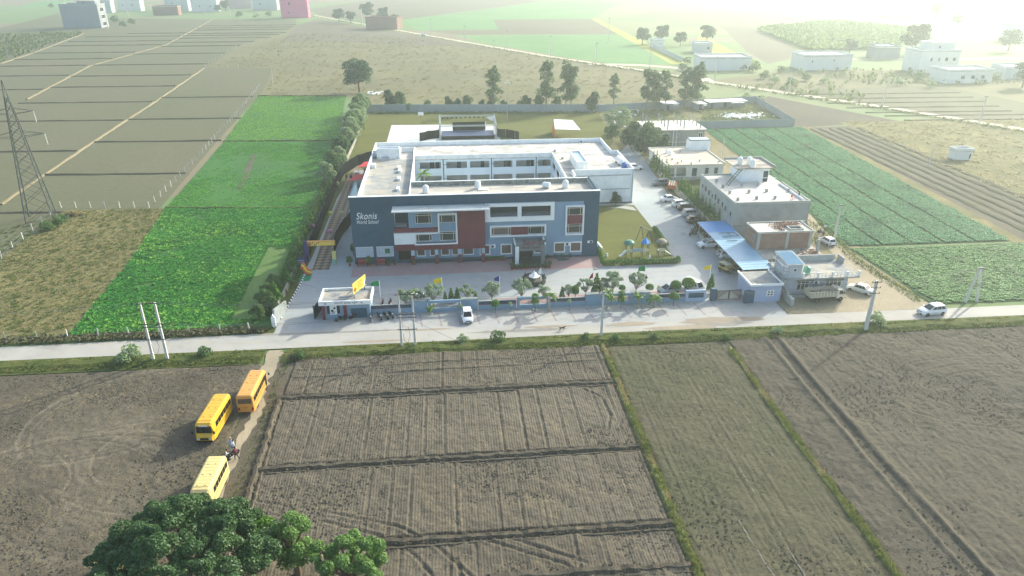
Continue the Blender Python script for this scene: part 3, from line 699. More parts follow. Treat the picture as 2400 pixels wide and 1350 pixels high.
for k in range(4): boxpart('rung', steel, school, 45.3, 46.2, 30.85, 30.95, .7+k*.45, .8+k*.45)
# courtyard: galleries with openings
bays = [(10.9, 15.9), (17.2, 22.2), (22.9, 27.6), (28.6, 33.2), (34.1, 38.6), (39.4, 42.6)]
H2 = [(a, b, z, z+1.6) for a, b in bays for z in (1.3, 4.65)]
holes_wall(9.8, 42.8, 0, 6.75, 47, 47.2, H2).build('gallery_wall', court_w, school)
H3 = [(a, a+4.6, z, z+1.6) for a in (11, 17, 23, 29, 35, 41) for z in (1.3, 4.65)]
o = holes_wall(9.5, 47, 0, 6.75, 0, .2, H3).build('gallery_wall', court_w, school, loc=(42.8, 0, 0), rz=R(90)); o.location = (43.0, 0, 0)
B('gallery_floor', greyw, 9.8, 42.8, 47.2, 49.6, 3.3, 3.5); B('corridor_wall', greyw, 9.8, 42.8, 49.6, 49.8, 0, 6.75); B('corridor_wall', greyw, 45.4, 45.6, 9.5, 47, 0, 6.75); B('corridor_wall', court_w, 9.5, 9.75, 9.5, 47, 0, 6.75)
for x, w in ((13.2, 1.1), (14.6, .9), (19.8, 1.0), (25.6, .9), (31.3, .9), (32.2, .8), (36.9, .9), (37.9, .8), (41.0, .9)): boxpart('door', slate_d if w > .85 else glass, school, x, x+w, 49.5, 49.6, 3.5, 6.1)
for x in (16.5, 28.1, 39.0): MB().tube([(x, 46.9, 0), (x, 46.9, 7.4)], .09).build('drain_pipe', slate, school)
for x in (16.5, 28.1, 39.0):
    for z in (2.2, 5.6): boxpart('spout', slate, school, x+.1, x+1.6, 46.86, 46.94, z, z+.07)
B('courtyard_floor', pave_m, 9.8, 42.8, 9.5, 47, .01, .03)
# stair heads on the roof
def stair_head(x0, x1, y0, y1, z0, z1, rm, axis='x'):
    m = MB(); t = .25; m.box(x0, x1, y0, y0+t, z0, z1).box(x0, x1, y1-t, y1, z0, z1).box(x0, x0+t, y0+t, y1-t, z0, z1).box(x1-t, x1, y0+t, y1-t, z0, z1); m.build('stair_head', white_c, school)
    MB().box(x0+t, x1-t, y0+t, y1-t, z1-.4, z1-.32).build('skylight_sheet', rm, school)
blue_sheet = paint('blue_sheet', '#5f9fd0', .25, .1, .4); pale_sheet = paint('pale_blue_sheet', '#9cc4d6', .3, .1, .4)
stair_head(.7, 6.2, 48.2, 50.15, 7.003, 9.5, blue_sheet); stair_head(46.5, 49, 33.2, 43.4, 7.0, 9.2, pale_sheet)
for k in range(7): boxpart('sheet_rib', trimw, school, 46.75+.3*k+.1, 46.75+.3*k+.14, 33.45, 43.15, 8.879, 8.93)
for k, (px, py) in enumerate([(935,391),(937,399),(935,417),(933,441)]):
    x, y = S(px, py, 7.4); boxpart('roof_vent', white_c, school, x-.3, x+.3, y-.9, y+.9, 7, 7.55)
x, y = S(872, 390, 7.3); boxpart('roof_tank_box', white_c, school, x-.8, x+.8, y-.6, y+.6, 7, 7.9)
for px, py in ((1300,355), (1318,373)):
    x, y = S(px, py, 7); boxpart('roof_stub', cem, school, x-.25, x+.25, y-.25, y+.25, 7, 7.5)
for k, (px, py) in enumerate([(870,371),(884,371),(900,371),(909,371),(922,369),(930,370)]):
    x, y = S(px, py, 7); c = thing('scrap_chair', f'grey discarded chair on the school roof, {ORD[k]} along the stair head wall', 'chair', (x, y-.5, 7.003), rnd.uniform(-.4, .4), 'old chairs kept on the school roof')
    boxpart('seat', steel, c, -.3, .3, -.3, .3, .4, .48); boxpart('backrest', steel, c, -.3, .3, .25, .32, .5, 1.1)
    for sx in (-.26, .26):
        for sy in (-.26, .26): boxpart('leg', steel, c, sx-.03, sx+.03, sy-.03, sy+.03, 0, .4)

# right hand neighbours
def simple_win(root, x, y, z, w, h, fm=trimw, gm=glass, rz=0, **k): return window(root, x, y, z, w, h, fm, gm, rz=rz, **k)
big = thing('cement_house', 'large plain grey cement house with three tanks above its roof', 'house', (0, 0, 0))
bp = lambda n, m, *a, r=None: boxpart(n, m, r or big, *a)
bp('wall', cem, 72.5, 87.7, 5, 25, 0, 7.6); bp('roof', rooftop('roof_pale', '#c9c4b8', '#d8cdb9', '#aab0af'), 72.7, 87.5, 5.2, 24.8, 7.6, 7.75)
for a in ((72.5, 87.7, 5, 5.2), (72.5, 72.7, 5.2, 25), (87.5, 87.7, 5.2, 18), (72.7, 87.5, 24.8, 25)): bp('parapet', cem_l, *a, 7.602, 8.05)
bp('wall_groove', paint('groove', '#5c6361', .9), 72.6, 87.6, 4.97, 5.003, 3.2, 3.3)
bp('stair_room', white, 79.3, 85.2, 19.4, 25.9, 7.6, 10.7); bp('stair_room_roof', rooftop('roof_stained', '#9b958a', '#b5ac9c', '#4a4a46'), 77.7, 86.2, 18.7, 26.4, 10.7, 10.9)
for a in ((77.7, 86.2, 26.2, 26.4), (86.0, 86.2, 18.9, 26.2)): bp('roof_kerb', cem_l, *a, 10.9, 11.3)
bp('door', slate_d, 84.0, 85.0, 19.33, 19.41, 7.75, 10.0)
for px, py in ((1679,427),(1694,440),(1738,438),(1776,436),(1710,454),(1755,452),(1796,450),(1847,449),(1729,470),(1773,467),(1816,466)):
    x, y = S(px, py, 7.75); bp('column_stub', cem, x-.22, x+.22, y-.22, y+.22, 7.75, 8.4)
for k in range(9):
    z = (5.6, 5.4, 5.2, 5.3, 5.5, 5.2, 5.2, 5.0, 5.0)[k]; y = (23.5, 21.5, 19.4, 17.2, 15.4, 13.6, 11.3, 9.6, 6.6)[k]; w = (.5, .8, .8, .4, .6, .6, .6, .6, .4)[k]
    simple_win(big, 72.5, y, z, w, 1.0 if w > .5 else .7, slate_d, rz=R(-90))
m = MB()
for s in (0, .8):
    m.bar((75.2+s*.3, 17.5-s, 7.8), (79.4+s*.3, 20.3-s, 10.9), .1)
for k in range(9): m.bar((75.4+k*.45, 17.65+k*.3, 7.95+k*.34), (75.64+k*.45, 16.85+k*.3, 7.95+k*.34), .07)
m.build('steel_ladder', steel, big)
MB().tube([(86.6, 6, 7.95), (86.6, 17, 7.95)], .22).build('roof_pipe', white_c, big)
m = MB().box(82.6, 83, 17.4, 17.8, 7.75, 9.2).box(83, 86, 17.55, 17.65, 9.0, 9.1).box(85.9, 86, 17.5, 17.7, 7.75, 9.0); m.build('roof_frame', white_c, big)

brickm = blocks('brickwork', '#8a6252', '#7b5a4d', '#8d8378', .24, .08)
bk = thing('brick_house', 'unfinished red brick building with rubble heaped on its roof', 'house', (0, 0, 0))
def brick_wall(name, x0, x1, y0, y1, z0, z1):
    m = MB().box(x0, x1, y0, y1, z0, z1); o = m.build(name, None, bk); o.data.materials.append(BV); return o
def brick_vert():
    t = NT('brick_vertical'); v = t.new('ShaderNodeTexCoord'); sp = t.new('ShaderNodeSeparateXYZ'); t.l.new(v.outputs['Object'], sp.inputs[0])
    cb = t.new('ShaderNodeCombineXYZ'); t.l.new(t.math('ADD', sp.outputs[0], sp.outputs[1]), cb.inputs[0]); t.l.new(sp.outputs[2], cb.inputs[1])
    br = t.new('ShaderNodeTexBrick', i_Scale=1.0); br.inputs['Brick Width'].default_value = .24; br.inputs['Row Height'].default_value = .085; br.inputs['Mortar Size'].default_value = .01
    for k, c in (('Color1', '#8d6150'), ('Color2', '#775244'), ('Mortar', '#8f8478')): br.inputs[k].default_value = (*lin(c), 1)
    t.l.new(cb.outputs[0], br.inputs['Vector']); a = t.mix(t.ramp(t.noise(t.co(), .9, 6, .75), .45, .62, 0, .8), br.outputs[0], '#94806e')
    t.base(a, .9); t.bump(br.outputs['Fac'], .3, .02); return t.m
BV = brick_vert()
brick_wall('upper_wall', 72.3, 82.4, -7.3, -2.2, 3.2, 6.3); brick_wall('lower_wall', 72.3, 82.9, -11.2, -2.2, 0, 3.0)
boxpart('slab', roof_g, bk, 72.1, 83.2, -11.8, -2.1, 3.0, 3.2); boxpart('roof_slab', rooftop('slab_pale', '#c9bfb0', '#d6ccbc', '#9a9086'), bk, 72.2, 82.5, -7.4, -2.1, 6.3, 6.42)
for a in ((72.1, 82.6, -7.5, -7.3), (72.1, 72.3, -7.3, -2.1), (72.3, 83.4, -2.3, -2.1), (82.4, 82.6, -7.3, -2.3)): boxpart('roof_kerb', cem_l, bk, *a, 6.421, 6.62)
for x in (72.27, 77.6, 81.9): boxpart('column', cem_l, bk, x, x+.5, -7.36, -7.2, 3.2, 6.31)
boxpart('column', cem_l, bk, 82.5, 82.9, -9.5, -9.1, 3.2, 5.6); boxpart('roof_opening', dark, bk, 78.6, 80.8, -6.4, -5.2, 6.42, 6.46)
for a in ((78.4, 81, -6.6, -6.4), (78.4, 81, -5.2, -5.0), (78.4, 78.6, -6.4, -5.2), (80.8, 81, -6.4, -5.2)): boxpart('opening_kerb', cem_l, bk, *a, 6.42, 6.75)
simple_win(bk, 72.3, -5.2, 4.2, .9, 1.3, cem_l, BV, rz=R(-90))
q = random.Random(5); m = MB(); rub = paint('brick_rubble', '#7a5b50', .9, .4, 3)
for k in range(420):
    x = q.triangular(75.2, 82, 80); y = q.uniform(-4.9, -2.5) if x > 77.5 else q.uniform(-6.5, -3); m.ob((x, y, 6.47+q.random()*.28), (.24, .12, .1), q.random()*3)
o = m.build('brick_rubble', rub, bk); o['kind'] = 'stuff'
m = MB()
for k in range(110): m.ob((q.uniform(79, 82.8), q.uniform(-11.4, -8), 3.25+q.random()*.08), (.24, .12, .1), q.random()*3)
o = m.build('loose_brick', paint('brick_tile', '#8c6a58', .9, .3, 3), bk); o['kind'] = 'stuff'

hf = thing('corner_house', 'pale blue corner house with railed roof terrace and green tank', 'house', (0, 0, 0))
hp = lambda n, m, *a: boxpart(n, m, hf, *a)
lav = grime('lavender_wall', '#b9c0c6', '#969fa6', .6, .4)
hp('wall', lav, 73.2, 83.2, -19.6, -13.7, 0, 3.2); hp('wall', lav, 71.9, 73.2, -19.9, -14, 0, 3.2); hp('roof', roof_g, 71.9, 84.4, -20.8, -13.5, 3.2, 3.42)
hp('parapet', grime('worn_parapet', '#b2b6b0', '#7d827d', .8, .6), 75.5, 83.6, -13.7, -13.5, 3.42, 4.5); hp('parapet', cem_l, 84.2, 84.4, -15.5, -13.5, 3.42, 4.5)
for x in (74.6, 77.1, 79.6, 82.1, 84.15): hp('terrace_post', white_c, x, x+.3, -20.75, -20.45, 3.42, 4.35)
m = MB()
for z in (3.75, 4.2): m.box(74.9, 84.2, -20.63, -20.57, z, z+.05); m.box(84.27, 84.33, -20.5, -15.5, z, z+.05)
for k in range(14): m.box(75.3+k*.65, 75.34+k*.65, -20.62, -20.58, 3.42, 4.2)
m.build('railing', galv, hf)
hp('stair_room', lav, 72.0, 74.5, -20.3, -15.6, 3.42, 5.7)
MB().add([(71.8,-20.6,5.75),(74.8,-20.6,5.75),(74.8,-15.4,6.15),(71.8,-15.4,6.15),(71.8,-20.6,5.83),(74.8,-20.6,5.83),(74.8,-15.4,6.23),(71.8,-15.4,6.23)], [(3,2,1,0),(4,5,6,7),(0,1,5,4),(1,2,6,5),(2,3,7,6),(3,0,4,7)]).build('stair_roof', cem_l, hf)
for k in range(12): MB().add([(71.95+.225*k,-20.4,5.846),(72.12+.225*k,-20.4,5.846),(72.12+.225*k,-15.6,6.216),(71.95+.225*k,-15.6,6.216),(72.03+.225*k,-20.4,5.92),(72.03+.225*k,-15.6,6.29)], [(0,1,4),(2,3,5),(0,4,5,3),(1,2,5,4)]).build('roof_sheet', pale_sheet, hf)
simple_win(hf, 73.0, -20.3, 4.5, .6, .6)
simple_win(hf, 74.4, -19.62, .8, 2.1, 1.7, cols=(.33,.66), rows=(.7,)); simple_win(hf, 79.3, -19.62, 1.2, 2.8, 1.3, cols=(.25,.5,.75), rows=(.7,))
for a, b in ((74.2, 76.7), (79.1, 82.3)): hp('sunshade', cem_l, a, b, -20.1, -19.6, 2.55, 2.65)
hp('porch_door', greyw, 72.2, 73.1, -19.96, -19.9, .2, 2.2); hp('step', cem, 72, 76, -20.9, -19.9, 0, .3); hp('side_wall', cem_l, 71.7, 71.9, -22.4, -14, 0, 2.0); hp('gate_wall', cem_l, 71.7, 72.2, -23.8, -22.4, 0, 1.3)
m = MB()
for x in (70.9, 71.8):
    for y in (-21.2, -16.5): m.bar((x, y, 0), (x, y, 6.0), .09)
for z in (3.2, 4.1, 5.0, 5.9): m.bar((70.9, -21.2, z), (71.8, -21.2, z), .07); m.bar((70.9, -21.2, z), (70.9, -16.5, z), .07)
for k in range(10): m.box(70.95, 71.75, -21+k*.45, -20.7+k*.45, .4+k*.32, .46+k*.32)
m.build('outdoor_stair', galv, hf)

gh = thing('gatekeeper_room', 'pale blue flat roofed room at the end of the blue carport', 'building', (0, 0, 0))
gp = lambda n, m, *a: boxpart(n, m, gh, *a)
gp('wall', grime('lilac_wall', '#a3afc4', '#8d99ae', .4, .3), 65.6, 70.7, -21.9, -16.4, 0, 2.95); gp('roof', roof_g, 65.5, 70.8, -22, -16.3, 2.95, 3.05)
for a in ((65.4, 70.9, -22.1, -21.9), (65.4, 65.6, -21.9, -16.2), (70.7, 70.9, -21.9, -16.2)): gp('roof_kerb', trimw, *a, 2.951, 3.3)
simple_win(gh, 68.3, -21.92, 1.1, 1.2, 1.0, bar=.13, cols=(.5,), rows=(.5,))
gp('pillar', slate, 64.6, 66.2, -22.2, -21.7, 0, 2.2)

mid = thing('white_bungalow', 'low white bungalow with flat roof behind the driveway trees', 'house', (0, 0, 0))
mp_ = lambda n, m, *a: boxpart(n, m, mid, *a)
cream = grime('cream_wall', '#cfcfc6', '#adb0a8', .4, .3)
holes_wall(72, 86.5, .8, 3.75, 47.7, 47.9, [(72.6, 77.0, 1.0, 3.2)]).build('front_wall', cream, mid); mp_('plinth', cem, 72, 86.5, 47.6, 64.5, 0, .79); mp_('wall', cream, 72.0, 86.4, 50.2, 64.4, .8, 3.74); mp_('side_wall', cream, 86.3, 86.5, 47.9, 50.2, .8, 3.75); mp_('pillar', cream, 74.0, 74.5, 47.72, 47.92, .9, 3.3)
mp_('roof', rooftop('bungalow_roof', '#b9ad9a', '#cfc2ac', '#8f938f'), 71.7, 86.8, 47.4, 64.8, 3.75, 4.0)
for a in ((71.7, 71.9, 47.4, 64.8), (86.6, 86.8, 47.4, 64.8), (71.9, 86.6, 64.6, 64.8)): mp_('roof_kerb', cream, *a, 4.0, 4.25)
for x, w in ((78.5, 1.2), (81.8, .9), (84.2, .9)): mp_('door' if w > 1 else 'window', slate_d, x, x+w, 47.62, 47.71, 1.0 if w > 1 else 1.3, 3.0)
mp_('stair_room', white, 82, 87.6, 61.4, 64.5, 4.0, 6.6); mp_('stair_kerb', slate_d, 81.9, 87.7, 61.3, 64.6, 6.6, 6.75); mp_('stair_sheet', pale_sheet, 82.3, 87.3, 61.7, 64.2, 6.75, 6.8)
for px, py in ((1588,383),(1597,380),(1620,385),(1640,378),(1685,380),(1575,375),(1594,357)):
    x, y = S(px, py, 4.0); mp_('column_stub', cem_l, x-.15, x+.15, y-.15, y+.15, 4.0, 4.5)
for y in (50, 53.5, 57): simple_win(mid, 72.0, y+1, 1.8, .9, 1.2, rz=R(-90))

ch = thing('pillared_house', 'grey unfinished house with bare columns standing on its roof', 'house', (0, 0, 0))
cp_ = lambda n, m, *a: boxpart(n, m, ch, *a)
cp_('wall', grime('cement_warm', '#9c9a92', '#85847c', .5, .2), 76.4, 93.4, 82.2, 94.2, 0, 4.7); cp_('roof', rooftop('roof_white', '#d3ccc0', '#ddd5c8', '#b5afa4'), 76.1, 93.8, 81.8, 94.8, 4.7, 4.95)
for i in range(4):
    for j in range(4): x, y = 77.4+i*4.9, 83+j*3.4; cp_('column', cem, x-.14, x+.14, y-.14, y+.14, 4.95, 7.6)
for x, w in ((82.2, .5), (85.2, .5), (91.5, 1.3)): simple_win(ch, x, 82.18, 2.6, w, 1.3, cols=(.5,))
for x in (83.9, 84.9): MB().tube([(x, 82.05, 0), (x, 82.05, 4.7)], .12).build('pipe', white_c, ch)
cp_('ledge', cream, 78.5, 92, 81.9, 82.2, 1.1, 1.3)

# gate house with the hoarding
gl = thing('gate_house', 'small white roofed gate house with maroon pillars beside the school entrance', 'building', (0, 0, 0))
lp = lambda n, m, *a: boxpart(n, m, gl, *a)
lp('wall', sky_blue, -2.6, 4.7, -21.7, -17.5, 0, 2.75); lp('roof', roof_g, -2.7, 4.8, -21.9, -17.4, 2.75, 2.95)
for a in ((-2.95, 5.0, -22.2, -21.9), (-2.95, -2.7, -21.9, -17.2), (4.8, 5.05, -21.9, -17.2), (-2.7, 4.8, -17.4, -17.2)): lp('fascia', trimw, *a, 2.6, 3.3)
for x in (-2.6, .7): lp('pillar', maroon, x, x+.45, -21.95, -21.7, 0, 2.6)
lp('shutter', slate, 1.75, 4.2, -21.78, -21.7, .15, 1.75); lp('side_window', glass, -1.85, -1.4, -21.77, -21.7, 1.0, 2.3); lp('side_window', glass, -.35, .1, -21.77, -21.7, 1.0, 2.3)
lp('picture_panel', trimw, -1.4, -.35, -21.79, -21.7, .85, 2.35)
for cx, cz, r in ((-1.05, 1.5, .22), (-.68, 1.95, .18)): MB().lathe([(r*.3, -21.815), (r, -21.81), (r, -21.79)], 12, (cx, 0, cz), 'y').build('portrait', dark, gl)
MB().quad((-1.3,-21.795,.95),(-.75,-21.795,.95),(-.5,-21.795,1.5),(-1.2,-21.795,1.2)).build('portrait', greyw, gl)
text(gl, 'ਸਕੋਨਿਸ ਵਰਲਡ ਸਕੂਲ', .42, slate_d, (-.5, -22.21, 2.82), ext=.01)
for x in (-1.9, 3.6): MB().lathe([(.16, -22.24), (.16, -22.2)], 10, (x, 0, 2.95), 'y').build('fascia_lamp', galv, gl)
lp('roof_pipe', galv, -.2, 2.0, -20.1, -19.95, 2.95, 3.05)
bb = thing('hoarding', 'yellow advertising hoarding propped up on the gate house roof', 'hoarding', (2.3, -21.1, 2.95), math.atan2(3.7, 1.6))
ylw = paint('hoarding_yellow', '#efc95e', .5, .12, .5); brn = paint('hoarding_brown', '#7d4a22', .5); org = paint('hoarding_print', '#c98a2a', .5)
MB().box(0, 4.0, -.03, .05, .85, 2.65).build('panel', ylw, bb)
for x in (.35, 3.6): boxpart('post', steel, bb, x-.05, x+.05, .06, .16, 0, 2.5)
MB().bar((2, .1, 1.6), (1.2, 1.9, .05), .08).build('stay', steel, bb)
MB().lathe([(.36, -.045), (.36, -.03)], 16, (.62, 0, 1.45), 'y').build('print_disc', brn, bb)
MB().lathe([(.2, -.055), (.2, -.045)], 12, (.62, 0, 1.45), 'y').build('print_disc', paint('print_skin', '#a8783f', .5), bb)
for k in range(5): boxpart('print_line', org, bb, 1.35+.12*(k % 2), 2.9-.2*(k % 3), -.04, -.03, 1.25+k*.25, 1.36+k*.25)
MB().quad((3.3,-.042,.95),(3.9,-.042,.95),(3.85,-.042,1.7),(3.55,-.042,2.0),(3.35,-.042,1.6)).build('print_figure', paint('print_white', '#e8e4da', .5), bb)
MB().quad((3.55,-.05,1.0),(3.95,-.05,1.0),(3.93,-.05,1.9),(3.7,-.05,1.5)).build('print_figure', dark, bb)

# carport
cpt = thing('carport', 'long blue sheet metal carport sheltering vehicles beside the driveway', 'carport', (0, 0, 0))
bl = paint('carport_blue', '#4f8fc4', .3, .15, .12, metal=0); bl2 = paint('carport_faded', '#8fb2c4', .35, .15, .12, metal=0)
N = 24; y0, y1 = -15.6, 8.6
for k in range(N):
    a = y0 + (y1-y0)*k/N; b = y0 + (y1-y0)*(k+1)/N - .02; m = MB(); z = 3.0
    m.add([(66.7,a,z),(72.4,a,z+.12),(72.4,b,z+.12),(66.7,b,z),(66.7,a,z+.03),(72.4,a,z+.15),(72.4,b,z+.15),(66.7,b,z+.03)], [(3,2,1,0),(4,5,6,7),(0,1,5,4),(1,2,6,5),(2,3,7,6),(3,0,4,7)])
    m.add([(66.7,a,z+.03),(72.4,a,z+.15),(72.4,a+.1,z+.15),(66.7,a+.1,z+.03),(66.7,a+.05,z+.06),(72.4,a+.05,z+.18)], [(0,1,5,4),(3,2,5,4),(0,4,3),(1,2,5)])
    m.build('roof_sheet', bl if k > 17 else bl2, cpt)
for y in (-14.8, -9, -3.4, 2.2, 7.8):
    for x in (67.0, 72.0): boxpart('post', galv, cpt, x-.06, x+.06, y-.06, y+.06, 0, 3.0)
    boxpart('beam', steel, cpt, 66.8, 72.3, y-.05, y+.05, 2.86, 2.99)
m = MB()
for a, b in (((68.6,1.5),(71.6,1.6)), ((68.6,-.4),(71.8,-.3)), ((70.3,1.55),(70.3,-.35)), ((71.6,1.6),(71.8,-.3)), ((68.6,-2.6),(70.6,-2.6))): m.bar((*a, 3.27), (*b, 3.3), .09)
m.build('roof_frame', steel, cpt)

# ------------------------------------------------------------------ WALLS, GATES, FENCES
def px_u(px): return S(px, 731)[0]
bwall = thing('boundary_wall', 'pale blue school front wall of solid, slotted and red striped panels', 'wall', (0, 0, 0))
stripe = paint('stripe_red', '#7d3c40', .6)
def sec(kind, a, b):
    x0, x1 = px_u(a), px_u(b)-.03; y = -20.6; P = lambda n, m, *q: boxpart(n, m, bwall, *q)
    if kind == 'low':
        P('low_panel', sky_blue, x0, x1, y, y+.2, 0, .95); P('stripe', stripe, x0, x1, y-.05, y+.22, .95, 1.05); P('channel', slate_d, x0, x1, y+.05, y+.2, 1.05, 1.5); P('channel_cap', slate, x0, x1, y-.04, y+.06, 1.05, 1.3)
        P('coping', cem, x0, x1, y, y+.24, 1.5, 1.56)
    if kind == 'solid': P('solid_panel', sky_blue, x0, x1, y-.06, y+.25, 0, 1.95); P('cap', paint('wall_cap', '#7f8784', .7), x0-.02, x1+.02, y-.1, y+.75, 1.95, 2.05)
    if kind in ('slot', 'panel'):
        h = [(x0+.45, x1-.3, .65, 1.55)]
        holes_wall(x0, x1, 0, 2.0, y-.08, y+.25, h).build('slot_panel', sky_blue if kind == 'slot' else grime('wall_bluish', '#a3b4c6', '#8b9cae', .4, .4), bwall)
        if kind == 'panel': P('infill', slate, x0+.45, x1-.3, y, y+.1, .4, 1.56)
        else:
            for k in range(3): P('slot_rail', steel, x0+.45, x1-.3, y+.05, y+.1, .8+.25*k, .83+.25*k)
for kind, a, b in (('low',867,968),('solid',970,1003),('slot',1004,1080),('solid',1081,1121),('low',1122,1212),('slot',1213,1289),('low',1290,1377),('solid',1378,1420),('slot',1422,1487),('solid',1488,1535),('low',1536,1621),('panel',1622,1672)): sec(kind, a, b)
boxpart('pillar', slate, bwall, 59.5, 60.4, -20.9, -20.2, 0, 2.2)
gt = thing('entrance_gate', 'closed brown double gate between slate blue pillars at the driveway', 'gate', (60.5, -20.6, 0))
gm_ = paint('gate_brown', '#8c8378', .5, .15, 1, metal=.2)
for k in range(2):
    x = .05+2.05*k; lf = MB().box(x, x+2.0, -.03, .03, .15, 1.75).build('gate_leaf', gm_, gt)
    m = MB()
    for a in ((x, x+2, .15, .23), (x, x+2, 1.7, 1.8), (x, x+.07, .15, 1.8), (x+1.93, x+2, .15, 1.8)): m.box(a[0], a[1], -.06, .06, a[2], a[3])
    m.build('gate_frame', steel, lf)
    MB().quad((x+.1,-.04,.25),(x+1.9,-.04,.25),(x+1.0 + (.85 if k == 0 else -.85),-.04,1.6)).build('gate_panel', paint('gate_light', '#b5ab9b', .5), lf)
g2 = thing('gate_leaf', 'open dark steel gate leaf beside the gate house wall', 'gate', (-3.9, -21.6, 0), R(80))
boxpart('panel', slate_d, g2, 0, 3.4, -.03, .03, .1, 2.1)
for x in (0, 1.1, 2.2, 3.3): boxpart('bar', steel, g2, x, x+.09, -.07, .07, 0, 2.45 if x in (0, 3.3) else 2.2)
g3 = thing('entrance_pier', 'slanting white ended entrance wall at the left of the school gateway', 'wall', (-9.6, -23.6, 0), R(84))
MB().add([(0,-.15,0),(6,-.15,0),(6,-.15,1.6),(.5,-.15,2.7),(0,-.15,1.3),(0,.15,0),(6,.15,0),(6,.15,1.6),(.5,.15,2.7),(0,.15,1.3)], [(0,1,2,3,4),(9,8,7,6,5),(0,5,6,1),(1,6,7,2),(2,7,8,3),(3,8,9,4),(4,9,5,0)]).build('wall', cem, g3)
MB().add([(-.03,-.35,.3),(-.03,0,0),(-.03,.35,.3),(-.03,.35,1.7),(-.03,0,2.3),(-.03,-.35,1.7),(-.2,-.3,.3),(-.2,0,.05),(-.2,.3,.3),(-.2,.3,1.7),(-.2,0,2.25),(-.2,-.3,1.7)], [(0,1,2,3,4,5),(11,10,9,8,7,6)]+[(i,(i+1)%6,6+(i+1)%6,6+i) for i in range(6)]).build('end_panel', trimw, g3)
# kerb along the left drive: black and white blocks
kb = thing('kerb', 'black and white painted kerb along the left edge of the paving', 'kerb', (0, 0, 0))
for k in range(34):
    t = k/34; x = -9.25+.9*min(1, t*1.3); y = -21+t*17
    o = MB().ob((x, y, .12), (.22, .46, .24), -.05).build('block', trimw if k % 2 else slate_d, kb)
def panel_wall(name, label, pts, h, mat, step=3.0, post=None):
    """precast wall: posts with panels between"""
    w = thing(name, label, 'wall', (0, 0, 0))
    for a, b in zip(pts, pts[1:]):
        a, b = Vector((*a, 0)), Vector((*b, 0)); n = max(1, round((b-a).length/step)); d = (b-a)/n; an = math.atan2(d.y, d.x)
        for i in range(n):
            c = a + d*(i+.5); MB().ob((c.x, c.y, h/2), (d.length-.16, .1, h), an).build('panel', mat, w); p = a + d*i
            MB().ob((p.x, p.y, h/2+.05), (.16, .2, h+.1), an).build('post', post or mat, w)
    return w
precast = grime('precast_grey', '#98a09e', '#7c8583', .6, .15)
panel_wall('compound_wall', 'long grey precast wall closing the back lawn below the tall trees', [(-10.8, 142), (72.5, 135.2)], 2.7, precast, 3.2)
panel_wall('compound_wall', 'grey precast wall behind the tin roofed sheds', [(72.5, 135.5), (136, 147.2)], 2.4, precast, 3.2)
panel_wall('compound_wall', 'grey precast wall running beside the dark tilled field', [(136, 147), (132, 105.2)], 2.4, precast, 3.2)
panel_wall('compound_wall', 'grey precast wall between the rubbish heap and the potato field', [(131.6, 105), (96, 104.2)], 2.5, precast, 3.0)
panel_wall('driveway_wall', 'low weathered wall under the slender trees beside the driveway', [(71.2, 9.5), (71.4, 44), (71.6, 66)], 1.5, grime('low_wall', '#8f8f84', '#6f7066', .7, .4), 4)
panel_wall('left_wall', 'low grey wall hidden among the bushes left of the school', [(-10.2, -20), (-9.9, 90), (-10.8, 141)], 1.3, grime('low_wall', '#8f8f84', '#6f7066', .7, .4), 6)
def wire_fence(label, pts, step=3.5, h=1.5, zmax=1.0):
    f = thing('wire_fence', label, 'fence', (0, 0, 0)); m = MB(); pm = grime('post_concrete', '#cfcbc0', '#aaa69a', .4, 1); n_ = 0; prev = None; me = None
    for a, b in zip(pts, pts[1:]):
        a, b = Vector((*a, 0)), Vector((*b, 0)); n = max(1, round((b-a).length/step))
        for i in range(n + (b.xy == Vector(pts[-1]))):
            p = a + (b-a)*i/n
            if me is None: me = MB().loft([[(-.09,-.09,0),(.09,-.09,0),(.09,.09,0),(-.09,.09,0)], [(-.06,-.06,h),(.06,-.06,h),(.06,.06,h),(-.06,.06,h)]]).build('post', pm, f, loc=p); me = me.data
            else: link('post', me, None, f, p)
            f.children[-1].rotation_euler = (rnd.uniform(-.08,.08), rnd.uniform(-.08,.08), rnd.random())
            if prev is not None:
                for z in (.6, 1.2): m.bar(prev + Vector((0,0,z)), p + Vector((0,0,z)), .012)
            prev = p
    m.build('wire', galv, f); return f
wire_fence('concrete post fence climbing between the green crop and the ploughed plots', [(-49.4, 37.1), (-50.5, 65.8), (-57, 150), (-62, 205)], 4.2)
wire_fence('concrete post fence crossing behind the dry grass from the pylon', [(-69, 38.9), (-49.4, 37.1)], 3.2)
wire_fence('concrete post fence along the edge of the dry grass below the pylon', [(-74, -25), (-66.1, 9.1), (-69, 34)], 5)
wire_fence('concrete post fence between the green crop and the road', [(-52, -24.6), (-39.3, -24.4), (-13, -24.6)], 4.6)
wire_fence('concrete post fence at the top of the fallow field', pxs((640,200),(636,160),(484,158)), 6)
wire_fence('concrete post fence bordering the far scrub', pxs((481,157),(554,111),(633,95),(665,82)), 9)

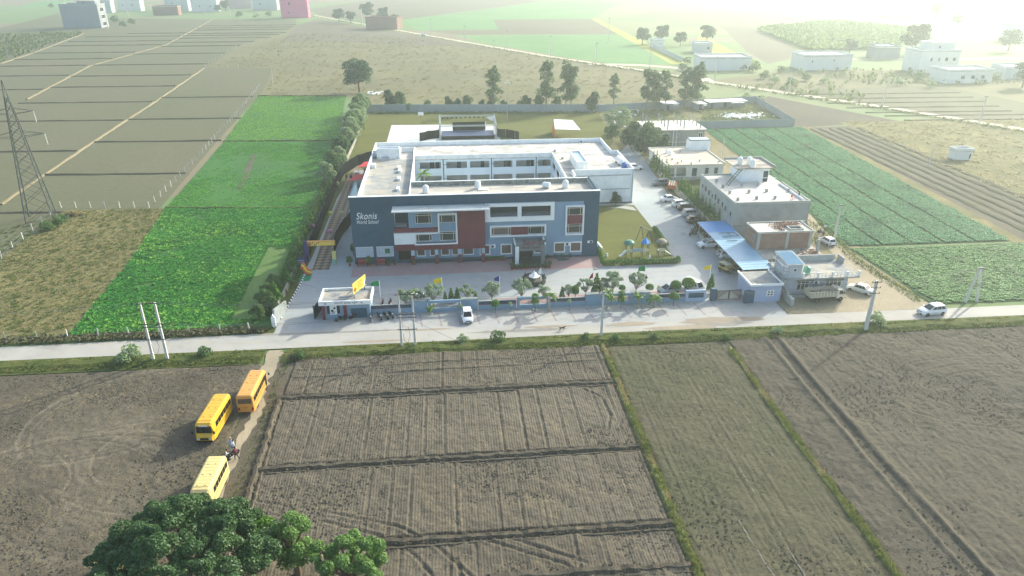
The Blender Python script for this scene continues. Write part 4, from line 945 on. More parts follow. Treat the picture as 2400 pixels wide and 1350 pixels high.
# ------------------------------------------------------------------ VEHICLES
tyre_m = paint('tyre', '#17191a', .8); rim_m = paint('rim', '#8c9092', .35, .1, 3, metal=.5); lamp_w = glassy('headlamp', '#c9d4d8', .1); lamp_r = glassy('tail_lamp', '#7d1c1c', .2)
black_p = paint('black_trim', '#15181a', .5); plate_m = paint('number_plate', '#d9d9d2', .5)
cglass = glassy('car_glass', '#141c20', .08)
def car_paint(name, c): 
    if name in MATS: return MATS[name]
    t = NT(name); v = t.co(); t.base(t.mix(t.ramp(t.noise(v, 1.1, 5, .7), .5, .72, 0, .3 if sum(lin(c)) > .3 else .05), c, '#9c917c'), .4); t.b.inputs['Coat Weight'].default_value = .35; t.b.inputs['Coat Roughness'].default_value = .08; MATS[name] = t.m; return t.m
def add_wheel(root, x, y, r, w=.2):
    o = MB().lathe([(r*.55, -w/2), (r*.92, -w/2), (r, -w/4), (r, w/4), (r*.92, w/2), (r*.55, w/2)], 14, (0, 0, 0), 'y').build('wheel', tyre_m, root, loc=(x, y, r))
    MB().lathe([(.02, -w*.45), (r*.2, -w*.52), (r*.6, -w*.42), (r*.6, w*.42), (r*.2, w*.52), (.02, w*.45)], 10, (0, 0, 0), 'y').build('rim', rim_m, o)
CAR = {  # length, width, height, wheel radius, belt z, cabin x at (belt rear, roof rear, roof front, belt front), bonnet z, boot z
 'hatch': (3.8, 1.68, 1.5, .29, .92, (-1.82, -1.4, .15, 1.1), .88, .95), 'sedan': (4.3, 1.72, 1.48, .3, .93, (-1.45, -.85, .35, 1.1), .9, .98),
 'suv': (4.3, 1.8, 1.63, .35, 1.03, (-2.08, -1.62, .15, 1.12), 1.0, 1.08), 'van': (3.7, 1.5, 1.85, .28, 1.0, (-1.8, -1.7, .95, 1.55), .95, 1.0), 'mpv': (4.2, 1.72, 1.66, .31, 1.0, (-2.02, -1.7, .35, 1.25), .95, 1.05)}
def car(kind, pm, roof=None):
    L, W, H, r, zb, cx, bz, tz = CAR[kind]; w = W/2
    def mk():
        t = thing('parked_car', '', 'car')
        st = [(-L/2, .82, .42, tz-.28), (-L/2+.08, .93, .3, tz-.06), (-L/2+.3, 1, .22, tz), (-L/2+.9, 1, .22, max(tz, zb)), (cx[3]-.1, 1, .22, zb+.02), (cx[3]+.1, .99, .22, bz), (L/2-.45, .96, .22, bz-.1), (L/2-.14, .9, .24, bz-.2), (L/2, .76, .34, bz-.36)]
        rings = [[(x, -w*k*.96, z0), (x, -w*k, (z0+z1)/2), (x, -w*k*.95, z1-.05), (x, -w*k*.84, z1), (x, w*k*.84, z1), (x, w*k*.95, z1-.05), (x, w*k, (z0+z1)/2), (x, w*k*.96, z0)] for x, k, z0, z1 in st]
        MB().loft(rings).build('body', pm, t, True)
        wb, wt = w*.9, w*.74; z0, z1 = zb-.02, H-.05; c = [Vector(p) for p in ((cx[0],-wb,z0),(cx[3],-wb,z0),(cx[3],wb,z0),(cx[0],wb,z0),(cx[1],-wt,z1),(cx[2],-wt,z1),(cx[2],wt,z1),(cx[1],wt,z1))]
        MB().add(c, [(3,2,1,0),(4,5,6,7),(0,1,5,4),(1,2,6,5),(2,3,7,6),(3,0,4,7)]).build('cabin', pm if kind != 'hatch' else pm, t)
        def pane(name, a, b, c_, d, u0, u1, v0, v1, off):
            f = lambda u, v: (a*(1-u)+b*u)*(1-v) + (d*(1-u)+c_*u)*v + Vector(off)
            MB().quad(f(u0,v0), f(u1,v0), f(u1,v1), f(u0,v1)).build(name, cglass, t)
        pane('windscreen', c[1], c[2], c[6], c[5], .07, .93, .06, .93, (.02, 0, .01)); pane('rear_window', c[3], c[0], c[4], c[7], .1, .9, .15, .88, (-.02, 0, .01))
        for s, q in ((-1, (c[0], c[1], c[5], c[4])), (1, (c[2], c[3], c[7], c[6]))):
            for u0, u1 in ((.08, .34), (.37, .63), (.66, .9)): pane('side_window', *q, u0, u1, .12, .85, (0, .015*s, .005))
        MB().loft([[(cx[1]-.1,-wt*.97,z1-.02),(cx[1]-.1,wt*.97,z1-.02),(cx[1],wt*.9,z1+.05),(cx[1],-wt*.9,z1+.05)], [(cx[2]+.12,-wt*.97,z1-.03),(cx[2]+.12,wt*.97,z1-.03),(cx[2]-.05,wt*.9,z1+.05),(cx[2]-.05,-wt*.9,z1+.05)]]).build('roof', roof or pm, t)
        for x in (-L*.31, L*.31):
            for s in (-1, 1): add_wheel(t, x, s*(w-.1), r)
        for s in (-1, 1):
            boxpart('headlight', lamp_w, t, L/2-.22, L/2-.06, s*w*.66-.16, s*w*.66+.16, bz-.38, bz-.24); boxpart('tail_light', lamp_r, t, -L/2-.01, -L/2+.14, s*w*.72-.1, s*w*.72+.1, tz-.32, tz-.1)
            boxpart('mirror', pm, t, cx[3]-.35, cx[3]-.2, s*(w+.02)-.09, s*(w+.02)+.09, zb, zb+.14)
        boxpart('bumper', black_p, t, L/2-.1, L/2+.02, -w*.62, w*.62, .3, .46); boxpart('bumper', black_p, t, -L/2-.03, -L/2+.1, -w*.7, w*.7, .3, .44); boxpart('grille', black_p, t, L/2-.08, L/2+.01, -w*.4, w*.4, bz-.36, bz-.26)
        boxpart('number_plate', plate_m, t, L/2+.02, L/2+.03, -.22, .22, .34, .44); boxpart('number_plate', plate_m, t, -L/2-.045, -L/2-.03, -.22, .22, tz-.5, tz-.4)
        return t
    return mk
pw = car_paint('paint_white', '#dfe2e2'); pb = car_paint('paint_black', '#15191c'); psil = car_paint('paint_silver', '#9aa3a8'); pgr = car_paint('paint_grey', '#59656b'); poff = car_paint('paint_ivory', '#d2cfc4')
def put_car(kind, col, x, y, rz, label, group='cars parked on the school driveway', roof=None, key=None):
    place((kind, col.name, roof and roof.name), car(kind, col, roof), (x, y, .03), rz, label, group)
put_car('suv', pw, 66.6, 58.2, R(3), 'white car half hidden behind the white wing at the far driveway end')
put_car('mpv', pgr, 69.2, 43.6, R(184), 'dark grey people carrier standing before the orange trailer')
put_car('sedan', pw, 68.0, 31.2, R(8), 'white saloon with its tail out, farthest of the row by the wall')
put_car('suv', pw, 69.5, 27.2, R(5), 'white car wedged behind the black car with pale roof')
put_car('suv', pb, 70.0, 24.6, R(3), 'black car with a pale roof between white and silver cars', roof=psil)
put_car('mpv', psil, 69.8, 20.6, R(6), 'silver people carrier parked between two black cars')
put_car('suv', pb, 69.4, 16.3, R(2), 'black car nearest the motorcycles in the driveway row')
put_car('suv', pw, 67.2, 2.6, R(184), 'white car nosing out from under the blue carport')
put_car('mpv', pw, 69.2, -3.0, R(2), 'white car with its tail showing below the carport edge')
put_car('hatch', pw, 19.7, -23.6, R(-88), 'white hatchback facing the road outside the front wall', 'cars standing by the road')
put_car('hatch', psil, 53.6, -17.0, R(196), 'silver hatchback behind the clipped trees inside the wall', 'cars parked inside the front wall')
put_car('van', pw, 58.2, -16.3, R(-62), 'white van with sloping windscreen behind the clipped trees', 'cars parked inside the front wall')
put_car('sedan', pw, 12.0, -16.8, R(200), 'white car mostly hidden by the grey leaved tree inside the wall', 'cars parked inside the front wall')
put_car('sedan', poff, 85.7, -19.6, R(128), 'ivory saloon parked at the end of the corner house', 'cars standing by the road')
put_car('suv', pw, 92.6, -28.4, R(186), 'white car driving along the open road at the field edge', 'cars standing by the road')
put_car('hatch', pw, 91.0, 2.2, R(98), 'white hatchback parked on the dirt track beside the brick building', 'cars standing by the road')
put_car('suv', pw, *S(994, 84), R(-48), 'tiny white car out on the far lane', 'cars far away')
put_car('sedan', pw, *S(350, 16), R(10), 'tiny white car parked among the far village houses', 'cars far away')

bus_y = [car_paint('bus_orange', '#d29a4a'), car_paint('bus_yellow', '#d2a62c'), car_paint('bus_cream', '#d0bd7c')]
def bus(pm, L=6.6, W=2.1, H=2.65):
    def mk():
        t = thing('school_bus', '', 'bus'); w = W/2; x0, x1 = -L/2, L/2
        sect = lambda x, k, zt: [(x, -w*k, .38), (x, -w*k, 1.35), (x, -w*k*.97, zt-.35), (x, -w*k*.9, zt-.1), (x, -w*k*.72, zt), (x, w*k*.72, zt), (x, w*k*.9, zt-.1), (x, w*k*.97, zt-.35), (x, w*k, 1.35), (x, w*k, .38)]
        MB().loft([sect(x0, .93, H-.14), sect(x0+.14, 1, H-.02), sect(x0+.6, 1, H), sect(x1-1.1, 1, H), sect(x1-.5, .99, H-.06), sect(x1-.22, .97, H-.25)]).build('body', pm, t, False)
        MB().loft([[(x1-.23, -w*.95, .4), (x1-.23, w*.95, .4), (x1-.23, w*.95, 1.3), (x1-.23, -w*.95, 1.3)], [(x1+.12, -w*.86, .45), (x1+.12, w*.86, .45), (x1+.1, w*.84, 1.05), (x1+.1, -w*.84, 1.05)]]).build('bonnet', pm, t)
        for k in range(10): MB().box(x0+.5+k*(L-1.4)/9, x0+.54+k*(L-1.4)/9, -w*.72, w*.72, H-.004, H+.012).build('roof_rib', pm, t)
        MB().quad((x1-.205,-w*.86,1.36),(x1-.205,w*.86,1.36),(x1-.205,w*.82,H-.42),(x1-.205,-w*.82,H-.42)).build('windscreen', cglass, t); boxpart('windscreen_bar', black_p, t, x1-.21, x1-.19, -.025, .025, 1.36, H-.42)
        boxpart('rear_window', glass2, t, x0-.012, x0+.05, -w*.78, w*.78, 1.5, H-.45); boxpart('rear_door', pm, t, x0-.03, x0, -w*.5, w*.5, .55, 1.3); boxpart('rear_sign', paint('bus_sign', '#b8862a', .5), t, x0-.035, x0-.03, -w*.25, w*.25, .85, 1.1)
        for s in (-1, 1):
            n = 6
            for k in range(n):
                a = x0+.4+k*(L-1.5)/n; boxpart('side_window', cglass, t, a, a+(L-1.5)/n-.1, s*w*.985-.02, s*w*.985+.02, 1.5, 2.16)
            boxpart('side_band', brn, t, x0+.2, x1-.4, s*w-.008, s*w+.008, 1.1, 1.16)
            boxpart('headlight', lamp_w, t, x1+.08, x1+.13, s*w*.66-.14, s*w*.66+.14, .66, .86); boxpart('tail_light', lamp_r, t, x0-.03, x0+.03, s*w*.78-.1, s*w*.78+.1, .55, .95)
            MB().bar((x1-.25, s*w*.97, 1.9), (x1+.1, s*(w+.18), 1.75), .04).build('mirror_arm', black_p, t); boxpart('mirror', black_p, t, x1+.04, x1+.12, s*(w+.18)-.09, s*(w+.18)+.09, 1.45, 1.8)
            for x in (x0+1.5, x1-1.0): add_wheel(t, x, s*(w-.13), .39, .24)
        boxpart('door', cglass, t, x1-1.25, x1-.55, -w-.012, -w+.02, .5, 2.1)
        boxpart('bumper', black_p, t, x1+.1, x1+.2, -w*.9, w*.9, .4, .56); boxpart('bumper', pm, t, x0-.1, x0, -w*.92, w*.92, .36, .52); boxpart('grille', black_p, t, x1+.11, x1+.135, -w*.45, w*.45, .62, .9)
        for k in range(3):
            for s in (-1, 1): boxpart('roof_hatch', pm, t, x0+1.3+k*1.7, x0+1.5+k*1.7, s*.4-.08, s*.4+.08, H, H+.05)
        if pm is bus_y[1]: boxpart('route_board', trimw, t, x1-.21, x1-.2, -.5, .5, H-.4, H-.25)
        return t
    return mk
place('b1', bus(bus_y[0]), (-8.15, -43.3, .03), R(88), 'orange bus showing its back, nearest the road on the track', 'buses parked on the field track')
place('b2', bus(bus_y[1]), (-11.3, -49.0, .03), R(-94), 'bright yellow bus facing the camera on the stubble', 'buses parked on the field track')
place('b3', bus(bus_y[2], 5.9), (-8.4, -61.0, .03), R(-92), 'pale cream yellow bus partly under the big tree', 'buses parked on the field track')
place('b4', bus(car_paint('bus_pale', '#d6c478')), (-13.6, -73.2, .03), R(-66), 'pale yellow bus almost covered by the big tree at the corner', 'buses parked on the field track')

def motorbike(pm):
    def mk():
        t = thing('motorcycle', '', 'motorcycle')
        for x in (-.62, .64):
            o = MB().lathe([(.24, -.05), (.29, -.05), (.3, 0), (.29, .05), (.24, .05)], 14, (0, 0, 0), 'y').build('wheel', tyre_m, t, loc=(x, 0, .3)); m = MB()
            for k in range(5): m.bar((-.25*math.cos(k*.63), 0, -.25*math.sin(k*.63)), (.25*math.cos(k*.63), 0, .25*math.sin(k*.63)), .02)
            m.build('spoke', rim_m, o)
        MB().loft([[(-.1,-.1,.62),(-.1,.1,.62),(-.1,.07,.8),(-.1,-.07,.8)], [(.2,-.16,.66),(.2,.16,.66),(.2,.1,.9),(.2,-.1,.9)], [(.42,-.08,.72),(.42,.08,.72),(.42,.05,.84),(.42,-.05,.84)]]).build('tank', pm, t)
        MB().loft([[(-.75,-.09,.74),(-.75,.09,.74),(-.75,.08,.82),(-.75,-.08,.82)], [(-.1,-.13,.7),(-.1,.13,.7),(-.1,.1,.78),(-.1,-.1,.78)]]).build('seat', black_p, t)
        boxpart('engine', paint('engine_grey', '#4c5052', .4, .2, 3, .5), t, -.22, .25, -.15, .15, .28, .6); m = MB(); m.bar((.64,.08,.3),(.42,.08,.95),.05).bar((.64,-.08,.3),(.42,-.08,.95),.05); m.build('fork', rim_m, t)
        MB().tube([(.3,-.36,1.02),(.4,-.2,1.0),(.42,0,.96),(.4,.2,1.0),(.3,.36,1.02)], .025).build('handlebar', black_p, t)
        MB().ball((.5, 0, .86), (.09, .1, .11), 8, 5).build('headlight', lamp_w, t); boxpart('mudguard', pm, t, -.95, -.5, -.07, .07, .6, .66); MB().tube([(-.7,-.16,.35),(.1,-.18,.28)], .045).build('exhaust', rim_m, t); boxpart('tail_light', lamp_r, t, -.98, -.93, -.05, .05, .66, .74)
        MB().bar((-.05, .12, .3), (-.1, .35, .02), .03).build('stand', black_p, t)
        return t
    return mk
mk_b = [motorbike(black_p), motorbike(paint('bike_red', '#5e2426', .35)), motorbike(paint('bike_blue', '#26323f', .35))]
GB = 'motorcycles parked outside the gate house'
for k, (px, py, rz, c, lb) in enumerate([(799,753,195,0,'black motorcycle standing broadside below the gate house picture panel'), (832,747,200,1,'red motorcycle standing broadside before the gate house shutter'), (848,741,205,1,'red motorcycle tucked behind another against the shutter'),
    (869,750,-80,0,'dark motorcycle standing alone at the gate house corner, nose to road'), (890,748,-62,2,'dark motorcycle in the row of three by the wall, closest to the gate house'), (905,746,-60,0,'dark motorcycle in the middle of the row of three by the wall'), (917,744,-60,2,'dark motorcycle in the row of three by the wall, closest to the pole')]):
    place(('mb', c), mk_b[c], (*S(px, py), .03), R(rz), lb, GB)
for k, (x, y, rz) in enumerate([(66.3,9.0,190),(66.9,10.3,195),(67.6,11.6,188),(68.4,13.0,190),(69.3,12.2,200),(69.2,10.6,185),(69.6,9.2,190),(68.9,7.6,182),(69.6,6.2,186)]):
    place(('mb', k % 3), mk_b[k % 3], (x, y, .03), R(rz), f'dark motorcycle in the cluster behind the carport, {ORD[k]} counted from the open drive', 'motorcycles clustered behind the carport')
for k, (x, y, rz) in enumerate([(68.5,-9.0,10),(69.4,-10.6,5),(68.9,-12.2,12),(69.6,-7.6,8)]):
    place(('mb', k % 3), mk_b[k % 3], (x, y, .03), R(rz), f'motorcycle in the carport shade behind the auto rickshaw, {ORD[k]} from the gate', 'motorcycles under the carport')
place(('mb', 0), mk_b[0], (*S(548, 1072), .05), R(60), 'motorcycle with the standing men on the field track', 'motorcycles about the fields')
place(('mb', 2), mk_b[2], (*S(1924, 549), .05), R(110), 'motorcycle standing on the grass by the dirt track', 'motorcycles about the fields')
place(('mb', 1), mk_b[1], (*S(897, 716), .05), R(85), 'motorcycle just inside the wall by the gate house', 'motorcycles inside the front wall')
place(('mb', 0), mk_b[0], (*S(915, 714), .05), R(80), 'motorcycle inside the wall close to the grey leaved tree', 'motorcycles inside the front wall')

# auto rickshaw
t = thing('auto_rickshaw', 'dark green auto rickshaw with cream canopy below the carport', 'rickshaw', (66.2, -9.6, .03), R(-60))
ag = car_paint('rickshaw_green', '#2f3d34'); cv = paint('canopy_cream', '#b8b090', .8)
MB().loft([[(-1.2,-.62,.35),(-1.2,.62,.35),(-1.2,.62,.95),(-1.2,-.62,.95)], [(.3,-.65,.3),(.3,.65,.3),(.3,.65,.85),(.3,-.65,.85)], [(1.15,-.35,.35),(1.15,.35,.35),(1.05,.35,1.05),(1.05,-.35,1.05)]]).build('body', ag, t)
MB().loft([[(-1.25,-.62,1.65),(-1.25,.62,1.65),(-1.2,.5,1.75),(-1.2,-.5,1.75)], [(0,-.66,1.72),(0,.66,1.72),(0,.5,1.85),(0,-.5,1.85)], [(.85,-.6,1.6),(.85,.6,1.6),(.8,.5,1.7),(.8,-.5,1.7)]]).build('canopy', cv, t)
boxpart('back_cover', cv, t, -1.22, -1.16, -.6, .6, .95, 1.65)
for x, z in ((-.2, .85), (.8, 1.0)):
    for s in (-1, 1): boxpart('post', black_p, t, x-.03, x+.03, s*.6-.03, s*.6+.03, z, 1.66)
MB().quad((.98,-.5,1.02),(.98,.5,1.02),(.83,.52,1.6),(.83,-.52,1.6)).build('windscreen', cglass, t); boxpart('seat', black_p, t, -.95, -.5, -.55, .55, .6, .95); boxpart('yellow_band', ylw, t, -1.21, .9, -.66, .66, .84, .93)
add_wheel(t, .95, 0, .22, .12); add_wheel(t, -.8, -.55, .22, .12); add_wheel(t, -.8, .55, .22, .12); MB().ball((1.17,0,.85),.09,8,5).build('headlight', lamp_w, t)
# goods truck
t = thing('goods_truck', 'cream goods truck with open railed bed before the corner house', 'truck', (78.2, -22.0, .03), R(4)); tc = car_paint('truck_cream', '#cdc8b4'); tb = paint('truck_bed', '#b3ad98', .6)
MB().loft([[(1.55,-1.0,.6),(1.55,1.0,.6),(1.55,1.0,2.15),(1.55,-1.0,2.15)], [(2.7,-1.0,.6),(2.7,1.0,.6),(2.55,.98,2.1),(2.55,-.98,2.1)], [(3.05,-.95,.62),(3.05,.95,.62),(2.75,.92,1.7),(2.75,-.92,1.7)], [(3.12,-.9,.66),(3.12,.9,.66),(3.0,.88,1.2),(3.0,-.88,1.2)]]).build('cab', tc, t)
MB().quad((2.99,-.84,1.3),(2.99,.84,1.3),(2.66,.84,2.0),(2.66,-.84,2.0)).build('windscreen', cglass, t)
for s in (-1, 1): MB().quad((1.9,s*1.015,1.35),(2.6,s*1.015,1.35),(2.5,s*1.0,1.95),(1.9,s*1.0,1.95)).build('side_window', cglass, t); boxpart('headlight', lamp_w, t, 3.08, 3.15, s*.65-.14, s*.65+.14, .72, .9); boxpart('mirror', black_p, t, 2.6, 2.7, s*1.15-.06, s*1.15+.06, 1.4, 1.75)
boxpart('bed_floor', tb, t, -3.1, 1.4, -1.05, 1.05, .95, 1.05); boxpart('chassis', black_p, t, -3.0, 2.9, -.4, .4, .5, .8)
for s in (-1, 1):
    boxpart('bed_side', tb, t, -3.1, 1.4, s*1.05-.03, s*1.05+.03, 1.05, 1.95)
    for k in range(9): boxpart('bed_rib', tc, t, -3.08+k*.55, -3.0+k*.55, s*1.1-.025, s*1.1+.025, .98, 1.97)
    for k in range(8): boxpart('bed_slot', black_p, t, -2.9+k*.55, -2.7+k*.55, s*1.083-.004, s*1.083+.004, 1.72, 1.84)
    m = MB(); m.bar((-3.1,s*1.05,2.45),(1.4,s*1.05,2.45),.06).bar((-3.1,s*1.05,2.2),(1.4,s*1.05,2.2),.04)
    for x in (-3.1,-1.6,-.1,1.4): m.bar((x,s*1.05,1.95),(x,s*1.05,2.5),.05)
    m.build('side_rail', steel, t)
for x in (-3.1, 1.4): boxpart('bed_end', tb, t, x-.03, x+.03, -1.02, 1.02, 1.05, 1.9); m = MB(); m.bar((x,-1.05,2.45),(x,0,2.75),.06).bar((x,0,2.75),(x,1.05,2.45),.06); m.build('end_hoop', steel, t)
for x in (-1.9, 2.3):
    for s in (-1, 1): add_wheel(t, x, s*.88, .43, .28)
boxpart('bumper', black_p, t, 3.1, 3.2, -.95, .95, .5, .66); boxpart('number_plate', plate_m, t, 3.2, 3.215, -.25, .25, .52, .63)
# orange trailer
t = thing('orange_trailer', 'orange tipping trailer loaded with poles beside the grey car', 'trailer', (71.0, 39.4, .03), R(70)); om = paint('trailer_orange', '#a8542f', .6)
boxpart('bed', om, t, -1.7, 1.7, -.9, .9, .75, .85)
for s in (-1, 1): boxpart('side', om, t, -1.7, 1.7, s*.9-.04, s*.9+.04, .85, 1.7)
for x in (-1.7, 1.7): boxpart('end', om, t, x-.04, x+.04, -.86, .86, .85, 1.7)
for k in range(6): MB().tube([(-2.1, -.7+k*.28, 1.72+.05*(k % 2)), (2.0, -.6+k*.25, 1.8)], .06).build('pole', galv if k % 2 else brn, t)
boxpart('chassis', black_p, t, -1.6, 2.4, -.3, .3, .5, .75)
for s in (-1, 1): add_wheel(t, -.3, s*.8, .42, .25)
boxpart('drawbar', steel, t, 1.7, 3.0, -.06, .06, .55, .65)

# ------------------------------------------------------------------ POLES, LINES, PYLON
pole_c = grime('pole_concrete', '#c9c8c0', '#a3a39a', .4, 1.2)
def pole(label, x, y, h, arms=1, lean=0, rz=0, group='concrete power poles', name='power_pole', r=.14):
    t = thing(name, label, 'pole', (x, y, 0), rz, group)
    MB().loft([[(-r*1.25,-r,0),(r*1.25,-r,0),(r*1.25,r,0),(-r*1.25,r,0)], [(-r*.8+lean,-r*.7,h),(r*.8+lean,-r*.7,h),(r*.8+lean,r*.7,h),(-r*.8+lean,r*.7,h)]]).build('shaft', pole_c, t)
    for k in range(arms):
        z = h-.25-k*.9; a = MB().box(-.75+lean, .75+lean, -.2, -.12, z, z+.09).build('crossarm', steel, t)
        for s in (-.68, 0, .68): MB().lathe([(.03, 0), (.06, .06), (.06, .14), (.02, .2)], 6, (s+lean, -.16, z+.09)).build('insulator', paint('insulator_brown', '#4a3c36', .3), a)
    return t
def h_frame(label, xa, xb, y, h, rz=0, lean=0):
    t = thing('pole_frame', label, 'pole', ((xa+xb)/2, y, 0), rz, 'twin pole frames by the road'); d = (xb-xa)/2
    for s in (-d, d): MB().loft([[(s-.17,-.15,0),(s+.17,-.15,0),(s+.17,.15,0),(s-.17,.15,0)], [(s-.11+lean,-.1,h),(s+.11+lean,-.1,h),(s+.11+lean,.1,h),(s-.11+lean,.1,h)]]).build('pole', pole_c, t)
    for z in (h-.1, h-3.2, h-3.7, h-5.6):
        a = boxpart('crossbar', steel, t, -d-.45+lean*z/h, d+.45+lean*z/h, -.2, -.12, z, z+.1)
        if z > h-3.5:
            for q in (-.9, 0, .9): MB().lathe([(.04, 0), (.07, .08), (.07, .2), (.02, .28)], 6, (q*d+lean*z/h, -.16, z+.1)).build('insulator', brn, a)
    MB().tube([(-d+.1, -.2, h-4.2), (-.3, -.5, h-4.9), (.2, -.5, h-5.0), (.35, -.3, h-6.5), (0, -.3, h-7.6), (-.5, -.3, h-7.4), (-.6, -.3, h-6.2)], .025).build('cable', black_p, t)
    return t
h_frame('pair of white poles joined by bars beside the road left of the track', -24.3, -22.4, -32.3, 9.0)
h_frame('pair of slim poles carrying switchgear in front of the school wall', 10.0, 11.9, -31.5, 8.5)
pole('slim white pole rising from the verge near the grass bank', 39.2, -31.3, 7.6, 1)
pole('thick concrete pole by the corner house bend', 79.3, -32.8, 8.3, 3, r=.2)
pole('tall pole at the edge of the seed bed by the dirt track', 93.1, 3.4, 7.6, 1)
pole('thin dark pole in the striped brown field', 145, 53, 6.4, 0, r=.09); pole('thin pole between two grey neighbouring houses', 91.5, 62, 7, 0, r=.08)
t = thing('pole_frame', 'A-shaped pair of concrete poles in the potato field edge', 'pole', (101.7, -25, 0), 0, 'twin pole frames by the road')
for s in (-1, 1): MB().loft([[(s*1.0-.17,-.15,0),(s*1.0+.17,-.15,0),(s*1.0+.17,.15,0),(s*1.0-.17,.15,0)], [(s*.14-.11,-.1,6.2),(s*.14+.11,-.1,6.2),(s*.14+.11,.1,6.2),(s*.14-.11,.1,6.2)]]).build('pole', pole_c, t)
boxpart('crossarm', steel, t, -.8, .8, -.2, -.1, 6.0, 6.12); boxpart('brace', steel, t, -.6, .6, -.16, -.1, 3.0, 3.1)
far_poles = [(1848,220,165,'just below the white house with the scrub'),(2067,252,190,'where the far lane passes the chequered plots'),(2295,288,225,'farthest right along the far lane'),(1522,168,118,'where the lanes fork'),(1397,148,100,'first after the fork on the long lane'),(1290,132,85,'second after the fork on the long lane'),(1188,115,72,'third after the fork on the long lane'),(1090,98,60,'fourth after the fork on the long lane'),(1010,85,45,'beside the tiny white car'),(936,72,35,'at the corner of the brown shed'),(850,55,18,'in front of the shed trees'),(1675,190,130,'in front of the long white wall'),
             (303,45,20,'second from the grey block in the village'),(413,35,15,'by the village brick shed'),(482,38,12,'by the village white block'),(541,40,10,'near the pink house on its village side'),(254,68,28,'at the grey unfinished block corner'),(1157,112,95,'short and near the third lane pole'),(1425,100,42,'in the yellow flower strip')]
for px, py, tp, d in far_poles: x, y = S(px, py); pole('distant concrete pole ' + d, x, y, HT(px, py, tp), 1, group='far power poles', r=.16)
# pylon
py_m = paint('pylon_steel', '#4f5653', .55, .2, 1, metal=.3)
t = thing('lattice_pylon', 'tall steel lattice pylon standing in the ploughed plots', 'pylon', (-69.7, 31.5, 0), R(20)); PH = 29
wd = lambda z: 2.6*(1-z/21)+.75*(z/21) if z < 21 else .75*(1-(z-21)/8)+.03
for sx, sy in ((-1,-1),(1,-1),(1,1),(-1,1)): MB().tube([(sx*wd(z), sy*wd(z), z) for z in (0, 7, 14, 21, PH)], .13, 5, .07).build('leg', py_m, t)
zs = [0, 3.6, 6.8, 9.6, 12.1, 14.3, 16.3, 18, 19.6, 21, 22.6, 24.2, 25.8]
for a, b in zip(zs, zs[1:]):
    m = MB()
    for i in range(4):
        c = [(-1,-1),(1,-1),(1,1),(-1,1)]; p, q_ = c[i], c[(i+1) % 4]
        m.bar((p[0]*wd(a),p[1]*wd(a),a),(q_[0]*wd(b),q_[1]*wd(b),b),.06).bar((q_[0]*wd(a),q_[1]*wd(a),a),(p[0]*wd(b),p[1]*wd(b),b),.08)
    m.build('bracing', py_m, t)
for k, (z, l) in enumerate(((17.6, 4.8), (22.3, 3.9))):
    for s in (-1, 1):
        a = MB(); w = wd(z)
        for yy in (-w, w): a.bar((s*w, yy, z), (s*l, 0, z+.35), .07).bar((s*w, yy*.8, z+1.1), (s*l, 0, z+.35), .06)
        for q_ in (.35, .65): a.bar((s*(w+(l-w)*q_), -w*(1-q_), z+.12), (s*(w+(l-w)*q_), w*(1-q_), z+.12), .05)
        o = a.build('crossarm', py_m, t)
        MB().tube([(s*l, 0, z+.3), (s*l+.05, .15, z-2.0)], .09, 6).build('insulator_string', trimg, o)
def wire(label, a, b, sag=.6, r=.016):
    a, b = Vector(a), Vector(b); pts = [a.lerp(b, i/10) - Vector((0, 0, sag*4*(i/10)*(1-i/10))) for i in range(11)]
    o = MB().tube(pts, r, 4).build('overhead_wire', paint('wire_grey', '#5b6163', .5)); tag(o, label, 'wire', 'overhead wires along the road')
for k, (dx, nm) in enumerate(((-.8, 'nearer'), (.8, 'farther'))):
    for z, lv in ((8.95, 'upper'), (5.9, 'lower')):
        wire(f'{nm} {lv} wire from the white twin poles to the switchgear poles', (-22.4, -32.3+dx*.3, z), (10.0, -31.5+dx*.3, z-.5), .9)
        if lv == 'upper': wire(f'{nm} wire from the switchgear poles to the slim verge pole', (11.9, -31.5+dx*.4, 8.3), (39.2, -31.4+dx*.4, 7.5), .7); wire(f'{nm} wire from the slim verge pole to the bend pole', (39.2, -31.4+dx*.4, 7.5), (79.3, -32.9+dx*.4, 8.1), .9); wire(f'{nm} wire from the bend pole to the A-shaped poles', (79.3, -32.9+dx*.4, 8.1), (101.7, -25+dx*.4, 6.1), .5); wire(f'{nm} wire running left out of view from the white twin poles', (-24.3, -32.3+dx*.4, 8.9), (-70, -31+dx*.4, 8.6), .8)
wire('long thin line slanting from the potato side across the near road', (-14, -4, 6), (38, -64, 7.5), 1.2); wire('thin service line slanting over the left gateway', (-40, 10, 6), (9, -33, 6.5), .8)
# wicket of floodlights and goal
t = thing('floodlight_mast', 'tall thin mast with three white lamps on the back lawn', 'mast', (37.2, 108, 0)); MB().tube([(0,0,0),(0,0,15.2)], .1, 8, .06).build('mast', galv, t); boxpart('bracket', galv, t, -.7, .7, -.05, .05, 15.0, 15.1)
for x, z in ((-.65, 14.6), (0, 15.1), (.65, 14.6)): MB().box(x-.2, x+.2, -.25, -.05, z, z+.45).build('lamp', trimw, t)
t = thing('basketball_hoop', 'basketball hoop with white board at the back of the pale court', 'hoop', (9.2, 120.2, 0)); MB().tube([(0,.4,0),(0,.4,2.8),(0,0,3.2)], .08).build('pole', wood_r, t); boxpart('backboard', trimw, t, -.9, .9, -.04, .02, 2.8, 3.9); MB().tube([(.22*math.cos(a), -.28+.22*math.sin(a), 3.0) for a in np.linspace(0, 6.28, 13)], .025).build('rim', wood_r, t)

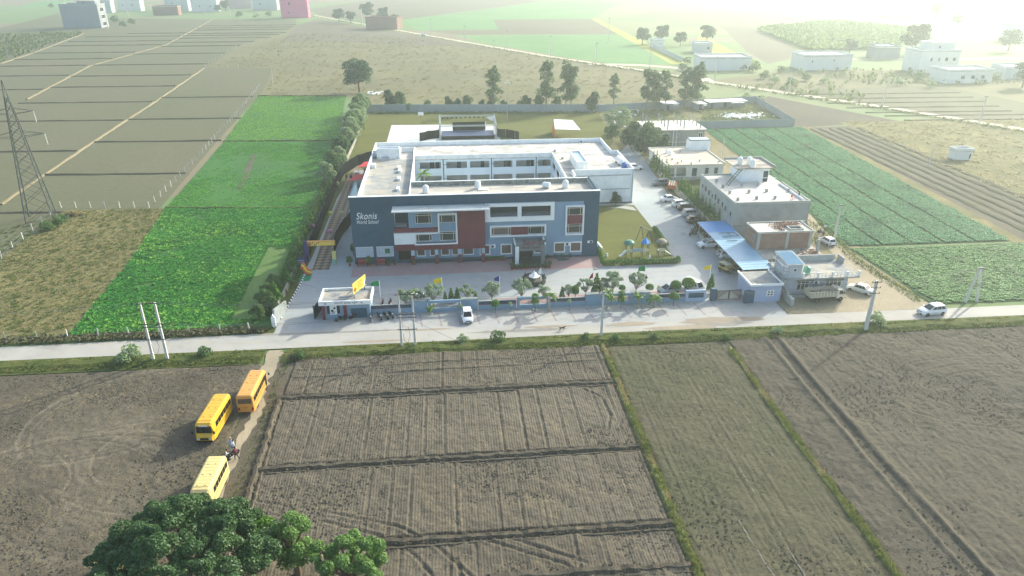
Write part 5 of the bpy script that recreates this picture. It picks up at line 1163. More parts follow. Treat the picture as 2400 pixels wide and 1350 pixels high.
# ------------------------------------------------------------------ FESTIVAL AND SCHOOL YARD THINGS
cloth_b = paint('black_cloth', '#080c0d', 1.0, .2, 1.5); cloth_b.node_tree.nodes['Principled BSDF'].inputs['Specular IOR Level'].default_value = .05
def curtain(label, pts, h, mat=None, fold=.05):
    t = thing('cloth_screen', label, 'screen', (0, 0, 0)); V = []; n = 0; m = MB(); P = []
    for a, b in zip(pts, pts[1:]):
        L = math.hypot(b[0]-a[0], b[1]-a[1]); k = max(2, int(L/.3))
        for i in range(k): P.append((a[0]+(b[0]-a[0])*i/k, a[1]+(b[1]-a[1])*i/k))
    P.append(pts[-1])
    for i in range(len(P)):
        d = Vector((P[min(i+1,len(P)-1)][0]-P[max(i-1,0)][0], P[min(i+1,len(P)-1)][1]-P[max(i-1,0)][1], 0)).normalized(); nrm = Vector((-d.y, d.x, 0)); o = nrm*fold*math.sin(i*1.7); p = Vector((*P[i], 0))
        sg = h*(1-.05*abs(math.sin(i*.26))); m.v += [p+o+Vector((0,0,.04)), p+o*.5+Vector((0,0,sg)), p+o+nrm*.03+Vector((0,0,.04)), p+o*.5+nrm*.03+Vector((0,0,sg))]
        if i: a = 4*i; m.f += [(a-4, a, a+1, a-3), (a-2, a-1, a+3, a+2), (a-3, a+1, a+3, a-1)]
    m.build('cloth', mat or cloth_b, t)
    for i in range(0, len(P), 12): boxpart('pole', galv, t, P[i][0]-.2, P[i][0]-.12, P[i][1]-.04, P[i][1]+.04, 0, h+.08)
    return t
curtain('long black cloth screen along the left edge of the tiled path', [(-8.9, 3.6), (-9.0, 15.6), (-9.3, 30), (-9.4, 46.4), (-9.2, 60.4), (-6.5, 69), (-1.5, 75)], 2.9)
curtain('short black cloth screen between the tiled path and the slate wall', [(-4.0, 3.2), (-4.6, 8), (-4.2, 15), (-2.5, 26), (-.9, 31)], 2.9)
curtain('black cloth screen close to the white side wall by the red tent', [(-1.2, 36), (-2.9, 44), (-3.2, 56), (-1.5, 63)], 2.9)
t = thing('welcome_arch', 'yellow printed welcome arch with purple side over the tiled path', 'arch', (0, 0, 0)); pur = paint('print_purple', '#4a4470', .6)
boxpart('beam', org, t, -9.1, -3.6, 2.3, 2.8, 3.0, 3.9); boxpart('beam_print', ylw, t, -8.0, -3.7, 2.24, 2.3, 3.1, 3.8); boxpart('post', pur, t, -9.3, -8.6, 2.2, 2.9, 0, 3.9); boxpart('post', paint('print_cream', '#d4c47a', .6), t, -4.1, -3.4, .6, 1.3, 0, 2.3); boxpart('post_print', paint('print_teal', '#6fae9e', .6), t, -4.1, -3.4, .54, .6, .1, .9)
for k in range(6): boxpart('beam_spot', pur if k % 2 else brn, t, -8.4+k*.35, -8.2+k*.35, 2.2, 2.24, 3.15+.2*(k % 3), 3.4+.2*(k % 3))
t = thing('banner_stand', 'purple printed banner stand below the welcome arch', 'banner', (-9.3, -1.3, 0), R(8)); boxpart('panel', pur, t, -.9, .9, -.04, .04, .5, 2.2)
for s in (-.85, .85): boxpart('post', black_p, t, s-.04, s+.04, -.05, .05, 0, 2.3)
for k in range(3): boxpart('print_line', paint('print_pale', '#a7a3c2', .6), t, -.7, .5, -.05, -.04, 1.0+k*.35, 1.12+k*.35)
for k, (c, dx, lb) in enumerate(((paint('slide_orange', '#c9582a', .5), .45, 'orange'), (paint('slide_yellow', '#e6cf2f', .5), 0, 'yellow'), (paint('slide_orange2', '#d9742e', .5), -.5, 'amber'))):
    o = MB(); 
    o.loft([[(x, -.16, z-.1), (x, .16, z-.1), (x, .16, z+.1), (x, -.16, z+.1)] for x, z in ((-.9, 1.35), (-.5, 1.25), (-.1, .5), (.3, .3), (1.0, .22))]); o = o.build('cutout_ribbon', c, None, loc=(-8.2, -3.1+.9*k-.9, .02), rz=R(-28)); tag(o, f'{lb} bent ribbon decoration by the green mat', 'decoration', 'bent ribbon decorations')
o = MB().box(-9.0, -7.1, -6.6, -3.6, .022, .034).build('green_mat', paint('mat_green', '#2b8a56', .9, .15, 2)); tag(o, 'bright green mat on the paving at the left edge', 'mat')
o = MB().prism([(37.3,-1.7),(39.4,-1.5),(39.3,-.5),(37.2,-.7)], .03, .045).build('green_mat', paint('mat_green2', '#356b52', .9)); tag(o, 'small dull green mat in front of the school windows', 'mat')
redc = paint('carpet_red', '#c2363c', .8, .15, 1)
for k, (x, y, l) in enumerate(((-4.6, 50, 'nearer'), (-3.6, 62, 'farther'))):
    t = thing('red_awning', f'{l} red cloth awning beside the white side wall', 'awning', (x, y, 0), R(-12)); MB().add([(-1.4,-2.5,1.9),(1.6,-2.5,2.3),(1.6,3,2.3),(-1.4,3,1.9),(-1.4,-2.5,1.95),(1.6,-2.5,2.35),(1.6,3,2.35),(-1.4,3,1.95)], [(3,2,1,0),(4,5,6,7),(0,1,5,4),(1,2,6,5),(2,3,7,6),(3,0,4,7)]).build('cloth', redc, t)
    for sx in (-1.3, 1.5):
        for sy in (-2.4, 2.9): boxpart('pole', galv, t, sx-.04, sx+.04, sy-.04, sy+.04, 0, 1.95)
q = random.Random(3)
for k, (px, py, c, lb) in enumerate(((735,534,'#c77aa5','pink'),(773,546,'#c86f9d','rose'),(774,503,'#c9c94a','lime'),(792,433,'#c9b98a','cream'),(802,502,'#b9b37a','olive'))):
    x, y = S(px, py, 1.2); t = thing('balloon_prop', f'{lb} balloon on a stick along the tiled path', 'balloon', (x, y, 0), 0, 'balloons along the tiled path'); MB().ball((0,0,1.5),(.42,.42,.5),10,7).build('balloon', paint('balloon_'+lb, c, .4), t, True); MB().tube([(0,0,0),(0,0,1.1)], .03, 5).build('stick', galv, t); boxpart('base', steel, t, -.2, .2, -.2, .2, 0, .06)
# stage behind the school
t = thing('stage', 'dark outdoor stage with lighting truss behind the school', 'stage', (0, 0, 0)); tr = paint('truss_grey', '#aeb6b4', .5, .1, 1, metal=.3); deck = paint('stage_deck', '#4b5a74', .6)
def truss(a, b, w=.35, name='truss'):
    a, b = Vector(a), Vector(b); d = (b-a).normalized(); u = d.orthogonal().normalized(); v = d.cross(u); m = MB(); n = max(2, int((b-a).length/.6)); C = [(u*i+v*j)*w/2 for i, j in ((-1,-1),(1,-1),(1,1),(-1,1))]
    for c in C: m.bar(a+c, b+c, .06)
    for k in range(n):
        for i in range(4): m.bar(a+(b-a)*k/n+C[i], a+(b-a)*(k+1)/n+C[(i+1)%4], .04)
    m.build(name, tr, t)
for x in (15.6, 32.6):
    for y in (95.5, 104.5): truss((x, y, 0), (x, y, 6.2 if y > 100 else 5.2), name='tower')
truss((15.6, 95.5, 4.4), (32.6, 95.5, 4.4)); truss((15.6, 104.5, 5.6), (32.6, 104.5, 5.6)); truss((15.6, 95.5, 4.4), (15.6, 104.5, 5.6)); truss((32.6, 95.5, 4.4), (32.6, 104.5, 5.6))
for k in range(12): o = MB().ob((16.6+k*1.4, 104.2, 5.1), (.35, .35, .5)).build('stage_light', black_p, t)
boxpart('deck', deck, t, 16, 32.2, 96.5, 104, 0, 1.1); boxpart('backdrop', cloth_b, t, 19.5, 30, 104.05, 104.2, 1.1, 3.7); boxpart('skirt', cloth_b, t, 16, 32.2, 96.3, 96.48, 0, 1.08); MB().quad((30,104,5.2),(32.4,104,5.4),(32.4,104,3.9),(31.2,104,4.2)).build('sail', trimw, t); boxpart('light_pole', trimw, t, 29.3, 29.55, 95.1, 95.3, 2.8, 5.6)
curtain('black side screen left of the stage', [(9.4, 95), (12, 97.5), (15.2, 99), (15.4, 103)], 2.7); curtain('black side screen right of the stage', [(33, 103), (33.4, 98.5), (37, 97), (39.5, 94)], 2.7)
t = thing('white_tent', 'white roofed canopy with orange side cloth on the back lawn', 'tent', (0, 0, 0)); MB().add([(50.6,94.5,3.0),(58.6,94.5,2.6),(57.6,104,3.6),(51.6,104,4.0),(50.6,94.5,3.08),(58.6,94.5,2.68),(57.6,104,3.68),(51.6,104,4.08)], [(3,2,1,0),(4,5,6,7),(0,1,5,4),(1,2,6,5),(2,3,7,6),(3,0,4,7)]).build('roof', plastic_w, t)
MB().quad((50.7,94.5,0),(50.9,103.5,0),(51.5,103.5,3.9),(50.7,94.5,2.9)).build('side_cloth', paint('cloth_orange', '#d9822e', .8, .3, 2), t)
for x, y in ((50.8, 94.7), (58.3, 94.7), (57.4, 103.8), (51.8, 103.8)): boxpart('pole', galv, t, x-.05, x+.05, y-.05, y+.05, 0, 2.6)
# water tanks
def tank(pm, r=.58, h=1.45):
    def mk():
        t = thing('water_tank', '', 'water tank'); pr = [(r*.96, 0)]
        for k in range(5): pr += [(r, h*(k*.16+.04)), (r*.96, h*(k*.16+.12))]
        pr += [(r*.98, h*.82), (r*.72, h*.95), (r*.35, h)]
        MB().lathe(pr, 16).build('body', pm, t, True); MB().lathe([(r*.36, h), (r*.36, h*1.06), (r*.1, h*1.1)], 12).build('lid', pm, t); return t
    return mk
RT = 'white water tanks on roofs'
place('tk', tank(plastic_w), (*S(998, 452, 11.7), 11.7), 0, 'white water tank at the slate roof edge closest to the lettering', RT); place('tk', None, (*S(1120, 442, 11.7), 11.7), 0, 'white water tank on the slate roof above the maroon panel', RT); place('tk', None, (*S(1325, 440, 11.7), 11.7), 0, 'white water tank upright at the far right of the slate roof', RT)
o = place('tk', None, (*S(1288, 441, 11.7), 12.25), 0, 'white water tank lying on its side on the slate roof', RT); o.rotation_euler = (R(90), 0, R(-115))
boxpart('tank_pad', white_c, school, S(1138,444,11.7)[0]-1.4, S(1138,444,11.7)[0]+.5, S(1138,444,11.7)[1]-.6, S(1138,444,11.7)[1]+.5, 11.7, 11.85)
for k, (px, py, l) in enumerate(((1733,386,'alone at the ladder side'), (1755,386,'behind another tank'), (1763,392,'in front at the kerb side'))): place('tk', None, (*S(px, py, 10.9), 10.9), 0, f'white water tank on the cement house stair room, {l}', RT, (1, 1, 1.15))
for px, py, l in ((1563,359,'behind'), (1570,364,'in front')): place('tk', None, (*S(px, py, 4.0), 4.0), 0, f'white water tank of the bungalow pair, the one {l}', RT, .8)
place('tkb', tank(paint('tank_blue', '#2d5ea8', .4), .62, 1.3), (*S(1463, 394, 7), 7), 0, 'blue barrel tank in the corner of the white wing roof'); place('tkg', tank(paint('tank_green', '#5fa08a', .4), .6, 1.25), (*S(1890, 640, 3.5), 3.42), 0, 'pale green tank on the corner house terrace')
t = thing('tarpaulin_heap', 'white wrapped tank lying along the white wing parapet', 'water tank', (*S(1452, 384, 7), 7.0), R(90)); MB().loft([[(x, .75*k*math.cos(a), .85+.8*k*math.sin(a)) for a in np.linspace(0, 6.28, 13)[:-1]] for x, k in ((-1.9, .5), (-1.6, .95), (-.6, 1.0), (.6, 1.02), (1.6, .95), (1.9, .5))]).build('body', plastic_w, t, True); boxpart('cradle', steel, t, -1.4, -1.2, -.7, .7, 0, .3); boxpart('cradle', steel, t, 1.2, 1.4, -.7, .7, 0, .3)
def ac_unit():
    t = thing('air_conditioner', '', 'air conditioner'); boxpart('case', trimw, t, -.42, .42, -.16, .16, 0, .62); MB().lathe([(.05, -.175), (.22, -.17), (.22, -.16)], 12, (-.1, 0, .31), 'y').build('fan', dark, t); boxpart('bracket', steel, t, -.4, .4, -.15, .2, -.06, 0); return t
GA = 'air conditioner units on walls'
for x, y, z, l in ((25.3, -.25, 2.45, 'right beside the maroon panel at ground floor'), (39.15, -.25, 2.45, 'between the last two ground floor windows'), (52.5, 60.3, 7.0, 'standing on the white rear roof by the parapet'), (77.5, -20.0, 2.0, 'between the windows of the corner house')): place('ac', ac_unit, (x, y, z), 0, 'white air conditioner ' + l, GA, 1.1)
# benches, pots, fountain
def bench():
    t = thing('garden_bench', '', 'bench')
    for k in range(3): boxpart('seat_slat', wood_r, t, -.85, .85, -.3+.2*k, -.14+.2*k, .44, .49)
    for k in range(3): boxpart('back_slat', wood_r, t, -.85, .85, .32+.03*k, .36+.03*k, .58+.19*k, .73+.19*k)
    for s in (-.88, .88): f = boxpart('end_frame', black_p, t, s-.04, s+.04, -.36, -.28, 0, .66); boxpart('armrest', black_p, f, s-.05, s+.05, -.36, .36, .64, .7); boxpart('leg', black_p, f, s-.04, s+.04, .3, .4, 0, 1.1)
    return t
for px, l in ((852, 'below the left white screen'), (894, 'below the white screen with green notice')): place('bench', bench, (S(px, 617)[0], -.75, .03), 0, 'dark red bench ' + l, 'benches against the slate wall')
t = thing('fountain', 'round dark walled fountain with white tiered basin and small statues', 'fountain', (31.7, -10.7, .03)); st_d = paint('fountain_stone', '#3f4642', .5, .25, 2)
MB().lathe([(2.0, 0), (2.05, .1), (2.0, .75), (2.1, .85), (1.8, .85), (1.75, .55), (.05, .5)], 28).build('basin_wall', st_d, t); MB().lathe([(.3, .5), (.25, .9), (.9, 1.05), (.95, 1.2), (.8, 1.15), (.2, 1.1), (.16, 1.5), (.45, 1.6), (.4, 1.66), (.1, 1.7), (.12, 2.0), (.02, 2.1)], 18).build('tiered_bowl', trimw, t, True)
MB().lathe([(1.75, .6), (.3, .62)], 24).build('water', paint('fountain_water', '#6a6a5a', .2), t)
for k in range(6): a = k*1.05+.3; MB().ball((1.92*math.cos(a), 1.92*math.sin(a), 1.02), (.14, .14, .24), 7, 5).build('figurine', st_d, t)
MB().tube([(1.1, -.5, .5), (1.05, -.5, 1.7)], .1, 6, .05).build('heron_body', trimw, t); MB().tube([(1.05,-.5,1.65),(1.12,-.5,2.0),(1.25,-.5,2.0)], .04, 5).build('heron_neck', trimw, t)
o = MB().lathe([(.32, 0), (.36, .06), (.3, .12), (.05, .1)], 14).build('stone_ring', cem_l, None, loc=(43.4, -6.0, .03)); tag(o, 'pale round stone slab at the hedge corner', 'stone')
for k, (px, py, w) in enumerate(((1602,548,.55),(1555,484,.6))):
    o = MB().lathe([(w, 0), (w*1.1, .05), (w*.9, .08), (w*.8, .03)], 16).build('manhole_ring', cem, None, loc=(*S(px, py), .03)); tag(o, ('round manhole ring on the open driveway' if k == 0 else 'round manhole ring behind the white cars'), 'manhole')
flag_m = {'green': paint('flag_green', '#1f8a45', .7), 'yellow': paint('flag_yellow', '#ecd01f', .7), 'blue': paint('flag_blue', '#24357f', .7), 'red': paint('flag_red', '#b5243a', .7)}
for k, (px, py, tp, c, w, lb) in enumerate(((893,710,657,'green',1.4,'closest to the gate house'),(1037,697,650,'yellow',1.3,'in front of the maroon panel'),(1171,692,646,'blue',.9,'left of the fountain'),(1267,668,640,'white',.5,'beside the fountain'),(1388,690,638,'red',.6,'before the tiered conifer'),(1510,662,632,'green',1.25,'above the man in black'),(1662,660,627,'yellow',1.3,'next to the auto rickshaw'))):
    x, y = S(px, py); h = max(3.2, HT(px, py, tp)); t = thing('flag', f'{c} flag on a white pole {lb}', 'flag', (x, y, 0), 0, 'flags along the front wall'); MB().tube([(0,0,0),(0,0,h)], .045, 6).build('pole', trimw, t); m = MB(); n = 6; hh = 1.05
    for i in range(n+1):
        u = i/n; dx = -u*w; yy = .14*math.sin(u*5+k)*u; drop = (.25 if w > .8 else .9)*u*u; taper = 1-.45*u if k % 2 == 0 else 1-.2*u
        m.v += [(dx, yy, h-.05-drop-(1-taper)*.3), (dx, yy, h-.05-hh*taper-drop)]
        if i: a = 2*i; m.f += [(a-2, a, a+1, a-1)]
    m.build('cloth', flag_m.get(c, trimw), t)
# playground
t = thing('swing_frame', 'dark A-frame swing on the small lawn', 'swing', (55.6, 6.5, 0), R(20)); m = None
for s in (-1.5, 1.5):
    for q_ in (-.9, .9): MB().tube([(q_, s, 0), (0, s*.86, 2.9)], .06, 6).build('leg', slate_d, t)
MB().tube([(0,-1.5,2.9),(0,1.5,2.9)], .06, 6).build('top_bar', cem_l, t)
for y in (-.5, .6): o = boxpart('seat', black_p, t, -.12, .12, y-.22, y+.22, .55, .6); m = MB(); m.bar((0,y-.2,.6),(0,y-.2,2.9),.02).bar((0,y+.2,.6),(0,y+.2,2.9),.02); m.build('chain', steel, o)
t = thing('playground_climber', 'climbing frame with green and blue roofs and white slide', 'play equipment', (52.6, -.6, 0)); post_m = paint('play_post', '#2f3d52', .5); pg = paint('play_panel', '#a9b9bb', .5)
def tower(x, roof, mat, root):
    for sx in (-.55, .55):
        for sy in (-.5, .5): boxpart('post', post_m, root, x+sx-.05, x+sx+.05, sy-.05, sy+.05, 0, 2.6)
    boxpart('platform', pg, root, x-.6, x+.6, -.55, .55, 1.0, 1.1); boxpart('guard_panel', paint('play_cream', '#cfc8a8', .5), root, x-.6, x+.6, -.58, -.54, 1.1, 1.6)
    if roof == 'dome': MB().lathe([(1.0, 2.55), (1.05, 2.65), (.9, 2.95), (.55, 3.2), (.05, 3.3)], 12, (x, 0, 0)).build('roof', mat, root)
    else: MB().lathe([(.95, 2.6), (.03, 3.7)], 4, (x, 0, 0)).build('roof', mat, root)
tower(-1.9, 'dome', paint('roof_green', '#3f7a68', .5), t); tower(1.2, 'cone', paint('roof_blue', '#2f7fc9', .5), t); boxpart('bridge', pg, t, -1.3, .6, -.4, .4, 1.0, 1.08); boxpart('bridge_panel', pg, t, -1.3, .6, -.45, -.41, 1.1, 1.7)
MB().loft([[(-2.5, -.4, 1.05), (-2.5, .3, 1.05), (-2.5, .3, 1.2), (-2.5, -.4, 1.2)], [(-3.2, -.6, .4), (-3.2, .1, .4), (-3.2, .1, .55), (-3.2, -.6, .55)], [(-3.7, -.7, .2), (-3.7, 0, .2), (-3.7, 0, .3), (-3.7, -.7, .3)]]).build('slide', trimw, t)
t = thing('play_shelter', 'small play tower with brown mushroom roof at the lawn end', 'play equipment', (56.9, -.6, 0)); tower(0, 'dome', paint('roof_mushroom', '#8a8170', .7, .3, 3), t)
MB().loft([[(.6,-.3,1.0),(.6,.3,1.0),(.6,.3,1.08),(.6,-.3,1.08)], [(2.0,-.4,.1),(2.0,.2,.1),(2.0,.2,.18),(2.0,-.4,.18)]]).build('slide', pg, t)
pk = thing('picket_edging', 'row of small white pickets inside the front hedge', 'fence', (0, 0, 0))
for k in range(30): x = 53.6+k*.19; boxpart('picket', trimw, pk, x, x+.12, -4.05, -3.98, 0, .75+.12*(k % 3 == 0))
for nm, x, y, h in (('white_figure', 54.0, -3.4, 1.3), ('white_bollard', 46.6, -.6, .8)):
    o = MB().lathe([(.22, 0), (.25, h*.3), (.15, h*.6), (.2, h*.8), (.05, h)], 10).build(nm, trimw, None, loc=(x, y, .02)); tag(o, 'small white garden figure behind the hedge pickets' if 'fig' in nm else 'white bollard on the lawn near the slate wall', 'ornament')
slab = MB().prism([(52.5,27.4),(55.5,27.2),(57.5,25.8),(58.8,25.0),(58.6,27.6),(57,28.5)], .02, .1).build('stone_slab', cem_l); tag(slab, 'pale broken concrete slab at the lawn edge by the white wing', 'slab')
slb = MB().box(-.18, .18, -1.6, 1.6, 0, 1.0).build('white_board', trimw, None, loc=(46.0, 3.4, 0), rz=R(5)); tag(slb, 'low white board leaning by the slate wall end and the hedge', 'board')

# ------------------------------------------------------------------ FAR BUILDINGS AND SHEDS
fw = grime('far_white', '#d6d8d4', '#b9bcb6', .4, .1); fgrey = grime('far_cement', '#8b9296', '#747b7e', .5, .15); fpink = grime('far_pink', '#d4588a', '#c24f7c', .3, .15); fbrick = grime('far_brick', '#8a6a5e', '#75584e', .5, .2); fpale = grime('far_pale', '#b9c0c0', '#a1a9a9', .4, .1); tin = paint('tin_sheet', '#d9dcda', .35, .15, .3, metal=.3)
def far_house(label, px0, px1, base, top, depth, mat, rz=0, wins=(), upper=None, roofm=None, name='far_house', slab=.25, sidewins=0, bays=0):
    x0, y0 = S(px0, base); x1, y1 = S(px1, base); W = math.hypot(x1-x0, y1-y0); h = HT((px0+px1)/2, base, top)
    t = thing(name, label, 'house', (x0, y0, 0), math.atan2(y1-y0, x1-x0)*.5 + rz)
    boxpart('wall', mat, t, 0, W, 0, depth, 0, h); boxpart('roof', roofm or roof_m, t, -.2, W+.2, -.2, depth+.2, h, h+slab)
    for a in ((-.2, W+.2, -.2, 0), (-.2, W+.2, depth, depth+.2), (-.2, 0, 0, depth), (W, W+.2, 0, depth)): boxpart('parapet', mat, t, *a, h+slab+.002, h+slab+.7)
    for u, v, w, hh in wins: window(t, u*W, -.02, v*h, w, hh, mat, dark, bar=.12)
    for k in range(sidewins): window(t, W+.02, depth*(.2+.3*k), h*.4, 1.4, 1.5, mat, dark, bar=.12, rz=R(90))
    for k in range(bays): window(t, W+.02, depth*.25, h*(.07+k*.93/bays), depth*.5, h*.62/bays, cream, dark, bar=.35, rz=R(90))
    if upper:
        a, b, hh = upper; boxpart('upper_storey', mat, t, a*W, b*W, depth*.3, depth, h+slab+.003, h+slab+hh); boxpart('upper_roof', roofm or roof_m, t, a*W-.3, b*W+.3, depth*.3-.3, depth+.1, h+slab+hh, h+slab+hh+.2)
        window(t, (a+.3*(b-a))*W, depth*.3-.02, h+slab+.8, 1.2, 1.3, mat, dark, bar=.12)
    return t
t = far_house('grey unfinished three storey block with open stair bays at one end', 150, 238, 66, 12, 12, fgrey, R(-2), upper=(.42, .9, 2.6), bays=3)
far_house('white two storey village house behind the grey block', 278, 330, 26, 2, 9, fw, 0, [(.2,.5,1.4,1.5),(.6,.5,1.4,1.5)]); far_house('pale village house next to the white one', 232, 262, 30, 4, 8, fpale)
far_house('low brick shed among the village trees', 360, 418, 36, 16, 8, fbrick, 0, [], None, tin, 'brick_shed'); far_house('pale grey village house with sunlit side', 388, 442, 26, -8, 10, fpale, 0, [(.3,.5,1.4,1.5)]); far_house('white village house near the tall poles', 450, 510, 28, 0, 10, fw, 0, [(.3,.4,1.4,1.5),(.7,.4,1.4,1.5)])
far_house('rosy village house beyond the village trees', 536, 590, 20, -5, 9, grime('far_rose', '#bba5a5', '#a89393', .3, .1)); far_house('bluish village house beside the pink block', 592, 650, 24, -2, 9, fpale, 0, [(.3,.5,1.4,1.5)])
pink = far_house('tall bright pink house standing at the lane end', 660, 722, 42, -14, 11, fpink, R(3), [(.25,.18,1.6,1.5),(.3,.55,1.8,2.2),(.25,.78,1.8,2.2)], bays=4)
far_house('brown walled shed beneath the lane trees', 858, 935, 68, 42, 12, fbrick, R(-14), [], None, soil_far2, 'brick_shed')
far_house('long white walled building beside the lane fork', 1642, 1760, 166, 138, 14, fw, 0, [], None, None, 'white_building'); far_house('white roofless building across the scrub from the lane', 1882, 2000, 165, 133, 14, fw, R(4), [(.15,.55,.8,1.2),(.6,.6,.8,1.2)], None, None, 'white_building')
far_house('white three storey house standing highest in the haze', 2150, 2248, 172, 122, 13, fw, R(4), [(.25,.55,1.2,1.8),(.45,.55,1,1.8),(.62,.55,1.8,1.8),(.82,.55,1.8,1.8),(.4,.12,.9,1.8),(.58,.12,.9,1.8)], (.35, .95, 3.4)); far_house('single storey white house with three windows in front of the tall one', 2216, 2330, 196, 168, 12, fw, R(3), [(.3,.35,1.9,1.7),(.52,.35,1.9,1.7),(.74,.35,1.9,1.7)])
far_house('faint white house lost in the haze', 2078, 2142, 40, 16, 12, fw); far_house('pale house at the hazy edge of the view', 2366, 2440, 98, 60, 12, fw, 0, [(.2,.4,1.5,1.8)]); far_house('low pale shed at the hazy edge beside the track', 2350, 2420, 186, 160, 10, fpale, 0, [], None, tin, 'shed'); far_house('grey tin roofed shed under the dark hazy tree', 2054, 2108, 138, 112, 12, fgrey, 0, [], None, tin, 'shed')
far_house('white end wall of the walled yard beneath the round trees', 1530, 1556, 112, 96, 8, fw, 0, [(.6,.5,.8,.8)], None, None, 'white_building'); far_house('tin roofed shed inside the walled yard', 1628, 1668, 124, 104, 10, fpale, R(-5), [(.7,.4,1.4,1.6)], None, tin, 'shed')
panel_wall('compound_wall', 'pale yard wall running below the round trees', pxs((1530,112),(1600,145)), 2.2, fpale, 6)
far_house('tiny white pump house alone in the dry grass', 2238, 2278, 376, 356, 3, fw, R(4), [(.8,.1,.7,1.6)], None, None, 'pump_house', .15)
for k, (a, b, base, top, l) in enumerate(((1556,1588,258,240,'with two sheet roofs nearest the airy tree'), (1632,1652,258,242,'smallest, between the other two'), (1660,1752,254,238,'longest, with the bright roof'))):
    x0, y0 = S(a, base); x1, y1 = S(b, base); t = thing('tin_shed', 'tin roofed shed against the back wall, ' + l, 'shed', (x0, y0, 0), .1); w = x1-x0; boxpart('wall', fgrey, t, 0, w, 0, 4, 0, 2.3); boxpart('tin_roof', tin, t, -.4, w+.4, -1.2, 4.2, 2.3, 2.42)
    for j in range(max(1, int(w/5))): boxpart('door', dark, t, 1+j*5, 2.1+j*5, -.03, .03, 0, 1.9)
    boxpart('awning', tin, t, w*.55, w*.9, -2.6, -1.0, 2.05, 2.12)
q = random.Random(8); m = MB()
cx, cy = S(1735, 274)
for k in range(160): m.ob((cx+q.gauss(0, 3.4), cy+q.gauss(0, 2.0), .15+q.random()*.5), (q.uniform(.3,1.2), q.uniform(.2,.7), q.uniform(.1,.5)), q.random()*3)
struct(m.build('rubbish', trimw), 'stuff'); m = MB()
for k in range(50): x, y = S(q.uniform(1420, 1500), q.uniform(262, 300)); m.ob((x, y, .2), (q.uniform(.3,1.4), q.uniform(.2,.8), q.uniform(.2,.7)), q.random()*3)
for k in range(14): x, y = S(q.uniform(860, 895), q.uniform(216, 222)); m.ob((x, y, .2), (q.uniform(.6,2), q.uniform(.4,1), .3), q.random()*3)
struct(m.build('rubbish', trimw), 'stuff')
sheet('ground', [(66, -20), (96, -20), (97.5, 22), (101, 104), (70, 104)], soil('yard_dirt', '#8a8068', '#757048', '#6a6248', patch=.12, clod=.3), z=.0005)
sheet('field', [(-9.2, -34.4), (-4.6, -34.4), (-4.6, -100), (-9.2, -100)], soil_stubble, z=-.002)
sheet('field', [(36, -34), (60, -34), (60, -100), (36, -100)], soil_green, z=-.003)

# ------------------------------------------------------------------ VEGETATION
bark = paint('bark', '#6b5c4a', .9, .3, 2); bark_g = paint('bark_grey', '#9a9384', .8, .25, 2)
L_big = foliage('leaf_big_tree', '#2f4f28', '#557542', '#41612f', .3, .35, .35); L_lite = foliage('leaf_light', '#587c3c', '#82a458', '#436a32', .38, .5, .3)
L_mango = foliage('leaf_mango', '#2c4e30', '#3c633a', '#244528', .25, .5); L_euc = foliage('leaf_eucalyptus', '#4f6a44', '#66804f', '#3c573a', .35, .5)
L_ash = foliage('leaf_ashoka', '#4a7030', '#6a943c', '#34551f', .35, 1.0); L_fra = foliage('leaf_frangipani', '#7f9472', '#a6b696', '#5f7856', .3, 1.5); L_top = foliage('leaf_topiary', '#4c702f', '#6c9440', '#3a5a24', .3, 2); L_palm = foliage('leaf_palm', '#55783a', '#7a9a4a', '#3f5f2a', .35, 1)
L_bush = foliage('leaf_bush', '#4a6a38', '#6a8450', '#36522c', .35, .8); L_pale = foliage('leaf_pale_bush', '#7f9668', '#9aac80', '#5f7a4e', .35, .8); L_far = foliage('leaf_far', '#3c5440', '#4c6450', '#32483a', .2, .3)
def leaves(blobs, n, size, seed=0, droop=0.0, shell=.55, flat=.5):
    """leaf-sized faces through the outer part of every blob"""
    g = np.random.default_rng(seed); B_ = np.array([[*c, *(r if isinstance(r, tuple) else (r,)*3)] for c, r in blobs]); wgt = (B_[:, 3]*B_[:, 5]); i = g.choice(len(B_), n, p=wgt/wgt.sum()); b = B_[i]
    d = g.normal(size=(n, 3)); d /= np.linalg.norm(d, axis=1)[:, None]; d[:, 2] = np.where(d[:, 2] < -.5, -d[:, 2], d[:, 2]); r = shell + (1-shell)*g.random(n)**.6
    P = b[:, :3] + d*b[:, 3:]*r[:, None]; nrm = d*flat + g.normal(size=(n, 3))*.5; nrm[:, 2] += .35; nrm /= np.linalg.norm(nrm, axis=1)[:, None]
    a = np.cross(nrm, g.normal(size=(n, 3))); a[:, 2] -= droop; a /= np.linalg.norm(a, axis=1)[:, None]; c = np.cross(nrm, a); s = size*(.6+.8*g.random(n))[:, None]
    V = np.stack([P - a*s*.5, P + c*s*.28, P + a*s*.5, P - c*s*.28], 1).reshape(-1, 3); return V, np.arange(4*n).reshape(n, 4)
def leafpart(root, blobs, n, size, mat, name='crown', **k): V, F = leaves(blobs, n, size, **k); return npmesh(name, V, F, mat, root)
def trunk(root, h, r, limbs, mat=bark, name='trunk', lean=(0, 0)):
    m = MB(); top = Vector((lean[0], lean[1], h)); m.tube([(0,0,-.1), (lean[0]*.3, lean[1]*.3, h*.5), top], r, 7, r*.6)
    for c in limbs: c = Vector(c); m.tube([top*.85, top*.3+c*.62+Vector((0,0,.1)), c], r*.5, 5, r*.12)
    return m.build(name, mat, root)
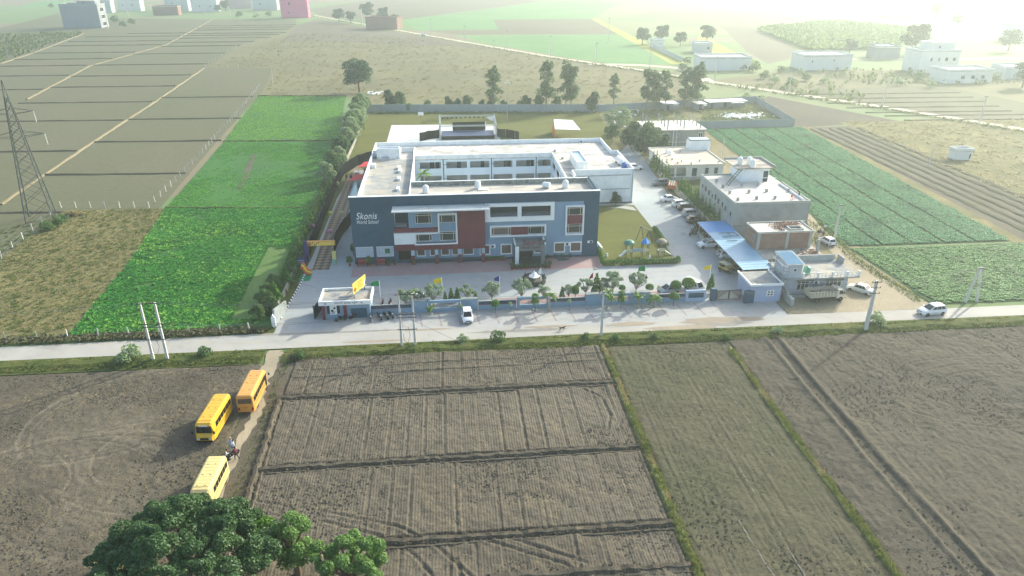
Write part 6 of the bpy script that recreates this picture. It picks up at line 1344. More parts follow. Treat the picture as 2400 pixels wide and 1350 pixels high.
def blob_set(n, R_, h0, h1, seed, rb, top=.6):
    g = random.Random(seed); out = []
    for k in range(n):
        z = g.random(); rr = R_*math.sqrt(max(.05, 1-(abs(z-.38)/.64)**2))*g.uniform(.45, 1); a = k*2.4+g.uniform(-.5, .5); s = rb*g.uniform(.75, 1.25); out.append(((rr*math.cos(a), rr*math.sin(a), h0+(h1-h0)*z), (s, s, s*.8)))
    return out
def mk_tree(name, cat, blobs, n, size, mat, th, tr, bk_=bark, limbs=8, **k):
    def mk():
        t = thing(name, '', cat); trunk(t, th, tr, [c for c, r in blobs[:limbs]], bk_); leafpart(t, blobs, n, size, mat, **k); return t
    return mk
mango = mk_tree('round_tree', 'tree', blob_set(26, 4.0, 3.0, 8.4, 1, 1.7) + [((0,0,5.5), 3.4)], 5200, .5, L_mango, 3, .35, seed=1)
mango2 = mk_tree('round_tree', 'tree', blob_set(24, 3.6, 3.2, 8.8, 5, 1.6) + [((0,0,5.8), 3.0)], 2600, .8, L_far, 3, .35, seed=2)
def euc_blobs(seed):
    g = random.Random(seed); return [((g.uniform(-1, 1)*(1.2-.5*abs(z-.3)), g.uniform(-1, 1)*(1.2-.5*abs(z-.3)), 3.5+z*12), (g.uniform(.7, 1.3)*(1.25-.75*z), g.uniform(.7, 1.3)*(1.25-.75*z), g.uniform(.9, 1.5))) for z in [g.random() for _ in range(34)]] + [((0, 0, 15.2), (.5, .5, 1.2))]
euc = [mk_tree('eucalyptus_tree', 'tree', euc_blobs(s), 3000, .5, L_euc, 12, .2, bark_g, 10, seed=s, droop=.9, shell=.3) for s in (3, 4)]
def cone_blobs(h, r, seed, n=16):
    g = random.Random(seed); o = []
    for k in range(n):
        z = (k+.5)/n; a = k*2.4; rr = r*(1-z)*.55; s = max(.12, r*(1-z*.85)*.62); o.append(((rr*math.cos(a), rr*math.sin(a), .5+z*(h-.6)), (s, s, s*1.1)))
    return o
ash = [mk_tree('columnar_tree', 'tree', cone_blobs(5.8, 1.0, s), 1700, .32, L_ash, 2.4, .09, bark, 0, seed=s, droop=1.2, shell=.5) for s in (6, 7)]
conif = [mk_tree('conical_tree', 'tree', cone_blobs(4.4, 1.5, s, 18), 1500, .36, m_, 1.5, .1, bark, 0, seed=s, droop=.5, shell=.45) for s, m_ in ((8, L_bush), (9, L_ash))]
bush = [mk_tree('bushy_tree', 'tree', blob_set(15, 1.8, 1.2, 4.6, s, 1.0) + [((0,0,2.8), 1.4)], 2300, .42, m_, 1.5, .13, bark, 7, seed=s) for s, m_ in ((10, L_bush), (11, L_pale), (12, L_mango))]
shrub = [mk_tree('shrub', 'shrub', blob_set(8, .9, .3, 1.3, s, .55), 500, .3, m_, .5, .05, bark, 4, seed=s) for s, m_ in ((13, L_bush), (14, L_pale))]
def frangi(s):
    def mk():
        t = thing('frangipani_tree', '', 'tree'); bl_ = blob_set(17, 1.25, 1.5, 2.7, s, .4); trunk(t, .7, .1, [c for c, r in bl_], bark_g); leafpart(t, bl_, 1200, .27, L_fra, seed=s, shell=.35); return t
    return mk
fra = [frangi(s) for s in (21, 22, 23)]
def topi(kind):
    def mk():
        t = thing('topiary_tree', '', 'topiary'); trunk(t, 1.2, .05, [], bark)
        bl_ = {'ball': [((0,0,1.55), (.72,.72,.62))], 'double': [((0,0,1.75), (.62,.62,.75)), ((0,0,2.75), (.58,.58,.4))], 'oval': [((0,0,1.4), (.5,.5,.85))], 'big': [((0,0,1.7), (.95,.95,.8))]}[kind]
        leafpart(t, bl_, 1400 if kind != 'big' else 2200, .17, L_top, seed=len(kind), shell=.86, flat=1.2); return t
    return mk
mini = mk_tree('dwarf_conifer', 'tree', [((0,0,.55), (.5,.5,.5)), ((0,0,1.15), (.4,.4,.35)), ((0,0,1.65), (.28,.28,.3)), ((0,0,2.1), (.14,.14,.3))], 1000, .18, L_top, .6, .05, bark, 0, seed=31, shell=.7)
def palm(h, n=13, l=1.7):
    def mk():
        t = thing('palm_tree', '', 'tree'); MB().tube([(0,0,0), (.05,0,h*.5), (.1,.05,h)], .17, 8, .1).build('trunk', bark_g, t); g = random.Random(int(h*10))
        for k in range(n):
            a = k*2.4; up = g.uniform(.25, 1.3); m = MB(); prev = None; nseg = 6
            for i in range(nseg+1):
                u = i/nseg; r_ = l*u*math.cos(up*.7); z = h+l*(up*u-1.05*u*u*(1.2-up*.4)); p = Vector((.1+r_*math.cos(a), .05+r_*math.sin(a), z)); s = Vector((-math.sin(a), math.cos(a), 0))*(.3*math.sin(math.pi*min(1, u*.9+.1)))
                dn = Vector((0,0,-.16*math.sin(math.pi*u))); c = (p-s+dn, p, p+s+dn)
                if prev: m.quad(prev[0], prev[1], c[1], c[0]); m.quad(prev[1], prev[2], c[2], c[1])
                prev = c
            m.build('frond', L_palm, t)
        return t
    return mk
def plant(key, mk, px, py, label, group=None, scale=1.0, z=0, rz=None): return place(key, mk, (*S(px, py, z), z), rnd.uniform(0, 6.28) if rz is None else rz, label, group, scale)
# the trees close to the camera
def near_tree(label, cx, cy, blobs, n, size, mat, th, extra=None):
    t = thing('leafy_tree', label, 'tree', (cx, cy, 0)); trunk(t, th, .38, [c for c, r in blobs[:12]]); leafpart(t, blobs, n, size, mat, seed=n, shell=.62)
    if extra: leafpart(t, *extra)
    return t
g = random.Random(42); cx, cy = S(428, 1318, 5.0); bl = []
for k in range(150):
    a = k*2.39996; rr = 7.5*math.sqrt((k+.5)/150)*g.uniform(.92, 1.06); z = 7.9*math.sqrt(max(.02, 1-(rr/7.9)**2))*.85+1.7; bl.append(((rr*math.cos(a)*1.05, rr*math.sin(a), z+g.uniform(-1.1, .7)), (g.uniform(.5, 1.15), g.uniform(.5, 1.15), g.uniform(.45, .95))))
near_tree('great dark green tree at the near edge of the fields', cx, cy, bl, 115000, .24, L_big, 3)
for px, py, z, R_, h, n, lb in ((610,1262,3.5,2.0,5.2,6500,'yellow green tree hugging the right flank of the great dark tree'), (692,1296,2.6,2.0,6.4,6500,'small light green tree standing apart on a slim stem'), (815,1335,2.8,3.3,5.6,13000,'wide light green tree at the near field corner')):
    x, y = S(px, py, z); near_tree(lb, x, y, blob_set(46, R_, h*.35, h, n, .55), int(n*1.5), .22, L_lite if n != 6500 or 'apart' in lb else L_ash, h*.4)
# lone trees and groups far off
for k, (px, py, sc_, lb) in enumerate(((842,217,1.42,'round dark tree standing alone behind the green crop'),)): plant('mango', mango, px, py, lb, None, sc_)
for px, py, sc_, lb in ((1505,104,1.05,'round hazy tree nearest the lane in the walled yard group'),(1552,100,1.15,'largest round hazy tree of the walled yard group'),(1594,108,.9,'paler lower tree between the round hazy trees'),(1656,100,1.15,'round hazy tree behind the yard shed'),(2142,126,1.75,'big dark hazy tree behind the white three storey house'),(2192,42,1.3,'faint round tree in the brightest haze'),(2240,60,.9,'faint small tree right of the faint round tree'),
    (795,52,1.15,'outermost tree of the clump by the brown shed, near the pink house'),(822,54,1.0,'second tree of the clump by the brown shed'),(862,46,1.5,'tallest tree of the clump by the brown shed'),(900,50,1.2,'fourth tree of the clump, just over the brown shed'),(925,62,.95,'last tree of the clump, at the shed corner'),
    (465,22,1.0,'village tree before the white village house'),(440,20,.9,'village tree over the brick shed'),(530,26,1.1,'village tree near the rosy house'),(512,30,.8,'low village tree left of the rosy house'),(2362,120,1.3,'hazy tree before the pale edge house'),(1990,128,.9,'hazy bushy tree behind the white roofless building'),(2395,205,1.1,'hazy tree at the right edge of the lane')):
    plant('mango2', mango2, px, py, lb, 'far off round trees', sc_)
for k, (px, py, sc_) in enumerate(((1158,258,.97),(1280,256,1.08),(1326,256,1.05),(1338,257,.95),(1438,243,.7),(1515,256,.9),(1532,256,.85),(1558,255,.86),(1604,252,.9),(1620,251,.82),(1633,250,1.0))): plant(('euc', k % 2), euc[k % 2], px, py, f'{ORD[k]} tall feathery tree along the grey back wall, counted from the pink house side', 'tall trees along the back wall', (sc_*1.6, sc_*1.6, sc_))
for k, (px, py, sc_, v) in enumerate(((915,255,1.3,2),(938,255,1.2,0),(960,262,.6,1),(1003,258,.7,0),(1052,258,.95,2),(1072,258,.8,2),(1096,256,.95,0),(1130,258,.7,2),(1148,258,.7,2),(1180,258,.7,2),(1218,256,.6,0),(1233,257,1.0,2),(1263,257,1.0,0),(1304,257,.9,0),(1388,262,1.35,2),(858,258,1.0,2))): plant(('bush', v), bush[v], px, py, f'{ORD[k]} bushy tree before the grey back wall, counted from the green crop', 'bushy trees before the back wall', sc_)
# hedge of trees along the left boundary
k = 0
for w in (138, 131, 125, 118, 112, 106, 100, 95, 89, 83, 76, 69, 62, 56, 51):
    v = (1, 0, 1, 1, 0)[k % 5] if w > 90 else (0, 2, 1)[k % 3]; s_ = rnd.uniform(1.3, 1.7) if w > 92 else rnd.uniform(.95, 1.25); place(('bush', v), bush[v], (-11.6+rnd.uniform(-.8, .8), w, 0), rnd.random()*6, f'{ORD[k]} bushy tree of the left boundary, counted from the lone round tree', 'boundary trees left of the school', s_); k += 1
k = 0
for w in (46, 41.5, 37.5, 34, 30.5, 27, 23.5, 20, 16.5, 13, 9, 5.5, 2, -1.5, -5, -8.5, -12, -15.5, -18.5):
    v = k % 2; place(('con', v), conif[v], (-10.9+rnd.uniform(-.3, .3), w, 0), rnd.random()*6, f'{ORD[k]} conical tree along the black cloth screen, counted from the far end', 'conical trees left of the tiled path', rnd.uniform(.72, 1.0)); k += 1
for k, w in enumerate((-21, -17, -13.5, -10)): place(('bush', 0), bush[0], (-12.6+rnd.uniform(-.4, .4), w, 0), rnd.random()*6, f'{ORD[k]} low bushy tree outside the kerb, counted from the gateway', 'bushes outside the painted kerb', rnd.uniform(.55, .75))
# trees by the driveway
k = 0
for w in (11.5, 14, 16.4, 18.8, 21.2, 23.6, 26, 28.4, 30.8, 33.2, 35.4, 46, 48.6, 51.2, 53.8, 56.4, 59): place(('ash', k % 2), ash[k % 2], (71.9+rnd.uniform(-.2, .2) if w > 13 else 72.2, w, 0), rnd.random()*6, f'{ORD[k]} slender drooping tree of the driveway row, counted from the carport', 'slender trees along the driveway', (rnd.uniform(.85, 1.05),)*2 + (rnd.uniform(.8, 1.0),)); k += 1
for k, (x, y, s_, v, lb) in enumerate(((72.5,71,1.5,2,'dense dark tree over the far driveway car, nearest the camera'),(75,76,1.6,0,'dense tree in the middle of the far driveway clump'),(71,81,1.5,2,'dense dark tree at the back of the far driveway clump'),(77.5,70,1.2,2,'low dense tree against the bungalow roof'),(67,88,1.1,0,'small bushy tree beside the back lawn corner'))): place(('bush', v), bush[v], (x, y, 0), k, lb, 'trees at the driveway end', s_)
x, y = S(1448, 318); t = thing('airy_tree', 'tall airy spreading tree at the corner of the back lawn', 'tree', (x, y, 0)); bb_ = blob_set(26, 4.6, 4, 8.4, 77, 1.1); trunk(t, 2.5, .22, [c for c, r in bb_[:16]], bark_g); leafpart(t, bb_, 3600, .45, L_pale, seed=77, shell=.3)
place(('palm', 6.2), palm(6.2, 14, 2.4), (12.0, 37, .03), 0, 'tall palm rising in the white courtyard corner'); place(('palm', 3.6), palm(3.6, 12, 1.9), (14.5, 36, .03), 1, 'lower palm beside the tall courtyard palm')
plant(('bush', 2), bush[2], 1443, 482, 'dark bushy tree against the white wing wall', None, .62)
# planting along the front wall
GF = 'trees along the front wall'
for k, (px, py, s_, lb) in enumerate(((952,722,1.25,'behind the slim switchgear poles'),(972,716,1.0,'just right of the switchgear poles'),(1016,716,1.3,'hiding the white car inside the wall'),(1095,708,1.05,'beside the dwarf conifers'),(1153,706,1.15,'before the blue flag'),(1222,704,1.3,'left of the double topiary'),(1273,700,.9,'small, below the fountain'),(1332,700,.85,'sparse, left of the oval topiary'),(1372,694,1.1,'before the red flag'),(1412,690,1.0,'behind the slim verge pole'),(1436,688,1.35,'biggest, right of the slim verge pole'),(1490,688,1.3,'umbrella shaped, in front of the man in black'))): plant(('fra', k % 3), fra[k % 3], px, py, 'grey green frangipani tree ' + lb, 'frangipani trees inside the front wall', s_*.98)
for k, (px, py, s_, lb) in enumerate(((1044,708,.8,'nearest the gate house'),(1058,707,1.05,'in the middle of three'),(1072,706,1.05,'last of three, by a frangipani'),(1115,706,.8,'right of the wide frangipani'),(1317,702,1.0,'left of the sparse frangipani'),(1397,692,1.7,'tiered and tall by the red flag'),(1664,688,1.5,'alone near the entrance gate'))): plant('mini', mini, px, py, 'small clipped conifer inside the wall, ' + lb, 'dwarf conifers inside the front wall', s_)
for kd, px, py, s_, lb in (('ball',1161,732,1.0,'light ball on a stem outside the low wall'),('double',1254,730,1.0,'double ball before the slotted panel near the palm'),('oval',1348,702,1.15,'dark oval inside the wall'),('double',1455,724,1.0,'double ball before the right slotted panel'),('ball',1521,692,.95,'small ball inside the wall right of the umbrella frangipani'),('big',1582,690,1.0,'ball before the silver car'),('big',1611,688,1.15,'largest ball before the white van'),('ball',1578,718,1.15,'ball on a stem outside the wall near the gate'),('ball',1457,690,.8,'small ball behind the double topiary')): plant(('topi', kd), topi(kd), px, py, 'clipped tree, ' + lb, 'clipped trees at the front wall', s_)
for px, py, h, lb in ((1287,731,2.9,'tall palm outside the wall right of the double topiary'),(1423,723,2.5,'palm outside the wall behind the slim verge pole'),(1534,720,1.8,'spreading palm outside the wall before the silver car'),(1009,737,1.3,'little palm outside the slotted wall panel'),(1495,722,2.0,'thick stemmed palm before the umbrella frangipani')): plant(('palm', h), palm(h, 12 if h > 2 else 10, 1.6 if h > 1.5 else .9), px, py, lb, 'palms outside the front wall')
for k, (px, py) in enumerate(((1081,737),(1196,731),(1334,724),(1542,692))): x, y = S(px, py); t = thing('sapling', f'thin sapling at the front wall, {ORD[k]} from the gate house', 'sapling', (x, y, 0), 0, 'saplings at the front wall'); trunk(t, 1.0, .03, [], bark); leafpart(t, [((0,0,1.3), (.35,.35,.5))], 130, .18, L_pale, seed=k, shell=.3)
ring_p = None
for k, px in enumerate((937,1009,1081,1160,1196,1254,1287,1334,1380,1423,1455,1492,1534,1578,1625)):
    x, y = S(px, 731+(px-1100)*-.022); o = MB().lathe([(.3, 0), (.42, 0), (.42, .16), (.3, .16), (.28, .06), (.02, .05)], 14).build('tree_kerb', cem_l, None, loc=(x, -21.35, .02)) if ring_p is None else ring_p.copy()
    if ring_p is not None: COL.objects.link(o); o.location = (x, -21.35, .02)
    ring_p = o; tag(o, f'small round concrete tree kerb, {ORD[k]} along the front wall from the gate house', 'tree kerb', 'round tree kerbs along the front wall')
# hedges and pots
def hedge(label, pts, w, h, n):
    t = thing('hedge', label, 'hedge', (0, 0, 0)); bl_ = []; m = MB()
    for a, b in zip(pts, pts[1:]):
        L = math.hypot(b[0]-a[0], b[1]-a[1]); k = int(L/.7)+1
        for i in range(k): u = i/k; bl_.append(((a[0]+(b[0]-a[0])*u, a[1]+(b[1]-a[1])*u, h*.52), (w, w, h*.55*rnd.uniform(.85, 1.1))))
    leafpart(t, bl_, n, .2, L_top, name='foliage', seed=n, shell=.75, flat=1.1)
    for c, r in bl_[::4]: m.tube([(c[0], c[1], 0), (c[0], c[1], h*.5)], .04, 5)
    m.build('stem', bark, t)
hedge('clipped hedge round the front of the small lawn', [(45.6, 2), (45.1, -4.6), (52, -4.75), (59, -4.8), (59.2, -3.5)], .5, 1.15, 9000); hedge('clipped hedge between the small lawn and the driveway', [(59.1, 3.2), (59.2, 12.8)], .5, 1.2, 3800)
pot_m = paint('terracotta', '#8c5238', .8, .2, 3); 
def potted(v):
    def mk():
        t = thing('potted_plant', '', 'plant'); MB().lathe([(.16, 0), (.24, .36), (.27, .38), (.25, .42), (.2, .38)], 12).build('pot', pot_m, t); leafpart(t, [((0,0,.75), (.34,.34,.4))] if v else [((0,0,1.2), (.55,.55,.8))], 260 if v else 500, .2 if v else .3, L_bush, name='foliage', seed=40+v, shell=.3); return t
    return mk
for k, (px, py, v, s_, l) in enumerate(((826,600,0,1.3,'tall, at the slate wall corner by the path'),(822,624,0,1.0,'bushy, left of the first bench'),(867,617,0,1.0,'between the two benches'),(912,608,1,1.1,'right of the second bench'),(926,612,1,.9,'left of the dark doorway'),(970,617,1,.9,'at the first maroon pillar'))): place(('pot', v), potted(v), (S(px, 618)[0], -1.0 if px > 830 else S(px, py)[1], .03), k, 'potted plant ' + l, 'pots along the slate wall', s_)
for k in range(13): place(('pot', 1), potted(1), (23.9+k*.42 if k < 9 else 35.4+(k-9)*1.4, -.5, .03), k, f'small potted plant below the ground floor windows, {ORD[k]} from the maroon panel', 'pots below the ground floor windows', .75)
for k in range(9): place(('pot', 1), potted(1), (28.4+k*.85, -4.8, .03), k, f'potted plant on the porch step edge, {ORD[k]} from the white pillar', 'pots round the porch step', .85 if k not in (0, 8) else 1.2)
# shrubs of the verges and scrub, one by one
for k, (px, py, s_, v) in enumerate(((300,845,1.5,1),(482,835,.9,0),(1170,800,1.05,0),(1085,800,.8,1),(1370,796,.65,0),(1440,800,.7,0),(1700,798,.6,0),(1820,780,.8,1),(2056,760,1.3,1),(700,842,.8,0),(1535,795,.6,0),(115,540,1.2,0),(135,530,1.2,0),(150,520,1.0,0))): plant(('shrub', v), shrub[v], px, py, f'wild shrub on the rough verge, {ORD[k]} of those by road and pylon', 'wild shrubs of the verges', s_)
for k, (px, py, s_, v) in enumerate(((1765,168,2.6,0),(1790,185,2.2,0),(1815,195,2.4,1),(1850,205,2.4,0),(1890,190,2.0,0),(1830,170,1.8,0),(1770,160,2.2,0),(1985,150,2.4,0),(2150,190,2.4,0),(2180,205,2.0,1),(2110,200,2.0,1),(2330,190,2.2,0),(270,52,3.2,0),(310,56,2.6,0),(290,62,2.4,0),(560,40,3,0),(630,38,2.6,0),(600,42,2.6,1),(120,18,2.6,0),(1610,150,2.2,0),(1600,165,2.0,0),(1740,165,2.0,0),(1745,235,1.8,1),(1780,240,1.6,0),(1880,175,1.8,1),(1930,195,1.9,1))): plant(('shrub', v), shrub[v], px, py, f'hazy scrub bush far beyond the compound, {ORD[k]} in the spread', 'scrub bushes beyond the compound', s_)

# crops, grass and weeds: stuff nobody could count
cl, tf = leafy_clump(6, 3, .55), grass_tuft(5, 4); cl2 = leafy_clump(5, 9, .8)
crop_l = foliage('leaf_crop', '#357a33', '#5a9f42', '#2a652d', .3, .09); pot_l = foliage('leaf_potato', '#45855a', '#64a068', '#326648', .25, .12, .2); pot_l2 = foliage('leaf_potato_young', '#4c8040', '#70a254', '#376230', .25, .15, .2); weed = foliage('leaf_weed', '#556a30', '#6f7f3c', '#3c5226', .3, .4); strawg = foliage('leaf_straw', '#8f8458', '#a3986c', '#706a44', .3, .3); cane = foliage('leaf_cane', '#7d9a50', '#93ac62', '#62803f', .35, .1)
cropA = [(-45.3, 36), (-11.8, 33), (-10.6, 12), (-13.3, 11.2), (-17.8, 10.4), (-17.0, -20.5), (-13, -21), (-13, -23.4), (-39.4, -23.4), (-41.4, 4)]
def patchy(P, cell, cut, sd, soft=.25): return P[lattice_noise(P[:, 0], P[:, 1], cell, sd)*.7 + lattice_noise(P[:, 0], P[:, 1], cell/4, sd+1)*.3 + rng.normal(0, soft*.4, len(P)) > cut]
cropB = [(-49.6, 100), (-15.8, 98), (-13.2, 33.4), (-45.4, 36.6)]; cropC = [(-57, 178), (-22.4, 175), (-15.9, 98.6), (-50, 100.6)]
crop_b = foliage('leaf_crop_mid', '#458a36', '#74b24a', '#31702e', .3, .07); crop_c = foliage('leaf_crop_far', '#6aa63e', '#93c254', '#4f9638', .3, .05)
scatter('crop_foliage', patchy(sample(cropA, 10), 6, .3, 61), *cl, (.3, .65), crop_l); scatter('crop_foliage', patchy(sample(cropA, 2), 9, .5, 64), *cl, (.35, .7), crop_c); scatter('crop_foliage', patchy(sample(cropB, 3.5), 9, .42, 62), *cl, (.3, .6), crop_b, flat=.7); scatter('crop_foliage', patchy(sample(cropC, 3), 14, .36, 63), *cl, (.3, .55), crop_c, flat=.6); scatter('crop_foliage', patchy(sample([(-17, 10.6), (-12, 11), (-11.2, -21), (-12.6, -21.4), (-13.2, 9), (-16.4, 9)], 6), 3, .4, 65), *cl, (.3, .5), crop_l)
def rows(poly, dens, gap, jit, along='x'):
    P = sample(poly, dens); i = 1 if along == 'x' else 0; P[:, i] = np.round(P[:, i]/gap)*gap + rng.normal(0, jit, len(P)) + .12*np.sin(P[:, 1-i]*.7); return P
PP = rows([(101, 103), (133.6, 103), (127.8, .8), (95, .8), (97, 20), (99, 54)], 11, .75, .16, 'y'); PP = PP[np.min(np.abs(PP[:, :1] - np.array([[104.2, 110.8, 117.3, 123.9]]) + .03*(103-PP[:, 1:2])), axis=1) > .42]
scatter('potato_foliage', PP, *cl, (.26, .52), pot_l, flat=1.3); scatter('potato_foliage', rows([(94.6, -1.2), (135, -1.6), (135, -24.6), (96, -24.6)], 8, .85, .14, 'x'), *cl, (.3, .55), pot_l2); scatter('seedling', rows([(96.4, 22), (101, 22), (94.6, 1.6), (93.8, 1.6)], 5, .7, .08, 'x'), *cl, (.16, .3), pot_l2)
bankg = foliage('leaf_bank', '#69763c', '#8a9150', '#5a6836', .35, .4)
vg = [(-110, -33.2), (-9.5, -34.3), (-9.5, -31.0), (-110, -31.0)]; vg2 = [(-5.2, -34.2), (8, -33.2), (38, -33.8), (60, -34), (112, -33.4), (112, -30.8), (40, -30.6), (-5.2, -31)]
for pl, d, mt, s_ in ((vg, 24, weed, (.2, .5)), (vg2, 24, weed, (.2, .5)), (vg, 8, strawg, (.2, .5)), (vg2, 9, strawg, (.2, .5))): scatter('verge_grass', sample(pl, d), *tf, s_, mt)
scatter('verge_weeds', sample(vg2, 2), *cl2, (.2, .45), weed); scatter('verge_weeds', sample(vg, 2), *cl2, (.2, .45), weed)
scatter('dry_grass', sample([(-110, -24.6), (-39.8, -23.6), (-41.6, 4), (-45, 36), (-67.4, 36.6), (-66, 8), (-110, -4)], 5), *tf, (.25, .6), strawg, flat=.7); scatter('dry_weeds', sample([(-110, -25), (-39.8, -23.8), (-41.8, 4), (-45, 36), (-67, 36)], 1.1), *cl, (.2, .55), weed); scatter('roadside_weeds', sample([(-70, -26), (-10.2, -25.6), (-10.2, -23.7), (-39, -24), (-70, -25)], 9), *cl2, (.3, .7), foliage('leaf_dusty', '#5c5f42', '#74704e', '#464a34', .3, .4))
for x, a, b in ((38.95, -34, -92), (56.9, -37, -92)):
    n = 1900; P = np.stack([x + .25*np.sin(np.linspace(0, 9, n)) + rng.normal(0, .17, n), rng.uniform(b, a, n)], 1); keep = lattice_noise(P[:, 0]*0+x, P[:, 1], 3.0, int(x)) > .3; scatter('bank_grass', P[keep], *tf, (.25, .5), bankg, z=.2); scatter('bank_straw', P[~keep][::2], *tf, (.25, .5), strawg, z=.2)
scatter('track_grass', sample([(-6.6, -33), (-5.4, -33), (-5.3, -66), (-6.8, -66), (-6.3, -50)], 8), *tf, (.15, .4), weed); scatter('track_grass', sample([(-10.4, -46), (-8.8, -46), (-8.8, -58), (-9.8, -62), (-10.4, -56)], 14), *tf, (.15, .4), weed)
scatter('field_sprout', sample([(39.6, -36), (56.4, -36), (56.4, -90), (39.6, -90)], 2.2), *tf, (.08, .22), weed, z=.1); scatter('stubble', sample([(-56, -36), (-9.5, -36), (-9.5, -85), (-56, -85)], 2.5), *tf, (.08, .25), strawg, z=.1)
scatter('wall_weeds', sample([(-9, 140), (72, 133.4), (72, 131), (-9, 138)], 3), *cl2, (.3, .8), weed); scatter('yard_grass', sample([(66, 96), (98, 96), (101, 135), (78, 135)], .8), *cl, (.4, .9), weed); scatter('yard_grass', sample([(104, 108), (131, 108), (134, 144), (110, 142)], 1.0), *cl, (.4, 1.0), weed); scatter('path_grass', sample([(92.4, -24), (94.6, -24.5), (93.4, -5), (96, 14), (94.6, 14), (91.2, -5)], 10), *tf, (.2, .5), weed)
scatter('yard_grass', sample([(72.5, 26), (98, 26), (98, 47), (72.5, 47)], 3), *cl, (.3, .6), weed); scatter('yard_grass', sample([(88, 2), (93, 2), (95, 22), (88, 24)], 4), *tf, (.3, .6), weed)
scatter('scrub_tuft', sample(pxs((610,222),(650,165),(490,156),(700,75),(960,90),(1590,172),(1605,240),(862,240),(815,226)), .05), *cl, (.5, 1.6), strawg, flat=.6); scatter('scrub_tuft', sample(pxs((1660,200),(2067,256),(1900,160),(2200,170),(2400,200)), .06), *cl2, (.6, 2.2), weed)
scatter('scrub_tuft', sample(pxs((-400,150),(0,84),(190,76),(196,80),(76,122),(0,150),(-400,320)), .1), *cl2, (.8, 2.2), weed); scatter('scrub_tuft', sample([(150, 110), (230, 110), (230, -20), (150, -20)], .35), *cl, (.3, 1.1), strawg, flat=.6)
scatter('tall_cane', sample(pxs((1775,72),(1960,55),(2130,72),(2130,100),(2060,115),(1900,120)), .22), *leafy_clump(7, 5, 1.0), (2.2, 3.6), cane)
scatter('hedge_bank', np.stack([np.interp(np.linspace(0, 1, 2600), np.linspace(0, 1, len(lane)), [p[0] for p in lane])-2.0+rng.normal(0, .8, 2600), np.interp(np.linspace(0, 1, 2600), np.linspace(0, 1, len(lane)), [p[1] for p in lane])-4.5+rng.normal(0, .8, 2600)], 1), *cl2, (.25, .7), weed)
clv = [(-1,-.8,0),(.9,-1,0),(1.1,.8,0),(-.7,1,0),(.1,.05,1.1)]; clf = [(0,1,4),(1,2,4),(2,3,4),(3,0,4)]
for poly, d, mt in (([(-4.6,-33.8),(38.3,-33.8),(38.3,-84),(-4,-84)], 7, soil_brown), ([(-55,-35),(-9.2,-35),(-9.2,-85),(-55,-85)], 5, soil_stubble), ([(39.6,-34.6),(56.4,-34.6),(56.4,-88),(39.6,-88)], 5, soil_green), ([(57.6,-34),(105,-34),(105,-88),(57.6,-88)], 4, soil_grey)): scatter('clods', sample(poly, d), clv, clf, (.03, .13), mt, z=.08)
for pts in ([(-5.2,-43.6),(38.3,-43.6)], [(-4.4,-57.7),(38.4,-57.4)], [(-4.2,-69.8),(38.5,-69.8)], [(20,-75.0),(38.6,-75.2)], [(-4.9,-43.4),(-4.6,-58),(-4.3,-72),(-4.2,-84)]):
    a, b = np.array(pts[0]), np.array(pts[-1]); L = np.hypot(*(b-a)); n = int(L*14); P = a + (b-a)*rng.random((n, 1)) + rng.normal(0, .3, (n, 2)); scatter('clods', P, clv, clf, (.04, .13), bank, z=.2)
# brush pile at the field entrance
q = random.Random(4); t = thing('brush_pile', 'dark heap of cut branches at the field entrance', 'brush pile', (*S(700, 838), 0)); m = MB()
for k in range(60): a = q.uniform(0, 6.28); p = Vector((q.gauss(0, .9), q.gauss(0, .5), .05)); m.bar(p, p+Vector((math.cos(a)*1.2, math.sin(a)*.8, q.uniform(.1, .8))), .04)
m.build('branch', bark, t); leafpart(t, [((0,0,.2), (1.4,.8,.4))], 260, .25, L_mango, name='foliage', seed=3)
t = thing('straw_heap', 'tan straw heap on the dry ground below the pylon', 'straw heap', (*S(172, 505), 0)); leafpart(t, [((0,0,.1), (1.8,1.2,.8)), ((1.4,.3,.1), (1.2,.8,.5))], 1500, .4, strawg, name='straw', seed=5); boxpart('base', bank, t, -1, 1.4, -.5, .6, 0, .3)

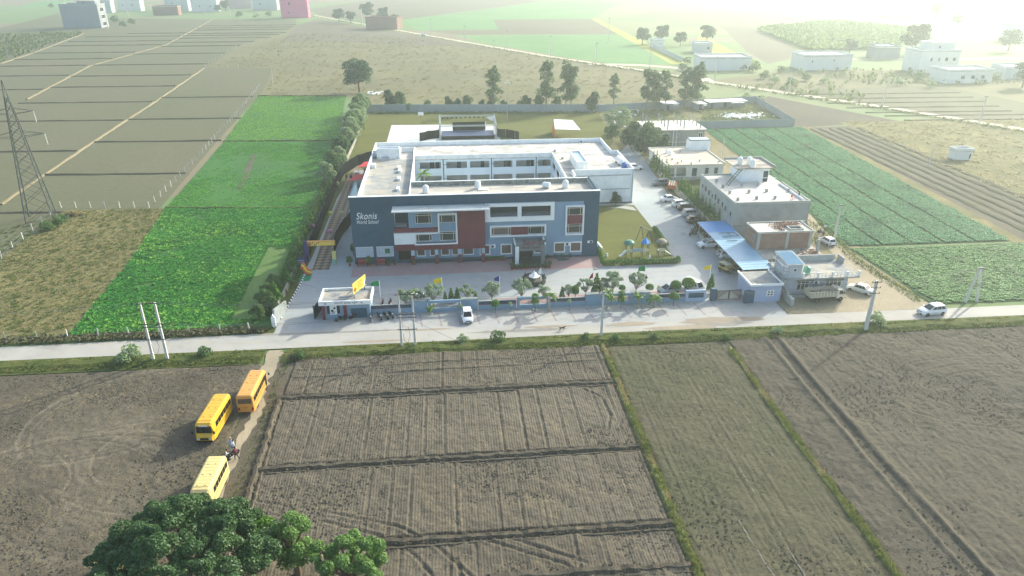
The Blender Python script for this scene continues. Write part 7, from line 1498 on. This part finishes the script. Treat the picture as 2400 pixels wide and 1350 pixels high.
# ------------------------------------------------------------------ PEOPLE AND A DOG
def skin_mesh(pts, edges, rad, root=0, sub=1):
    me = bpy.data.meshes.new('skeleton'); me.from_pydata(pts, edges, []); o = bpy.data.objects.new('skeleton', me); COL.objects.link(o); md = o.modifiers.new('s', 'SKIN'); md.use_smooth_shade = True
    for i, v in enumerate(me.skin_vertices[0].data): v.radius = (rad[i], rad[i]); v.use_root = (i == root)
    if sub: o.modifiers.new('d', 'SUBSURF').levels = sub
    bpy.context.view_layer.update(); r = bpy.data.meshes.new_from_object(o.evaluated_get(bpy.context.evaluated_depsgraph_get())); bpy.data.objects.remove(o); return r
skin_m = paint('skin_brown', '#8a5f45', .6); hair_m = paint('hair_black', '#15110f', .7)
def person(label, x, y, rz, top, legs, pose='stand', z=.03, cap=None, robe=False):
    P, E, Rd = [], [], []
    def v(p, r, par=None):
        P.append(p); Rd.append(r)
        if par is not None: E.append((par, len(P)-1))
        return len(P)-1
    cr = pose == 'crouch'; bend = pose == 'bend'; dz = -.48 if cr else 0; f = .42 if bend else (.12 if cr else 0)
    pel = v((0, 0, .92+dz), .13); bel = v((f*.3, 0, 1.08+dz), .125, pel); che = v((f*.75, 0, 1.3+dz-(f*.2)), .145, bel); nk = v((f*1.05, 0, 1.47+dz-f*.3), .055, che); hd = v((f*1.2+.02, 0, 1.58+dz-f*.35), .088, nk); hd2 = v((f*1.25+.015, 0, 1.68+dz-f*.4), .08, hd); v((f*1.2+.125, 0, 1.59+dz-f*.35), .012, hd)
    for s in (-1, 1):
        hip = v((0, s*.09, .86+dz), .09, pel)
        if cr: kn = v((.36, s*.14, .52), .065, hip); an = v((.1, s*.13, .1), .042, kn)
        else: kn = v((.03 if pose != 'walk' else .12*s+.05, s*.1, .48), .062, hip); an = v((0 if pose != 'walk' else .2*s-.05, s*.1, .09), .042, kn)
        v((P[an][0]+.15, s*.11, .035), .035, an); sh = v((f*.8, s*.19, 1.38+dz-f*.22), .062, che); el = v((f*.8-.02 if not bend else .45, s*.25, 1.11+dz), .045, sh)
        wr = v((f*.8+.12 if pose != 'akimbo' else .1, s*.24 if pose != 'akimbo' else s*.1, .88+dz+(.14 if pose == 'akimbo' else 0)), .03, el); pm = v((P[wr][0]+.03, P[wr][1], P[wr][2]-.07), .032, wr)
        for k in range(4): a = v((P[pm][0]-.025+.018*k, P[pm][1], P[pm][2]-.05+.006*abs(k-1.5)), .009, pm); v((P[a][0]+.012, P[a][1]-.008*s, P[a][2]-.035), .008, a)
        a = v((P[pm][0]+.04, P[pm][1]-.01*s, P[pm][2]-.005), .01, pm); v((P[a][0]+.02, P[a][1], P[a][2]-.025), .009, a)
    me = skin_mesh(P, E, Rd); t = thing('person', label, 'person', (x, y, z), rz)
    for m_ in (skin_m, top, legs): me.materials.append(m_)
    for p in me.polygons:
        c = p.center; p.material_index = 0 if (c.z > 1.44+dz-f*.3 and abs(c.y) < .14) or (c.z < .9+dz and abs(c.y) > .2 and not cr) or c.z < .06 else (2 if c.z < .93+dz else 1)
    link('body', me, None, t); hx, hz_ = P[hd2][0], P[hd2][2]
    MB().loft([[(hx-.02+r*math.cos(a), r*.9*math.sin(a), hz_+zz) for a in np.linspace(0, 6.28, 11)[:-1]] for r, zz in ((.095, -.03), (.1, .02), (.085, .07), (.03, .1))]).build('turban' if cap else 'hair', cap or hair_m, t, True)
    for s in (-1, 1): MB().ball((P[hd][0]+.082, s*.032, P[hd][2]+.035), .01, 6, 4).build('eye', hair_m, t)
    boxpart('mouth', paint('lip', '#6a3f38', .6), t, P[hd][0]+.08, P[hd][0]+.09, -.025, .025, P[hd][2]-.045, P[hd][2]-.035)
    if robe: MB().loft([[(r*math.cos(a), r*1.15*math.sin(a), zz) for a in np.linspace(0, 6.28, 15)[:-1]] for r, zz in ((.22, .42), (.19, .7), (.17, .95))]).build('tunic', top, t, True)
    return t
cm = lambda n, c: paint('cloth_'+n, c, .85, .15, 4)
P_at = lambda px, py: S(px, py)
person('man in black clothes standing with hands at his front behind the front wall', *P_at(1513, 666), R(80), cm('black', '#17191c'), cm('black', '#17191c'), 'akimbo')
person('man in pale blue tunic and cream turban on the field track', *P_at(545, 1055), R(-60), cm('pale_blue', '#9fb4c4'), cm('pale_blue', '#9fb4c4'), 'stand', .05, cm('cream', '#d6cba0'), True)
person('man in white shirt half behind the others on the field track', *P_at(551, 1060), R(200), cm('white', '#d6d8d8'), cm('navy', '#2a2f3a'), 'stand', .05); person('man in maroon shirt beside the motorcycle on the field track', *P_at(556, 1078), R(170), cm('maroon', '#6e3340'), cm('navy', '#2a2f3a'), 'walk', .05); person('man crouching in a white shirt before the cream bus', *P_at(531, 1075), R(20), cm('white', '#d6d8d8'), cm('dark', '#26221f'), 'crouch', .05)
person('man in white shirt walking on the grass beside the seed bed', *P_at(1932, 543), R(60), cm('white', '#d6d8d8'), cm('dark', '#26221f'), 'walk'); x, y = S(1872, 462, 7.75); person('person in dark clothes bending at the edge of the cement house roof', x, y, R(-160), cm('black', '#17191c'), cm('dark', '#26221f'), 'bend', 7.76)
person('person in red clothes between the black cloth screens', *P_at(812, 423), R(-40), cm('red', '#7d2a30'), cm('red', '#7d2a30'), 'stand'); person('person in dark clothes near the red awning', *P_at(824, 425), R(-90), cm('dark', '#26221f'), cm('dark', '#26221f'), 'stand')
x, y = S(1857, 467, 7.75); t = thing('plastic_chair', 'red plastic chair on the cement house roof', 'chair', (x, y, 7.76), R(30)); rp = paint('plastic_red', '#c02a38', .4); boxpart('seat', rp, t, -.24, .24, -.24, .24, .4, .44); boxpart('backrest', rp, t, -.24, .24, .2, .25, .44, .9)
for sx in (-.22, .22):
    for sy in (-.22, .22): boxpart('leg', rp, t, sx-.025, sx+.025, sy-.025, sy+.025, 0, .4)
D = [(0,0,.48),(.2,0,.47),(.36,0,.5),(.46,0,.6),(.54,0,.66),(.66,0,.63),(-.2,0,.5),(-.36,0,.56),(-.52,.03,.68)]; E = [(0,1),(1,2),(2,3),(3,4),(4,5),(0,6),(6,7),(7,8)]; Rr = [.09,.115,.1,.065,.07,.035,.09,.03,.018]
for s in (-1, 1):
    for base, kx in ((2, .04), (6, -.03)):
        n = len(D); b0 = D[base]
        if base == 2: D += [(b0[0]-.02, s*.08, .34), (b0[0]+.03*s, s*.08, .18), (b0[0]+.05*s, s*.08, .02)]; Rr += [.045, .026, .022]
        else: D += [(b0[0]+.04, s*.08, .34), (b0[0]-.09+.05*s, s*.08, .2), (b0[0]-.03+.07*s, s*.08, .02)]; Rr += [.055, .027, .022]
        E += [(base, n), (n, n+1), (n+1, n+2)]
    n = len(D); D.append((.5, s*.06, .74)); Rr.append(.018); E.append((4, n))
t = thing('dog', 'thin brown dog walking along the road edge', 'dog', (*S(1316, 775), .02), R(5)); me = skin_mesh(D, E, Rr); me.materials.append(paint('dog_brown', '#3d3026', .85)); link('body', me, None, t); MB().ball((.7, 0, .63), (.02, .02, .02), 6, 4).build('nose', hair_m, t)
